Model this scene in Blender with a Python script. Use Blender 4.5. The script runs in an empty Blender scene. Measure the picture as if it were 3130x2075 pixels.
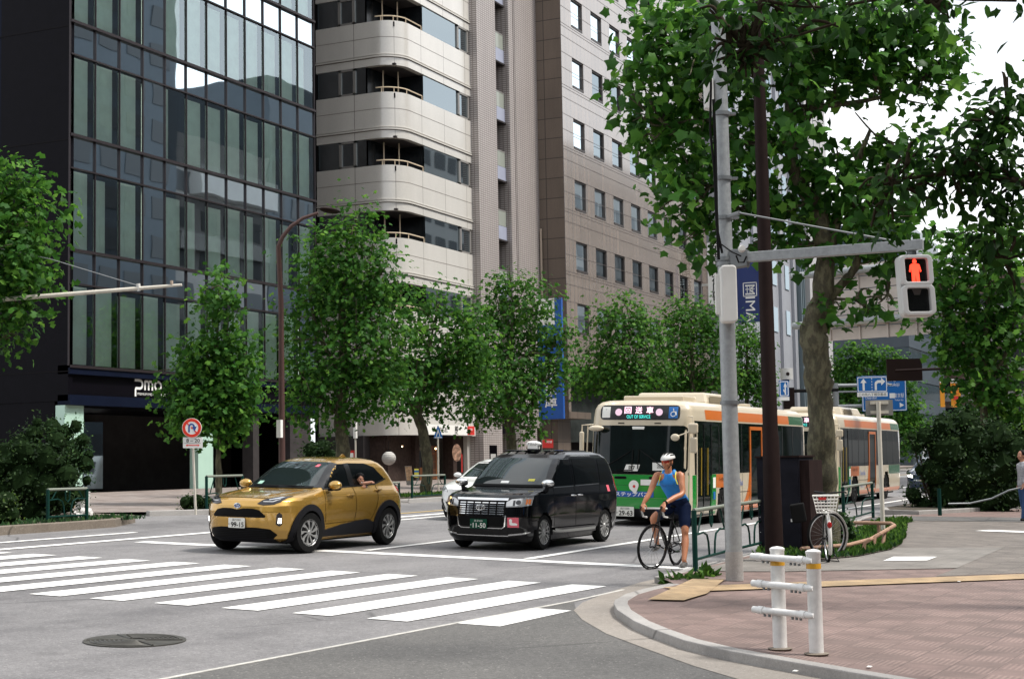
import bpy, bmesh, math, random
import numpy as np
from mathutils import Vector, Matrix, Euler
random.seed(7); RNG = np.random.default_rng(11)
SC = bpy.context.scene; COL = SC.collection
# ---------------------------------------------------------------- camera
B = .43375; PITCH = .0812362; ROLL = -.0186275; FPX = 4649.5; HC = 1.88
cb, sb, cp, sp, cr, sr = math.cos(B), math.sin(B), math.cos(PITCH), math.sin(PITCH), math.cos(ROLL), math.sin(ROLL)
R0 = Vector((sb, -cb, 0)); F0 = Vector((cb, sb, 0)); Z0 = Vector((0, 0, 1))
FW = F0 * cp + Z0 * sp; U0 = Z0 * cp - F0 * sp
CRT = R0 * cr + U0 * sr; CUP = U0 * cr - R0 * sr
cam = bpy.data.objects.new('camera', bpy.data.cameras.new('camera')); COL.objects.link(cam)
m = Matrix.Identity(4)
for i in range(3):
    m[i][0] = CRT[i]; m[i][1] = CUP[i]; m[i][2] = -FW[i]
m[2][3] = HC
cam.matrix_world = m
cam.data.lens = 36 * FPX / 3130; cam.data.sensor_width = 36; cam.data.clip_end = 3000; cam.data.clip_start = .1
SC.camera = cam
# ---------------------------------------------------------------- sky and sun (bright overcast)
W = bpy.data.worlds.new('World'); SC.world = W; W.use_nodes = True
nt = W.node_tree; nt.nodes.clear()
SUN_EL, SUN_AZ = math.radians(58), math.radians(-75)
o = nt.nodes.new('ShaderNodeOutputWorld'); bg = nt.nodes.new('ShaderNodeBackground')
sky = nt.nodes.new('ShaderNodeTexSky'); sky.sky_type = 'NISHITA'; sky.sun_disc = False
sky.sun_elevation = SUN_EL; sky.sun_rotation = math.pi / 2 - SUN_AZ
tc = nt.nodes.new('ShaderNodeTexCoord'); mp = nt.nodes.new('ShaderNodeMapping'); mp.inputs['Scale'].default_value = (1, 1, 2.5)
nz = nt.nodes.new('ShaderNodeTexNoise'); nz.inputs['Scale'].default_value = 2.2; nz.inputs['Detail'].default_value = 5
rp = nt.nodes.new('ShaderNodeValToRGB'); rp.color_ramp.elements[0].color = (6.2, 6.7, 7.5, 1); rp.color_ramp.elements[1].color = (10.2, 10.3, 10.4, 1)
rp.color_ramp.elements[0].position = .3; rp.color_ramp.elements[1].position = .62
mx = nt.nodes.new('ShaderNodeMix'); mx.data_type = 'RGBA'; mx.inputs[0].default_value = .9
L = nt.links.new
L(tc.outputs['Generated'], mp.inputs[0]); L(mp.outputs[0], nz.inputs['Vector']); L(nz.outputs[0], rp.inputs[0])
L(sky.outputs[0], mx.inputs[6]); L(rp.outputs[0], mx.inputs[7]); L(mx.outputs[2], bg.inputs[0]); L(bg.outputs[0], o.inputs[0])
bg.inputs[1].default_value = .085
sl = bpy.data.lights.new('sun', 'SUN'); sl.energy = 2.7; sl.angle = math.radians(12); sl.color = (1, .96, .9)
so = bpy.data.objects.new('sun', sl); COL.objects.link(so)
sd = Vector((math.cos(SUN_EL) * math.cos(SUN_AZ), math.cos(SUN_EL) * math.sin(SUN_AZ), math.sin(SUN_EL)))
so.rotation_euler = sd.to_track_quat('Z', 'Y').to_euler()
SC.view_settings.view_transform = 'Standard'; SC.view_settings.look = 'None'; SC.view_settings.gamma = 1
SC.view_settings.exposure = .92
# ---------------------------------------------------------------- pixel <-> place helpers (the photograph measured at 2365 px wide)
KP = 3130 / 2365; SL = .032
def ray(u, v):
    a = (u * KP - 1565) / FPX; b = (v * KP - 1037.5) / FPX
    return FW + CRT * a - CUP * b
CAMP = Vector((0, 0, HC))
def G(u, v, dz=0):
    d = ray(u, v); return CAMP + d * ((dz - HC) / (d.z - SL * d.y))
def Gs(u, v, dz=0): return G(u / KP, v / KP, dz)
def AY(u, v, y): d = ray(u, v); return CAMP + d * (y / d.y)
def AX(u, v, x): d = ray(u, v); return CAMP + d * (x / d.x)
def AZ(u, v, Z): return CAMP + ray(u, v) * Z
def gz(y): return SL * min(max(y, -6), 34)
def onrow(u, y):
    # x of the point of ground row y seen in column u
    lo, hi = .5, 500
    for _ in range(50):
        mid = (lo + hi) / 2; p = Vector((mid, y, gz(y) - HC))
        if (1565 + FPX * p.dot(CRT) / p.dot(FW)) / KP < u: lo = mid
        else: hi = mid
    return Vector((lo, y, gz(y)))
def depth(p): return (p - CAMP).dot(FW)
# ---------------------------------------------------------------- materials
MATS = {}
def mat(name, col=(.5, .5, .5), rough=.5, metal=0., var=0., vs=8., bump=0., bs=60., coat=0., trans=0., emit=None, es=1., spec=.5, stretch=None, isl=0., alpha=None):
    if name in MATS: return MATS[name]
    if max(col) < .07 and rough > .28 and metal < .3 and spec == .5: spec = .06
    M = bpy.data.materials.new(name); M.use_nodes = True; n = M.node_tree; p = n.nodes['Principled BSDF']
    p.inputs['Base Color'].default_value = (*col, 1); p.inputs['Roughness'].default_value = rough; p.inputs['Metallic'].default_value = metal
    p.inputs['Specular IOR Level'].default_value = spec; p.inputs['Coat Weight'].default_value = coat; p.inputs['Coat Roughness'].default_value = .03
    p.inputs['Transmission Weight'].default_value = trans
    if emit: p.inputs['Emission Color'].default_value = (*emit, 1); p.inputs['Emission Strength'].default_value = es
    tco = n.nodes.new('ShaderNodeTexCoord'); vec = tco.outputs['Object']
    if stretch:
        mpp = n.nodes.new('ShaderNodeMapping'); mpp.inputs['Scale'].default_value = stretch; n.links.new(vec, mpp.inputs[0]); vec = mpp.outputs[0]
    last = None
    if var > 0:
        z = n.nodes.new('ShaderNodeTexNoise'); z.inputs['Scale'].default_value = vs; z.inputs['Detail'].default_value = 6; z.inputs['Roughness'].default_value = .65
        n.links.new(vec, z.inputs['Vector'])
        r = n.nodes.new('ShaderNodeMapRange'); r.inputs[1].default_value = .3; r.inputs[2].default_value = .7; r.inputs[3].default_value = 1 - var; r.inputs[4].default_value = 1 + var
        n.links.new(z.outputs[0], r.inputs[0])
        hs = n.nodes.new('ShaderNodeHueSaturation'); hs.inputs['Color'].default_value = (*col, 1); n.links.new(r.outputs[0], hs.inputs['Value'])
        n.links.new(hs.outputs[0], p.inputs['Base Color']); last = hs
    if isl > 0:
        g = n.nodes.new('ShaderNodeNewGeometry'); r2 = n.nodes.new('ShaderNodeMapRange'); r2.inputs[3].default_value = 1 - isl; r2.inputs[4].default_value = 1 + isl
        n.links.new(g.outputs['Random Per Island'], r2.inputs[0])
        h2 = n.nodes.new('ShaderNodeHueSaturation'); h2.inputs['Color'].default_value = (*col, 1)
        if last: n.links.new(last.outputs[0], h2.inputs['Color'])
        n.links.new(r2.outputs[0], h2.inputs['Value']); n.links.new(h2.outputs[0], p.inputs['Base Color'])
    if bump > 0:
        z = n.nodes.new('ShaderNodeTexNoise'); z.inputs['Scale'].default_value = bs; z.inputs['Detail'].default_value = 4; n.links.new(vec, z.inputs['Vector'])
        bp = n.nodes.new('ShaderNodeBump'); bp.inputs['Strength'].default_value = bump; bp.inputs['Distance'].default_value = .02
        n.links.new(z.outputs[0], bp.inputs['Height']); n.links.new(bp.outputs[0], p.inputs['Normal'])
    MATS[name] = M
    return M
class NT:
    """tiny node helper"""
    def __init__(s, name):
        s.M = bpy.data.materials.new(name); s.M.use_nodes = True; s.n = s.M.node_tree; s.p = s.n.nodes['Principled BSDF']; s.l = s.n.links.new; MATS[name] = s.M
        s.tc = s.n.nodes.new('ShaderNodeTexCoord').outputs['Object']
    def N(s, t, **k):
        nd = s.n.nodes.new('ShaderNode' + t)
        for a, b in k.items():
            if a.startswith('i_'): nd.inputs[a[2:].replace('_', ' ')].default_value = b
            else: setattr(nd, a, b)
        return nd
    def mapv(s, scale=(1, 1, 1), rot=(0, 0, 0), vec=None, loc=(0, 0, 0)):
        m = s.N('Mapping'); m.inputs['Scale'].default_value = scale; m.inputs['Rotation'].default_value = rot; m.inputs['Location'].default_value = loc; s.l(vec or s.tc, m.inputs[0]); return m.outputs[0]
    def noise(s, scale, vec=None, detail=5, rough=.6):
        z = s.N('TexNoise'); z.inputs['Scale'].default_value = scale; z.inputs['Detail'].default_value = detail; z.inputs['Roughness'].default_value = rough; s.l(vec or s.tc, z.inputs['Vector']); return z.outputs[0]
    def mr(s, f, a, b, c, d):
        r = s.N('MapRange'); s.l(f, r.inputs[0])
        for i, q in enumerate((a, b, c, d)): r.inputs[i + 1].default_value = q
        return r.outputs[0]
    def mix(s, f, a, b, mode='MIX'):
        x = s.N('Mix', data_type='RGBA', blend_type=mode)
        for sock, v in ((0, f), (6, a), (7, b)):
            if isinstance(v, (int, float)): x.inputs[sock].default_value = v
            elif isinstance(v, tuple): x.inputs[sock].default_value = (*v, 1)
            else: s.l(v, x.inputs[sock])
        return x.outputs[2]
    def math(s, op, a, b=0.):
        x = s.N('Math', operation=op)
        for i, v in enumerate((a, b)):
            if isinstance(v, (int, float)): x.inputs[i].default_value = v
            else: s.l(v, x.inputs[i])
        return x.outputs[0]
    def bump(s, h, st=.3, dist=.02):
        b = s.N('Bump'); b.inputs['Strength'].default_value = st; b.inputs['Distance'].default_value = dist; s.l(h, b.inputs['Height']); s.l(b.outputs[0], s.p.inputs['Normal'])
    def col(s, c): s.l(c, s.p.inputs['Base Color'])
# ---------------------------------------------------------------- mesh helpers
class MB:
    def __init__(s): s.v = []; s.f = []
    def add(s, vs, fs):
        k = len(s.v); s.v += [tuple(x) for x in vs]; s.f += [tuple(i + k for i in f) for f in fs]; return s
    def box(s, a, b, M=None):
        x0, y0, z0 = a; x1, y1, z1 = b
        vs = [Vector(q) for q in ((x0, y0, z0), (x1, y0, z0), (x1, y1, z0), (x0, y1, z0), (x0, y0, z1), (x1, y0, z1), (x1, y1, z1), (x0, y1, z1))]
        if M: vs = [M @ q for q in vs]
        return s.add(vs, [(0, 3, 2, 1), (4, 5, 6, 7), (0, 1, 5, 4), (1, 2, 6, 5), (2, 3, 7, 6), (3, 0, 4, 7)])
    def tube(s, pts, r, n=8, caps=True):
        pts = [Vector(p) for p in pts]; rs = r if isinstance(r, (list, tuple)) else [r] * len(pts)
        k = len(s.v); ref = None
        for i, p in enumerate(pts):
            t = (pts[min(i + 1, len(pts) - 1)] - pts[max(i - 1, 0)]).normalized()
            if ref is None: ref = t.orthogonal().normalized()
            ref = (ref - t * ref.dot(t)).normalized(); bn = t.cross(ref)
            for j in range(n):
                a = 2 * math.pi * j / n; s.v.append(tuple(p + (ref * math.cos(a) + bn * math.sin(a)) * rs[i]))
        for i in range(len(pts) - 1):
            for j in range(n): s.f.append((k + i * n + j, k + i * n + (j + 1) % n, k + (i + 1) * n + (j + 1) % n, k + (i + 1) * n + j))
        if caps: s.f.append(tuple(k + j for j in range(n))[::-1]); s.f.append(tuple(k + (len(pts) - 1) * n + j for j in range(n)))
        return s
    def cyl(s, a, b, r, n=16): return s.tube([a, b], r, n)
    def lathe(s, prof, M=None, n=24, closed=False):
        # prof (r, h) spun about local z
        k = len(s.v); M = M or Matrix.Identity(4)
        for r, h in prof:
            for j in range(n):
                a = 2 * math.pi * j / n; s.v.append(tuple(M @ Vector((r * math.cos(a), r * math.sin(a), h))))
        q = len(prof)
        for i in range(q if closed else q - 1):
            i2 = (i + 1) % q
            for j in range(n): s.f.append((k + i * n + j, k + i * n + (j + 1) % n, k + i2 * n + (j + 1) % n, k + i2 * n + j))
        return s
    def prism(s, poly, h0, h1, M=None):
        # poly of (x, y) in the local plane, extruded from h0 to h1 along local z
        M = M or Matrix.Identity(4); n = len(poly)
        vs = [M @ Vector((x, y, h0)) for x, y in poly] + [M @ Vector((x, y, h1)) for x, y in poly]
        return s.add(vs, [tuple(range(n))[::-1], tuple(range(n, 2 * n))] + [(i, (i + 1) % n, n + (i + 1) % n, n + i) for i in range(n)])
    def quad(s, *p): return s.add(p, [tuple(range(len(p)))])
    def ball(s, c, r, n=12, sc=(1, 1, 1)):
        pr = [(max(math.sin(math.pi * i / n), 1e-4) * r, -math.cos(math.pi * i / n) * r) for i in range(n + 1)]
        return s.lathe(pr, Matrix.Translation(c) @ Matrix.Diagonal((*sc, 1)), n * 2)
    def build(s, name, m, parent=None, smooth=False, bevel=0, origin=None):
        me = bpy.data.meshes.new(name)
        v = s.v if origin is None else [(a - origin[0], b - origin[1], c - origin[2]) for a, b, c in s.v]
        me.from_pydata(v, [], s.f); me.validate()
        bmm = bmesh.new(); bmm.from_mesh(me); bmesh.ops.recalc_face_normals(bmm, faces=bmm.faces); bmm.to_mesh(me); bmm.free()
        if smooth:
            for p in me.polygons: p.use_smooth = True
            if smooth != 'all': me.set_sharp_from_angle(angle=math.radians(40))
        ob = bpy.data.objects.new(name, me); COL.objects.link(ob)
        if m: me.materials.append(MATS[m] if isinstance(m, str) else m)
        if origin is not None: ob.location = origin
        if parent: ob.parent = parent
        if bevel:
            bv = ob.modifiers.new('b', 'BEVEL'); bv.width = bevel; bv.segments = 2; bv.limit_method = 'ANGLE'; bv.angle_limit = math.radians(50)
        return ob
def tag(ob, label, cat, group=None):
    ob['label'] = label; ob['category'] = cat
    if group: ob['group'] = group
    return ob
def thing(name, label, cat, loc=(0, 0, 0), rz=0, group=None, rx=0):
    ob = bpy.data.objects.new(name, None); COL.objects.link(ob); ob.empty_display_size = .2
    ob.location = loc; ob.rotation_euler = (rx, 0, rz); return tag(ob, label, cat, group)
def struct(ob): ob['kind'] = 'structure'; return ob
def stuff(ob): ob['kind'] = 'stuff'; return ob
def copytree(o, parent=None):
    c = o.copy(); COL.objects.link(c); c.parent = parent
    for ch in o.children: copytree(ch, c)
    return c
def frame(O, right, up=Vector((0, 0, 1))):
    right = Vector(right).normalized(); up = Vector(up).normalized(); n = right.cross(up)
    M = Matrix.Identity(4)
    for i in range(3): M[i][0] = right[i]; M[i][1] = up[i]; M[i][2] = n[i]; M[i][3] = O[i]
    return M
FY = (1, 0, 0)      # right vector of a face that looks towards -y (the street)
FX = (0, -1, 0)     # right vector of a face that looks towards -x
def text(name, s, m, parent, M, w=None, h=None, ex=.004, align='CENTER', bold=0., sx=1):
    cu = bpy.data.curves.new(name, 'FONT'); cu.body = s; cu.align_x = 'LEFT'; cu.extrude = 0; cu.offset = bold; cu.space_line = .95
    to = bpy.data.objects.new(name, cu); COL.objects.link(to)
    dg = bpy.context.evaluated_depsgraph_get(); me = bpy.data.meshes.new_from_object(to.evaluated_get(dg))
    bpy.data.objects.remove(to)
    co = np.zeros(len(me.vertices) * 3); me.vertices.foreach_get('co', co); co = co.reshape(-1, 3)
    if len(co) == 0: return None
    lo, hi = co.min(0), co.max(0); c = (lo + hi) / 2; d = hi - lo
    kx = (w / d[0]) if w else None; ky = (h / d[1]) if h else None
    kx = kx or ky; ky = ky or kx
    co = (co - c) * np.array([kx, ky, 1]); co[:, 2] = ex
    if align == 'LEFT': co[:, 0] += d[0] * kx / 2
    me.vertices.foreach_set('co', co.reshape(-1).astype(np.float32)); me.name = name
    me.materials.clear(); me.materials.append(MATS[m])
    ob = bpy.data.objects.new(name, me); COL.objects.link(ob); me.transform(M); me.update()
    if parent: ob.parent = parent
    return ob
def arc(cx, cy, r, a0, a1, n): return [(cx + r * math.cos(math.radians(a0 + (a1 - a0) * i / n)), cy + r * math.sin(math.radians(a0 + (a1 - a0) * i / n))) for i in range(n + 1)]
def rrect(x0, y0, x1, y1, r, n=4):
    return arc(x1 - r, y1 - r, r, 0, 90, n) + arc(x0 + r, y1 - r, r, 90, 180, n) + arc(x0 + r, y0 + r, r, 180, 270, n) + arc(x1 - r, y0 + r, r, 270, 360, n)
def sheet(name, pts, dz, m, cuts=None):
    mb = MB(); vs = [Vector((p[0], p[1], SL * p[1] + dz)) for p in pts]; mb.add(vs, [tuple(range(len(vs)))])
    return struct(mb.build(name, m))
def ribbon(mb, pts, w, dz, h=0.004):
    # flat strip of width w along ground points, top at dz, thickness h
    L_ = []
    for i, p in enumerate(pts):
        a = pts[max(i - 1, 0)]; b = pts[min(i + 1, len(pts) - 1)]; t = Vector((b[0] - a[0], b[1] - a[1], 0)).normalized(); n = Vector((-t.y, t.x, 0)) * w / 2
        L_.append((Vector((p[0], p[1], 0)) - n, Vector((p[0], p[1], 0)) + n))
    vs = []
    for a, b in L_:
        for q, z in ((a, dz - h), (a, dz), (b, dz), (b, dz - h)): vs.append((q.x, q.y, SL * q.y + z))
    fs = []
    for i in range(len(pts) - 1):
        k = 4 * i
        for j in range(3): fs.append((k + j, k + j + 1, k + 5 + j, k + 4 + j))
    fs += [(0, 1, 2, 3), tuple(4 * (len(pts) - 1) + j for j in range(4))]
    mb.add(vs, fs); return mb
# ================================================================ ground
def asphalt(name, c1, c2, speck=.34, rough=.75):
    t = NT(name); big = t.noise(.35, t.mapv((.35, 1.6, 1)), 4); mid = t.noise(2.2, None, 6); fine = t.mix(.5, t.noise(70, None, 2, .7), t.noise(22, None, 3, .7)); v = t.N('TexVoronoi', i_Scale=70.); t.l(t.tc, v.inputs['Vector'])
    c = t.mix(t.mr(big, .35, .65, 0, 1), c1, c2); c = t.mix(t.mr(mid, .35, .7, 0, .35), c, tuple(x * 1.35 for x in c2))
    f = t.mr(fine, .36, .64, 1 - speck, 1 + speck); c2_ = t.N('HueSaturation'); t.l(c, c2_.inputs['Color']); t.l(f, c2_.inputs['Value'])
    vc = t.N('TexVoronoi', feature='DISTANCE_TO_EDGE', i_Scale=.42); t.l(t.mix(.12, t.tc, t.N('TexNoise', i_Scale=2.5).outputs['Color']), vc.inputs['Vector'])
    ck_ = t.math('MULTIPLY', t.mr(vc.outputs['Distance'], .0, .012, 1, 0), t.mr(t.noise(.25, None, 2), .5, .56, 0, .75)); c = c2_.outputs[0]
    c = t.mix(ck_, c, tuple(x * .3 for x in c1)); c = t.mix(t.mr(t.noise(1.1, None, 3, .5), .66, .74, 0, .4), c, tuple(x * .6 for x in c1)); c2_ = t.N('HueSaturation'); t.l(c, c2_.inputs['Color'])
    st = t.mr(v.outputs['Color'], .86, .95, 0, .55); c = t.mix(st, c2_.outputs[0], (.42, .4, .37)); t.col(c)
    t.p.inputs['Roughness'].default_value = rough; t.bump(fine, .5, .012)
asphalt('asphalt_main', (.1, .096, .098), (.185, .178, .178))
asphalt('asphalt_side', (.068, .066, .063), (.098, .094, .089), .4)
asphalt('concrete_gutter', (.2, .175, .15), (.24, .215, .19), .18)
asphalt('concrete_kerb', (.25, .235, .22), (.33, .315, .3), .12)
asphalt('kerb_dirty', (.12, .095, .07), (.18, .15, .12), .2)
def paint_mat(name, c, w0=.50, w1=.66):
    t = NT(name); f = t.mr(t.noise(7, None, 7, .75), w0, w1, 0, .5); g = t.mr(t.noise(60, None, 3), .3, .7, .9, 1.05)
    h = t.N('HueSaturation'); h.inputs['Color'].default_value = (*c, 1); t.l(g, h.inputs['Value'])
    t.col(t.mix(f, h.outputs[0], tuple(x * .45 for x in c))); t.p.inputs['Roughness'].default_value = .6
paint_mat('road_paint', (.82, .81, .78), .54, .78); paint_mat('road_paint_worn', (.55, .53, .49), .42, .6); paint_mat('yellow_line', (.5, .36, .16), .45, .6)
def tiles(name, c1, c2, groove=True, rot=math.radians(3.5), size=.36):
    t = NT(name); vec = t.mapv((1, 1, 1), (0, 0, rot)); b = t.N('TexBrick', i_Scale=1., i_Mortar_Size=.004, i_Mortar_Smooth=.3, i_Brick_Width=size * 1.0, i_Row_Height=size, offset=.5, offset_frequency=2)
    b.inputs['Color1'].default_value = (*c1, 1); b.inputs['Color2'].default_value = (*c2, 1); b.inputs['Mortar'].default_value = (*[x * .45 for x in c1], 1); b.inputs['Bias'].default_value = 0
    t.l(vec, b.inputs['Vector'])
    wv = t.N('TexWave', bands_direction='Y', i_Scale=1 / .047 / (2 * math.pi) * 1.0 * 2, i_Distortion=0.); t.l(vec, wv.inputs['Vector'])
    ck = t.N('TexChecker'); ck.inputs['Scale'].default_value = 1 / size; t.l(t.mapv((1, 1, 0), (0, 0, 0), vec, (size * .25, 0, .5)), ck.inputs['Vector'])
    c = b.outputs['Color']
    if groove:
        g = t.math('MULTIPLY', t.mr(wv.outputs['Fac'], .3, .75, .0, .5), ck.outputs['Fac']); c = t.mix(g, c, tuple(x * 1.75 for x in c1))
        t.bump(t.math('MULTIPLY', wv.outputs['Fac'], ck.outputs['Fac']), .35, .006)
    st = t.mr(t.noise(1.3, None, 6, .7), .35, .7, .74, 1.22); fn = t.mr(t.noise(90, None, 2), .3, .7, .85, 1.15)
    h = t.N('HueSaturation'); t.l(c, h.inputs['Color']); t.l(t.math('MULTIPLY', st, fn), h.inputs['Value']); t.col(h.outputs[0]); t.p.inputs['Roughness'].default_value = .7
tiles('red_tiles', (.15, .105, .092), (.175, .12, .106)); tiles('grey_tiles', (.125, .108, .094), (.15, .13, .114), True); tiles('light_tiles', (.185, .168, .15), (.205, .188, .17), False)
tiles('yellow_tiles', (.31, .215, .12), (.35, .25, .145), True, math.radians(40), .3); tiles('far_tiles', (.2, .16, .14), (.26, .22, .2), False)
mb = MB(); xs = [-80, -20, 0, 10, 20, 30, 50, 80, 140, 300, 900]; ys = [-120, -6, 0, 6, 12, 20, 34, 60, 400]
for i, x in enumerate(xs):
    for y in ys: mb.v.append((x, y, gz(y)))
n = len(ys)
for i in range(len(xs) - 1):
    for j in range(n - 1): mb.f.append((i * n + j, (i + 1) * n + j, (i + 1) * n + j + 1, i * n + j + 1))
struct(mb.build('road', 'asphalt_main'))
# darker asphalt of the side street, in front of the sealed joint
jl = [G(380, 1568), G(800, 1488), G(1060, 1438), G(1325, 1388)]
d0 = (jl[0] - jl[3]).normalized(); start = jl[0] + d0 * 14
sheet('side_street', [start, *jl, G(1330, 1405), G(1345, 1425), G(1400, 1462), G(1500, 1502), G(1700, 1568), (10.5, 2.0), (9.3, -2), (9, -14), (-14, -14), (-14, 8)], .004, 'asphalt_side')
struct(ribbon(MB(), [jl[0] + d0 * 14, *jl, G(1440, 1362)], .05, .009).build('joint_line', 'road_paint_worn'))
# exposed concrete gutter around the corner
K1 = [G(1558, 1365), G(1500, 1378), G(1460, 1390), G(1436, 1405), G(1434, 1413), G(1442, 1428), G(1482, 1455), G(1530, 1476), G(1597, 1501), G(1690, 1524), G(1789, 1543), G(1950, 1572)]
K1 += [Vector((11.45, 1.2, 0)), Vector((11.1, -1, 0)), Vector((10.9, -5, 0)), Vector((10.9, -14, 0))]
ap = [G(1600, 1322), G(1560, 1327), G(1480, 1345), G(1400, 1370), G(1345, 1392), G(1325, 1410), G(1345, 1432), G(1400, 1464), G(1500, 1502), G(1600, 1538), G(1700, 1568), Vector((10.6, 1.5, 0)), Vector((10.35, -2, 0)), Vector((10.3, -14, 0))]
sheet('gutter', ap + K1[::-1] + [G(1600, 1340)], .008, 'concrete_gutter')
HS = .10
def kerb(name, pts, w, h, m='concrete_kerb'):
    return struct(ribbon(MB(), pts, w, h, h + .1).build(name, m, smooth=False, bevel=.012))
kerb('corner_kerb', [(p.x, p.y) for p in K1], .16, HS)
rail_y = 6.95
K2 = [Vector((19.6, 6.95, 0)), Vector((21, rail_y + .05, 0)), Vector((24, rail_y + .15, 0)), Vector((30, 7.3, 0)), Vector((36.5, 8.0, 0)), Vector((39.5, 8.3, 0)), Vector((41, 7.6, 0))]
kerb('roadside_kerb', [(p.x, p.y) for p in K2], .16, HS)
side = [Vector((p.x, p.y, 0)) for p in K1[::-1]] + [Vector((p.x, p.y, 0)) for p in K2] + [Vector((41.2, 7.3, 0)), Vector((60, 4, 0)), Vector((90, -2, 0)), Vector((90, -14, 0))]
sheet('pavement', side, HS - .004, 'red_tiles')
gq = [Gs(2860, 1783), Gs(3130, 1772)]; dq = (gq[1] - gq[0]).normalized()
sheet('path_tiles_grey', [gq[0], gq[1], gq[1] + dq * 8, (44, -8), (39.8, 4.6), (38.9, 7.6), (33, 7.1), (28, 6.9), (24.4, 6.9), (23.4, 6.6), Gs(2300, 1745), Gs(2925, 1757)], HS + .001, 'grey_tiles')
sheet('cycle_path', [Gs(2240, 1768), Gs(2400, 1768), Gs(2925, 1757), Gs(3070, 1690), Gs(2740, 1692), Gs(2450, 1712), Gs(2300, 1722), (22.8, 6.85), (20.9, 6.85)], HS + .005, 'light_tiles')
sheet('side_lane', [(37.2, 8.0), (39.6, 8.0), (41.2, 4.4), (44, -6), (40.9, -6), (38.6, 4.6)], HS + .009, 'asphalt_side')
def blist(*p): return [Vector(q) for q in p]
e = Vector((22.76 - 19.58, 2.62 - 5.23, 0)).normalized(); nn = Vector((-e.y, e.x, 0))
a0 = Vector((17.9, 6.15, 0))
sheet('tactile_strip', [a0 + nn * .3, a0 + e * 11 + nn * .3, a0 + e * 11 - nn * .3, a0 - nn * .3], HS + .013, 'yellow_tiles')
sheet('tactile_patch', [G(1497, 1407), G(1600, 1356), G(1675, 1357), G(1634, 1392), G(1580, 1409)], HS + .017, 'yellow_tiles')
for k, (x, y) in enumerate(((24.6, 4.25), (33.9, 4.1), (43.5, 3.2))):
    sheet('path_dash', [(x - .12, y + .75), (x + .5, y + .55), (x + .42, y - .75), (x - .2, y - .6)] if k else [G(2040, 1311), G(2064, 1301), G(2165, 1301), G(2142, 1310)], HS + .013, 'road_paint')
# planting bed round the big tree, hedge bed
asphalt('soil', (.03, .024, .016), (.06, .045, .03), .3, .95)
bed = [G(1862, 1312), G(1905, 1308), G(1985, 1300), G(2060, 1283), G(2085, 1268), Vector((34.5, 6.4, 0)), Vector((34, 7.0, 0)), Vector((27, 7.05, 0)), Vector((24.3, 7.0, 0))]
sheet('tree_bed', bed, HS + .02, 'soil')
hb = [(41.3, 7.4), (43.2, 6.7), (50, 4.8), (62, 2.2), (80, -1), (80, 8), (43, 8.6), (41.4, 8.2)]
kerb('hedge_kerb', [hb[6], hb[7], hb[0], hb[1], hb[2], hb[3], hb[4]], .18, .2)
sheet('hedge_bed', hb, .19, 'soil')
# far side
fk = [(-10, 21.5), (25.9, 21.5)]
kerb('far_kerb_left', [(-10, 21.45), (24.2, 21.5), (26.0, 21.55), (27.6, 22.3), (27.9, 26)], .2, .17, 'kerb_dirty')
sheet('far_bed', [(-10, 21.5), (24.2, 21.55), (26, 21.6), (27.5, 22.4), (27.8, 26), (-10, 26)], .15, 'soil')
sheet('far_pavement', [(-10, 26.05), (27.85, 26.05), (30.5, 24.0), (33.2, 22.6), (60, 23.2), (300, 23.2), (300, 34), (-10, 34)], .09, 'far_tiles')
kerb('far_kerb', [(30.2, 23.9), (33.2, 22.55), (36, 22.6), (60, 23.15), (300, 23.15)], .18, .13)
sheet('far_tactile', [(28.6, 26.9), (31.5, 27), (31.6, 27.5), (28.6, 27.4)], .1, 'yellow_tiles')
sheet('far_bed_strip', [(35, 23.3), (300, 24), (300, 25.8), (36, 25.8)], .1, 'soil')
# white lines
RE = [(173.5, 1697.2), (316, 1706), (459, 1712.3), (599.5, 1721.2), (769.6, 1728.6), (934, 1736.7), (1103.8, 1746.9), (1282.9, 1758.4), (1466.6, 1767.9), (1654, 1778.8), (1854, 1792.5)]
LE = {5: (169.6, 1822), 6: (366, 1835.5), 7: (579, 1849.5), 8: (796.4, 1863), 9: (1029.8, 1877.8), 10: (1270.2, 1893.6)}
rw = [Gs(*p) for p in RE]; lw = {k: Gs(*p) for k, p in LE.items()}
off = sum((lw[k] - rw[k] for k in lw), Vector()) / 6
stepv = (rw[10] - rw[0]) / 10
mb = MB()
for i in range(-3, 12):
    r_ = rw[0] + stepv * i; l_ = r_ + off
    if i == 11: l_ = Gs(1527.8, 1915.3); r_ = Gs(1747, 1867)
    wv_ = -stepv * .52
    for q in ((l_, r_, r_ + wv_, l_ + wv_),):
        mb.add([(p.x, p.y, SL * p.y + .0085) for p in q], [(0, 1, 2, 3)])
struct(mb.build('crosswalk', 'road_paint'))
s0 = Gs(430, 1656); s1 = Gs(2560 / 1.0, 1752); s1 = Gs(2180, 1741)
struct(ribbon(MB(), [s0, s1], .38, .0085).build('stop_line', 'road_paint'))
mb = MB()
def lane(y, x0, x1, w=.15): ribbon(mb, [(x0, y), (x1, y)], w, .013)
yl = Gs(1796, 1680).y; lane(yl, Gs(1620, 1709).x, 120)
y2 = Gs(1290, 1663).y; lane(y2, s0.x + .3, 120)
ye = Gs(300, 1656).y; lane(ye, -5, 140, .2)
lane(Gs(1100, 1600).y, 26, 140, .13)
struct(mb.build('lane_lines', 'road_paint'))
mb = MB()
lane(Gs(200, 1644).y, -5, Gs(408, 1627.6).x, .15); lane(Gs(50, 1638).y, -5, 21, .12)
for k in range(6): lane(Gs(1230, 1590).y + .2, 36 + k * 10, 41 + k * 10, .15)
struct(mb.build('lane_dashes', 'road_paint'))
mb = MB(); lane(Gs(1130, 1577).y, 30, 120, .16)
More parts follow.
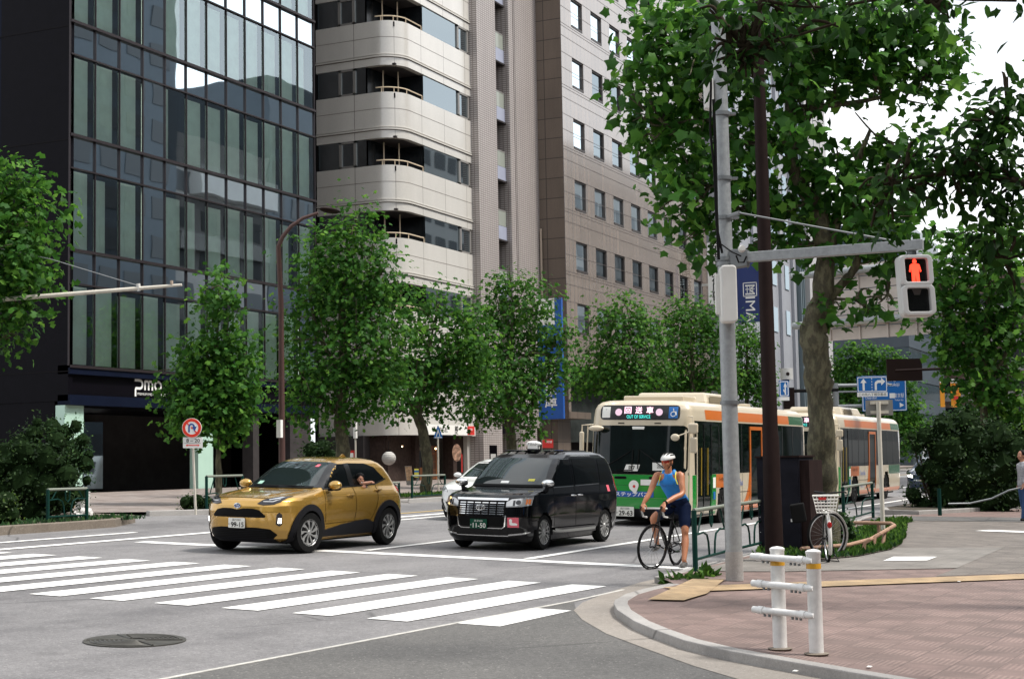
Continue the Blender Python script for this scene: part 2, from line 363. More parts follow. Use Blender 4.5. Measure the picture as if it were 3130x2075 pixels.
struct(mb.build('yellow_lane_line', 'yellow_line'))
# manhole
t = NT('cast_iron'); t.col(t.mix(t.mr(t.noise(6, None, 5), .35, .65, 0, 1), (.05, .048, .042), (.085, .08, .07))); t.p.inputs['Roughness'].default_value = .55; t.p.inputs['Metallic'].default_value = .3
c = (Gs(233, 1957) + Gs(587, 1957)) / 2; c = Vector(Gs(412, 1958)); c = Vector((c.x, c.y, gz(c.y)))
mh = thing('manhole_cover', 'round cast iron manhole cover with concentric ribs set in the grey road', 'manhole cover', c, 0, None, math.atan(SL))
R = .44
MB().lathe([(.001, .008), (R, .008), (R + .03, .012), (R + .03, -.02)], None, 48).build('plate', 'cast_iron', mh)
mb = MB()
for k in range(8):
    for a0_, a1_ in ((-50, 50), (130, 230)):
        A = arc(0, 0, R * (.24 + .095 * k), a0_, a1_, 20); mb.tube([(x, y, .012) for x, y in A], .009, 5)
for a in (60, 120, 240, 300):
    mb.tube([(.1 * math.cos(math.radians(a)), .1 * math.sin(math.radians(a)), .012), (R * math.cos(math.radians(a)), R * math.sin(math.radians(a)), .012)], .01, 5)
mb.build('rib', 'cast_iron', mh)
# ================================================================ buildings, far side of the street
def glassmat(name, tint, refl, rough=.01, wob=.25, bsc=.5):
    M = bpy.data.materials.new(name); M.use_nodes = True; n = M.node_tree; n.nodes.clear(); MATS[name] = M
    o = n.nodes.new('ShaderNodeOutputMaterial'); t = n.nodes.new('ShaderNodeBsdfTransparent'); t.inputs[0].default_value = (*tint, 1)
    g = n.nodes.new('ShaderNodeBsdfGlossy'); g.inputs['Roughness'].default_value = rough; g.inputs['Color'].default_value = (.8, .93, 1, 1)
    lw = n.nodes.new('ShaderNodeFresnel'); lw.inputs[0].default_value = 1.5
    mr = n.nodes.new('ShaderNodeMapRange'); mr.inputs[3].default_value = refl; mr.inputs[4].default_value = 1
    mx = n.nodes.new('ShaderNodeMixShader'); tc = n.nodes.new('ShaderNodeTexCoord'); z = n.nodes.new('ShaderNodeTexNoise'); z.inputs['Scale'].default_value = bsc; z.inputs['Detail'].default_value = 1
    b = n.nodes.new('ShaderNodeBump'); b.inputs['Strength'].default_value = wob; b.inputs['Distance'].default_value = .03
    l = n.links.new; l(tc.outputs['Object'], z.inputs[0]); l(z.outputs[0], b.inputs['Height']); l(b.outputs[0], g.inputs['Normal']); l(b.outputs[0], lw.inputs['Normal'])
    l(lw.outputs[0], mr.inputs[0]); l(mr.outputs[0], mx.inputs[0]); l(t.outputs[0], mx.inputs[1]); l(g.outputs[0], mx.inputs[2]); l(mx.outputs[0], o.inputs[0]); return M
glassmat('facade_glass', (.92, 1, .95), .24, .012, .1); glassmat('spandrel_glass', (.16, .2, .22), .26, .015, .12); glassmat('window_glass', (.3, .36, .36), .12, .02, .15)
glassmat('granite_window_glass', (.16, .19, .19), .3, .02, .08)
mat('navy_panel', (.005, .008, .02), .45, 0, .15, 1.5); mat('black_panel', (.0035, .003, .005), .42, 0, .2, 3); mat('dark_interior', (.012, .011, .012), .8)
mat('mullion', (.025, .018, .02), .45, .3); mat('blind', (.8, .86, .78), .7, 0, .1, 2, stretch=(1, 1, 1), isl=.28); mat('green_pillar', (.42, .6, .5), .25, 0, .04, 2)
mat('sign_white', (.85, .84, .8), .5); mat('lobby_wall', (.05, .045, .045), .5, 0, .2, 2)
YG = 34.; XG0 = 38.9; XG1 = 53.95
gb = thing('glass_office_building', 'tall dark office building with a reflective glass curtain wall over a black sign band', 'building', (XG0, YG, gz(YG)))
def loc(ob): return Vector(ob.location)
def P_(mb, name, m, par, **k): return mb.build(name, m, par, **k)
z0 = gz(YG); gy = lambda z: z - z0
O = loc(gb)
WX = XG1 - XG0; H_ = 46
MB().box((0, .02, 3.1), (.22, 3.0, H_)).build('corner_pier', 'black_panel', gb)
MB().box((.03, 3.0, 3.1), (.4, 18, H_)).build('side_wall', 'navy_panel', gb)
MB().box((.0, 18, 3.1), (WX, 18.4, H_)).build('rear_wall', 'navy_panel', gb)
mb = MB()
for k in range(12): mb.box((-.012, .0, gy(1.3) + 3.84 * k), (.0, 18, gy(1.3) + 3.84 * k + .03))
mb.build('panel_joints', 'dark_interior', gb)
MB().box((.03, .6, 0), (.4, 18, 3.1)).build('ground_floor_wall', 'black_panel', gb)
MB().box((.0, -.06, 2.97), (WX, .45, 3.3)).build('lower_sign_band', 'navy_panel', gb)
MB().box((.1, .1, 3.3), (WX - .05, .4, 3.98)).build('sign_band', 'black_panel', gb)
MB().box((.0, -.06, 3.98), (WX, .45, 4.27)).build('upper_sign_band', 'navy_panel', gb)
MB().box((.3, .3, 2.9), (WX, 18, 2.97)).build('soffit', 'black_panel', gb)
MB().box((.3, 4.2, 0), (WX, 4.4, 2.9)).build('lobby_wall', 'lobby_wall', gb)
MB().box((.3, 3.6, .1), (2.4, 3.66, 2.6)).build('entrance_glass', 'granite_window_glass', gb)
MB().box((3.6, 3.6, .1), (6.0, 3.66, 2.6)).build('entrance_glass', 'granite_window_glass', gb)
for a, b in ((38.84, 39.78), (46.0, 46.93)):
    MB().box((a - XG0 + .02, .12, 0), (b - XG0, .5, 2.96)).build('pillar', 'green_pillar', gb)
MB().box((10.6, .1, 0), (11.0, .6, 2.96)).build('pillar', 'lobby_wall', gb); MB().box((13.2, .1, 0), (WX - .3, .6, 2.96)).build('pillar', 'lobby_wall', gb)
mat('stair_nose', (.5, .5, .48), .5)
# floors: line heights measured on the photograph
FH = 3.84; zb = gy(5.34)
bays = 12; bw = WX / bays
mul = MB()
for i in range(bays + 1): mul.box((i * bw - .018, -.03, zb), (i * bw + .018, .03, H_))
nf = 5
for f in range(11):
    za = zb + f * FH
    mul.box((0, -.1, za - .07), (WX, .02, za + .02)); mul.box((0, -.06, za + FH - 1.16), (WX, .02, za + FH - 1.11))
mul.build('mullions', 'mullion', gb)
for f in range(11):
    za = zb + f * FH
    MB().quad((0, .03, za + FH - 1.12), (WX, .03, za + FH - 1.12), (WX, .03, za + FH - .05), (0, .03, za + FH - .05)).build('spandrel_glass', 'spandrel_glass', gb)
    MB().box((.3, .5, za + FH - 1.1), (WX - .1, 17.8, za + FH - .9)).build('floor_slab', 'dark_interior', gb)
    if f < nf:
        for i in range(bays):
            w = MB().quad((i * bw + .02, .02, za + .03), ((i + 1) * bw - .02, .02, za + .03), ((i + 1) * bw - .02, .02, za + FH - 1.13), (i * bw + .02, .02, za + FH - 1.13)).build('window', 'facade_glass', gb)
            RR = random.random()
            x1 = i * bw + (.78 if RR < .8 else .5) * bw
            if f == 2 and i in (3, 4): x1 = i * bw + .3
            top = za + FH - 1.2 - (0.12 if RR > .5 else 0)
            MB().box((i * bw + .04, .10, za + .06), (x1, .12, top)).build('blind', 'blind', w)
    else:
        MB().quad((.03, .02, za + .03), (WX, .02, za + .03), (WX, .02, za + FH - 1.13), (.03, .02, za + FH - 1.13)).build('glass_strip', 'facade_glass', gb)
        MB().box((.03, .3, za + .03), (WX, .34, za + FH - 1.13)).build('blind_strip', 'blind', gb)
MB().box((WX - .12, .6, 0), (WX, 18, 2.9)).build('ground_floor_wall', 'black_panel', gb)
MB().box((WX - .12, .05, 2.9), (WX, 18, H_)).build('right_wall', 'black_panel', gb)
MB().box((.3, 6, 3.0), (WX, 6.2, H_)).build('inner_core', 'dark_interior', gb)
mat('office_plant', (.05, .09, .03), .7); MB().ball((3.1, .5, zb + .5), .28, 6).cyl((3.1, .5, zb + .05), (3.1, .5, zb + .3), .12).build('office_plant', 'office_plant', gb)
Ms = frame(Vector((0, 0, 0)), FY)
a = AY(316, 905, YG) - O; b_ = AY(396, 905, YG) - O
# big letters p m o built as strokes, small line below
lt = MB(); LX = a.x; hh = .42; zc = a.z + .02
def stroke(pts, w=.075): lt.prism([], 0, 0) if False else None
def flat_stroke(mbx, pts, w, y, zoff=0):
    # pts in (x, z), thick flat line facing -y
    n = len(pts); Lp = []; Rp = []
    for i, p in enumerate(pts):
        q0 = Vector(pts[max(i - 1, 0)]); q1 = Vector(pts[min(i + 1, n - 1)]); t = (q1 - q0).normalized(); nn_ = Vector((-t.y, t.x)) * w / 2
        Lp.append(Vector(p) + nn_); Rp.append(Vector(p) - nn_)
    vs = [(q.x, y, q.y) for q in Lp] + [(q.x, y, q.y) for q in Rp]
    mbx.add(vs, [(i, i + 1, n + i + 1, n + i) for i in range(n - 1)])
sy = .09
zt = 3.3 + .62
flat_stroke(lt, [(LX, zt), (LX + .28, zt)] + [(LX + .28 + .14 * math.sin(t), zt - .14 + .14 * math.cos(t)) for t in [k * math.pi / 8 for k in range(1, 9)]] + [(LX + .06, zt - .28), (LX + .045, zt - .33), (LX + .045, zt - .56)], .09, sy)
mx0 = LX + .56
flat_stroke(lt, [(mx0, zt - .33), (mx0, zt)], .085, sy); flat_stroke(lt, [(mx0, zt - .02), (mx0 + .14, zt - .02), (mx0 + .2, zt - .08), (mx0 + .2, zt - .33)], .085, sy - .001); flat_stroke(lt, [(mx0 + .2, zt - .02), (mx0 + .34, zt - .02), (mx0 + .4, zt - .08), (mx0 + .4, zt - .33)], .085, sy - .002)
ox = mx0 + .72
flat_stroke(lt, [(ox + .17 * math.cos(t), zt - .16 + .15 * math.sin(t)) for t in [k * math.pi / 10 for k in range(21)]], .085, sy)
lt.build('sign_letters', 'sign_white', gb)
text('sign_small_letters', 'PREMIUM MIDSIZE OFFICE', 'sign_white', gb, frame(Vector((LX + .92, sy, zt - .47)), FY), w=1.55, h=.085)
ng = thing('gap_filler_wall', 'dark filler wall added to close the gap between the glass and beige buildings', 'building', (XG1 + .1, YG + 3.75, gz(YG)))  # dark filler added to block the bright gap between the two buildings
MB().box((0, 0, 0), (5.2, 8, 44)).build('wall', 'lobby_wall', ng); MB().box((.3, -.03, .2), (1.5, 0, 2.3)).build('door', 'black_panel', ng)
# ---------------------------------------------------------------- beige building with rounded corner
def panel_mat(name, c, rough, jx, jz, jc, var=.06, spec=.5, streak=0., jw=.012, seam=True):
    t = NT(name); g = t.N('NewGeometry') if False else None
    sx = t.N('SeparateXYZ'); t.l(t.tc, sx.inputs[0])
    cmb = t.N('CombineXYZ'); t.l(t.math('SUBTRACT', sx.outputs[0], sx.outputs[1]), cmb.inputs[0]); t.l(sx.outputs[2], cmb.inputs[1])
    b = t.N('TexBrick', i_Scale=1., i_Mortar_Size=jw, i_Brick_Width=jx, i_Row_Height=jz, offset=0.); b.inputs['Color1'].default_value = (*c, 1); b.inputs['Color2'].default_value = (*[x * (1 - var) for x in c], 1); b.inputs['Mortar'].default_value = (*jc, 1); t.l(cmb.outputs[0], b.inputs['Vector'])
    cc = b.outputs['Color']
    big = t.mr(t.noise(.8, t.mapv((1, 1, .35)), 5), .35, .65, 1 - var, 1 + var)
    v = big
    if streak:
        st = t.mr(t.noise(2.6, t.mapv((1, 1, .03)), 5, .7), .35, .7, 1 - streak, 1 + streak); v = t.math('MULTIPLY', big, st)
    fn = t.mr(t.noise(14, None, 5, .7), .3, .7, 1 - var, 1 + var); v = t.math('MULTIPLY', v, fn)
    h = t.N('HueSaturation'); t.l(cc, h.inputs['Color']); t.l(v, h.inputs['Value']); t.col(h.outputs[0]); t.p.inputs['Roughness'].default_value = rough; t.p.inputs['Specular IOR Level'].default_value = spec
    return t
_t = panel_mat('beige_panel', (.56, .535, .49), .3, 2.08, 99, (.16, .14, .12), .05, .7, jw=.014)
_t.p.inputs['Coat Weight'].default_value = .7; _t.p.inputs['Coat Roughness'].default_value = .14; _t.p.inputs['Coat IOR'].default_value = 1.7
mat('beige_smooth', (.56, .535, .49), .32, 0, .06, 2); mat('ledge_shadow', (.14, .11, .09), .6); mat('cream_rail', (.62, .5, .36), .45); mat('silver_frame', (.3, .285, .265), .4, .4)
mat('dark_glass_inner', (.01, .012, .014), .2)
X0 = 54.2; Yf = 30.1; X1 = 61.0; Rc = 1.1
bb = thing('beige_rounded_building', 'beige panelled office building with rounded corner balconies and a restaurant below', 'building', (X0, Yf, gz(30)))
OB = loc(bb)
def path_b(inset=0., y_end=3.95):
    # outline from back of the side face, round the corner, along the front (local coords)
    r = Rc - inset; p = [(inset, y_end)] + [(inset, Rc + (y_end - Rc) * k / 3) for k in (2, 1)]
    p += [(Rc - r * math.cos(t), Rc - r * math.sin(t)) for t in [k * math.pi / 2 / 12 for k in range(13)]]
    p += [(Rc + (X1 - X0 - Rc) * k / 4, inset) for k in range(1, 5)]
    return p
def wall_strip(mb, path, za, zb_, th=.2):
    n = len(path); pi = []
    vs = [(x, y, za) for x, y in path] + [(x, y, zb_) for x, y in path]
    c = (X1 - X0 + .5, 4.5)
    ins = []
    for i, (x, y) in enumerate(path):
        q0 = Vector(path[max(i - 1, 0)]); q1 = Vector(path[min(i + 1, n - 1)]); t = (q1 - q0).normalized(); ins.append((x - t.y * th, y + t.x * th))
    vs += [(x, y, za) for x, y in ins] + [(x, y, zb_) for x, y in ins]
    fs = []
    for i in range(n - 1): fs += [(i, i + 1, n + i + 1, n + i), (2 * n + i, 3 * n + i, 3 * n + i + 1, 2 * n + i + 1), (n + i, n + i + 1, 3 * n + i + 1, 3 * n + i), (i, 2 * n + i, 2 * n + i + 1, i + 1)]
    fs += [(0, n, 3 * n, 2 * n), (n - 1, 3 * n - 1, 4 * n - 1, 2 * n - 1)]
    mb.add(vs, fs)
zz = lambda sy_: AX(964.2 / KP, sy_ / KP, X0).z - OB.z
zl = [1191, 963, 745, 526.8, 308, 93.75, -125, -340, -560]
WB = [zz(v) for v in zl]           # window bottoms
WH = 1.14; LG = 1.49               # window height, ledge height above window bottom
bz = zz(1336)
P0 = path_b(0)
# spandrels between windows
levels = [(bz, WB[0])] + [(WB[i] + WH, WB[i + 1]) for i in range(len(WB) - 1)] + [(WB[-1] + WH, WB[-1] + 4)]
for a, b in levels:
    mb = MB(); wall_strip(mb, P0, a, b, .25); mb.build('spandrel', 'beige_panel', bb, smooth=True)
for i in range(len(WB)):
    za = WB[i]; lg = za + LG if i else zz(1318)
    # double ledge with its shade painted as a dark strip, plus a groove
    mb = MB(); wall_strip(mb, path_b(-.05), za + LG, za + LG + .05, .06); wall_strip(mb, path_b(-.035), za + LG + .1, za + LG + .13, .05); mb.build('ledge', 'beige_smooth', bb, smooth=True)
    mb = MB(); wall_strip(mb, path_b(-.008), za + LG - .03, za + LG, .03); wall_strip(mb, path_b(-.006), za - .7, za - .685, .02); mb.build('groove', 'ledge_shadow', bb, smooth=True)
    MB().box((.3, .3, za - .25), (X1 - X0, 3.9, za - .05)).build('floor_slab', 'dark_interior', bb)
    MB().box((.26, .26, za + WH + .01), (X1 - X0, 3.9, za + WH + .08)).build('ceiling', 'lobby_wall', bb)
    # side windows: y from 3.9 to ~1.3
    w = MB().box((.06, 1.55, za), (.09, 3.88, za + WH)).build('window', 'granite_window_glass', bb)
    fr = MB()
    for y in (2.72, 2.02): fr.box((.0, y, za), (.1, y + .12, za + WH))
    fr.box((.0, 2.02, za + WH - .1), (.1, 2.84, za + WH)); fr.box((.0, 2.02, za), (.1, 2.84, za + .09)); fr.build('frame', 'silver_frame', w)
    w = MB().box((2.35, .06, za), (X1 - X0 - .1, .09, za + WH)).build('window', 'granite_window_glass', bb)
    fr = MB()
    for x in (X1 - X0 - 1.25, X1 - X0 - .3): fr.box((x, .0, za), (x + .13, .1, za + WH))
    fr.box((X1 - X0 - 1.25, .0, za + WH - .09), (X1 - X0 - .2, .1, za + WH)); fr.box((X1 - X0 - 1.25, .0, za), (X1 - X0 - .2, .1, za + .08)); fr.build('frame', 'silver_frame', w)
    # balcony inside the corner: diagonal glass wall set back, rail, posts
    MB().quad((.12, 1.5, za), (2.3, 1.35, za), (2.3, 1.35, za + WH), (.12, 1.5, za + WH)).build('balcony_glass', 'dark_glass_inner', bb)
    MB().quad((2.32, .1, za), (2.32, 1.5, za), (2.32, 1.5, za + WH), (2.32, .1, za + WH)).build('balcony_side', 'dark_glass_inner', bb)
    rl = [p for p in path_b(.1) if p[1] < 1.4 and p[0] < 2.35] + [(2.3, .1)]
    mb = MB(); mb.tube([(x, y, za + .22) for x, y in rl], .025, 6)
    for q in (rl[2], rl[6], rl[11], rl[-1]): mb.cyl((q[0], q[1], za), (q[0], q[1], za + .22), .018, 6)
    mb.build('balcony_rail', 'cream_rail', bb)
    MB().cyl((1.4, .75, za), (1.4, .75, za + WH), .03, 8).cyl((.9, 1.2, za), (.9, 1.2, za + WH), .03, 8).build('post', 'cream_rail', bb)
MB().box((.1, 3.9, 0), (X1 - X0, 4.2, WB[-1] + 4)).build('back_wall', 'dark_interior', bb)
MB().box((X1 - X0 - .3, .3, 0), (X1 - X0, 3.9, WB[-1] + 4)).build('party_wall', 'beige_smooth', bb)
# restaurant front below
mat('brown_brick', (.05, .035, .03), .6, 0, .3, 8); mat('wood_orange', (.34, .13, .045), .5, 0, .2, 3, stretch=(8, 8, 1)); mat('wood_dark', (.12, .05, .025), .5, 0, .25, 3, stretch=(8, 8, 1)); mat('lamp_glow', (1, .8, .5), .5, emit=(1, .62, .3), es=4)
MB().box((.4, .9, 0), (2.4, 1.0, bz)).build('shop_wall', 'brown_brick', bb)
MB().box((.35, 1.0, 0), (.45, 3.9, bz)).build('shop_side_wall', 'brown_brick', bb)
MB().box((2.4, .7, 0), (2.75, 1.0, bz)).box((5.5, .5, 0), (6.8, 1.0, bz)).build('shop_pillar', 'brown_brick', bb)
MB().box((2.75, .9, 0), (3.5, .95, .82)).build('shop_counter', 'wood_orange', bb)
MB().box((2.75, .92, .82), (3.5, .97, 1.8)).build('shop_window', 'dark_glass_inner', bb)
d = MB().box((3.5, .85, 0), (4.55, .92, 1.75)).build('door', 'wood_dark', bb)
mb = MB()
for x in (3.5, 3.98, 4.5): mb.box((x, .82, 0), (x + .06, .87, 1.75))
for z in (.35, .7, 1.05, 1.4): mb.box((3.5, .83, z), (4.55, .86, z + .025))
mb.build('door_frame', 'wood_orange', d)
MB().ball((4.05, .6, 1.62), .045, 6).ball((.9, .5, 1.7), .03, 6).build('spot_lamp', 'lamp_glow', bb)
MB().box((-.2, 1.7, 0), (.33, 3.9, bz - .0)).build('side_porch', 'lobby_wall', bb)
OBs = OB
def onface(u, v, y): return AY(u, v, y)
# shop fascia sign
mat('sign_cream', (.8, .79, .74), .5); mat('ink', (.015, .013, .012), .6); mat('sign_red', (.6, .03, .025), .5); mat('sign_blue', (.01, .09, .38), .4); mat('sign_navy', (.012, .03, .14), .4)
p0 = AY(978, 1002, Yf - .12); p1 = AY(1096, 990, Yf - .12)
fs = thing('restaurant_fascia_sign', 'long white restaurant sign with black brush lettering over the wooden door', 'sign', (p0.x, Yf - .15, p0.z - .02))
wS = p1.x - p0.x; hS = .43
MB().box((0, 0, 0), (wS, .1, hS)).build('board', 'sign_cream', fs)
text('lettering', 'おもれ', 'ink', fs, frame(Vector((wS * .36, -.004, hS * .5)), FY), w=.75, h=.24, bold=.01)
text('lettering', '殿', 'ink', fs, frame(Vector((wS * .62, -.004, hS * .5)), FY), w=.36, h=.34, bold=.012)
MB().box((wS * .84, -.008, .02), (wS * .985, 0, hS - .02)).build('red_badge', 'sign_red', fs)
text('lettering', '居酒屋', 'sign_cream', fs, frame(Vector((wS * .91, -.012, hS * .62)), FY), w=.26, h=.1)
tag(MB().box((0, 0, 0), (1.55, .5, .06)).build('shop_awning', 'black_panel', None, origin=None), 'narrow black scalloped awning edge under the white restaurant sign', 'awning')
aw = bpy.data.objects['shop_awning']; aw.location = (p0.x + .9, Yf - .25, p0.z - .1)
# ---------------------------------------------------------------- tiled tower
def stripe_tile(name, c1, c2, rh=.1):
    t = NT(name); sx = t.N('SeparateXYZ'); t.l(t.tc, sx.inputs[0]); cmb = t.N('CombineXYZ'); t.l(t.math('SUBTRACT', sx.outputs[0], sx.outputs[1]), cmb.inputs[0]); t.l(sx.outputs[2], cmb.inputs[1])
    b = t.N('TexBrick', i_Scale=1., i_Mortar_Size=.022, i_Mortar_Smooth=.2, i_Brick_Width=.22, i_Row_Height=rh, offset=0.); b.inputs['Color1'].default_value = (*c1, 1); b.inputs['Color2'].default_value = (*[x * .93 for x in c1], 1); b.inputs['Mortar'].default_value = (*c2, 1); t.l(cmb.outputs[0], b.inputs['Vector'])
    f = t.mr(t.noise(.9, t.mapv((1, 1, .2)), 5), .35, .65, .93, 1.07); h = t.N('HueSaturation'); t.l(b.outputs[0], h.inputs['Color']); t.l(f, h.inputs['Value']); t.col(h.outputs[0]); t.p.inputs['Roughness'].default_value = .38
stripe_tile('pink_tile', (.42, .385, .365), (.19, .16, .15))
YT = 29.75; XT1 = 67.7
tb = thing('tiled_apartment_tower', 'narrow apartment tower of small pinkish grey tiles with a slot of balconies', 'building', (61.0, YT, gz(30)))
OT = loc(tb); Ht = 46
MB().box((0, 0, 0), (2.0, 5, Ht)).build('left_wall', 'pink_tile', tb)
MB().box((3.45, .0, 2.6), (6.7, 5, Ht)).build('right_wall', 'pink_tile', tb)
MB().box((3.45, .0, 0), (5.9, .9, 2.6)).build('right_pier', 'pink_tile', tb)
MB().box((2.0, 2.2, 0), (3.45, 5, Ht)).build('recess_wall', 'pink_tile', tb)
mb = MB()
for x in (3.95, 4.1): mb.box((x, -.03, 0), (x + .07, 0, Ht))
mb.build('vertical_trim', 'pink_tile', tb)
mat('balcony_blue', (.33, .35, .44), .4, 0, .06, 2); mat('glass_rail', (.28, .3, .26), .15, 0); mat('slab_dark', (.04, .035, .035), .6)
zr = [AX(1525 / KP, v / KP, 63.2).z - OT.z for v in (175, 345, 530, 725)]
dz = (zr[0] - zr[3]) / 3
k0 = zr[3]
for k in range(-1, 13):
    zb_ = k0 + dz * k
    bl = MB().box((2.0, .25, zb_ - .02), (3.45, .33, zb_ + .62)).build('balcony', 'balcony_blue', tb)
    MB().box((2.0, .2, zb_ - .1), (3.45, 2.2, zb_ - .02)).build('slab', 'slab_dark', bl)
    MB().box((2.05, .27, zb_ + .64), (3.42, .3, zb_ + 1.35)).build('glass_panel', 'glass_rail', bl)
    MB().box((2.02, .26, zb_ + 1.35), (3.43, .31, zb_ + 1.4)).build('handrail', 'silver_frame', bl)
mat('red_flower', (.6, .04, .06), .7)
MB().box((2.2, .4, k0 + dz * 2 + .6), (3.0, .7, k0 + dz * 2 + .75)).ball((2.4, .45, k0 + dz * 2 + .95), .12, 5).ball((2.75, .45, k0 + dz * 2 + .9), .12, 5).build('flower_pot', 'red_flower', tb)
MB().box((1.9, 1.2, 0), (3.5, 1.3, 2.6)).build('entrance_wall', 'dark_interior', tb)
MB().box((1.9, .1, 2.3), (5.9, .5, 2.75)).build('entrance_lintel', 'black_panel', tb)
mat('copper_pipe', (.35, .28, .22), .5); MB().cyl((6.6, -.1, 3), (6.6, -.1, AX(1650 / KP, 700 / KP, 67.6).z - OT.z), .06, 8).build('drain_pipe', 'copper_pipe', tb)
# ---------------------------------------------------------------- granite building
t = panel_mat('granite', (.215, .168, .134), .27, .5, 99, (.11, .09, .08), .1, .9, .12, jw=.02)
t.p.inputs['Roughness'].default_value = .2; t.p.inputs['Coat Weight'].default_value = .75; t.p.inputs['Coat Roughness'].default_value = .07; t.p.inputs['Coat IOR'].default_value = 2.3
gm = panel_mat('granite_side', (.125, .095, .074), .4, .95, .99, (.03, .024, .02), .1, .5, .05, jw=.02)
mat('groove_dark', (.07, .052, .045), .6)
YR = 28.4; XR0 = 67.7; XR1 = 90.4
rb = thing('granite_office_building', 'brown grey polished granite office building with rows of square punched windows', 'building', (XR0, YR, gz(28)))
OR = loc(rb); Hr = 40
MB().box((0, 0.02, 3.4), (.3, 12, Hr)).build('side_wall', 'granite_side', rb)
# front wall with real window openings: build as piers and bands
rows_s = [(417, 485), (558, 626), (701, 770)]; rh_ = (AY(1330, 485, YR).z - AY(1330, 770, YR).z) / 2
zb0 = AY(1330, 770, YR).z - OR.z; wh = 1.52; ww = 1.5; wx0 = 69.05 - XR0; wp = 2.66; nw = 8
nr = 9
xs_ = [wx0 + wp * i for i in range(nw)]
mb = MB(); edges = [0.3] + sum([[x, x + ww] for x in xs_], []) + [XR1 - XR0]
for i in range(0, len(edges), 2): mb.box((edges[i], 0, zb0 - .3), (edges[i + 1], .3, Hr))
for r in range(-1, nr):
    za = zb0 + rh_ * r + wh if r >= 0 else zb0 - 1.6; zb_ = zb0 + rh_ * (r + 1) if r >= 0 else zb0
    if r < 0: mb.box((.3, 0, za), (XR1 - XR0, .3, zb0 - .3)); za = zb0 - .3
    for x in xs_: mb.box((x, 0, za), (x + ww, .3, zb_))
mb.box((0, -.0, 3.4), (.3, .02, Hr))
mb.build('front_wall', 'granite', rb)
mb = MB()
for r in range(nr):
    zc = zb0 + rh_ * r
    for q in (-.12, -.26, .72, 1.5, -.75): mb.box((.0, -.006, zc + q), (XR1 - XR0, .0, zc + q + .022))
mb.build('groove', 'groove_dark', rb)
mat('bronze_frame', (.05, .04, .036), .4, .3); mat('office_back', (.03, .035, .033), .6, 0, .8, .7)
for r in range(nr):
    for i, x in enumerate(xs_):
        zc = zb0 + rh_ * r
        w = MB().quad((x, .12, zc), (x + ww, .12, zc), (x + ww, .12, zc + wh), (x, .12, zc + wh)).build('window', 'granite_window_glass', rb)
        MB().box((x, .04, zc), (x + .06, .16, zc + wh)).box((x + ww - .06, .04, zc), (x + ww, .16, zc + wh)).box((x + .06, .04, zc + wh - .09), (x + ww - .06, .16, zc + wh)).box((x + .06, -.02, zc), (x + ww - .06, .16, zc + .1)).build('frame', 'bronze_frame', w)
MB().box((.3, 1.2, 2), (XR1 - XR0 - .3, 1.4, Hr)).build('interior', 'office_back', rb)
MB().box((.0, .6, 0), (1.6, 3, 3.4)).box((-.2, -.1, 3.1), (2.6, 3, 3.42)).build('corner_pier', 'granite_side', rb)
MB().box((2.2, 1.6, 0), (XR1 - XR0, 1.8, zb0 - 1.6)).build('shopfront', 'dark_interior', rb)
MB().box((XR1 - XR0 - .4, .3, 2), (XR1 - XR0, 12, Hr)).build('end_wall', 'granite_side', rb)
# vertical blue bank sign on its corner
pT = AY(1262, 690, 28.0); pB = AY(1262, 965, 28.0)
bs = thing('blue_bank_sign', 'tall blue vertical sign with white characters on the corner of the granite building', 'sign', (64.9, 27.5, AX(1262, 968, 64.95).z))
hb_ = AX(1262, 690, 64.95).z - bs.location.z
MB().box((0, 0, 0), (.16, 1.25, hb_)).build('board', 'sign_blue', bs)
MB().box((-.008, .35, hb_ * .78), (-.002, 1.25, hb_)).build('white_panel', 'sign_white', bs)
for i, ch in enumerate('信用金庫'):
    text('lettering', ch, 'sign_white', bs, frame(Vector((-.006, .62, hb_ * (.46 - .105 * i))), FX), w=.62, h=.56, bold=.015)
MB().box((.02, 1.25, .5), (.12, 2.4, .6)).box((.02, 1.25, 3), (.12, 2.4, 3.1)).build('bracket', 'black_panel', bs)
# ---------------------------------------------------------------- building beyond with blue sign, and its grey concrete tower
mat('blue_grey_panel', (.3, .31, .34), .5, 0, .08, .6); mat('pale_concrete', (.42, .41, .41), .6, 0, .06, .5, stretch=(1, 1, .1)); mat('curtain_tan', (.7, .55, .38), .7); mat('rib_teal', (.12, .16, .18), .4)  # curtains are a plain tan colour
cb2 = thing('blue_grey_building', 'blue grey office building with narrow tall windows beyond the granite building', 'building', (90.8, 27.6, gz(28)))
Hc = 62
MB().box((0, 0, 0), (18.5, 12, Hc)).build('wall', 'blue_grey_panel', cb2)
for r in range(3, 14):
    for i in range(5):
        x = 1.6 + i * 3.4; z = r * 3.25
        w = MB().box((x, -.06, z), (x + 1.1, -.01, z + 1.7)).build('window', 'granite_window_glass', cb2)
        MB().box((x + .1, -.03, z + .1), (x + 1.0, -.012, z + 1.6)).build('curtain', 'curtain_tan' if (r + i) % 2 else 'blind', w)
mb = MB()
for x in (3.4, 6.8, 10.2, 13.6, 17): mb.box((x - .1, -.22, 0), (x + .1, 0, Hc))
mb.build('fin', 'blue_grey_panel', cb2)
pt = thing('pale_concrete_tower', 'smooth pale grey tower with dark vertical ribs beside the blue grey building', 'building', (109.4, 27.0, gz(28)))
MB().box((1.6, 0, 0), (8.3, 14, Hc)).build('wall', 'pale_concrete', pt)
mb = MB()
for x in (0.1, .6, 1.1): mb.box((x, .3, 0), (x + .22, 1, Hc))
mb.build('rib', 'rib_teal', pt)
mb = MB(); mb.box((4.2, -.02, 0), (4.28, 0, Hc)); mb.box((6.2, -.02, 0), (6.26, 0, Hc)); mb.build('joint', 'rib_teal', pt)
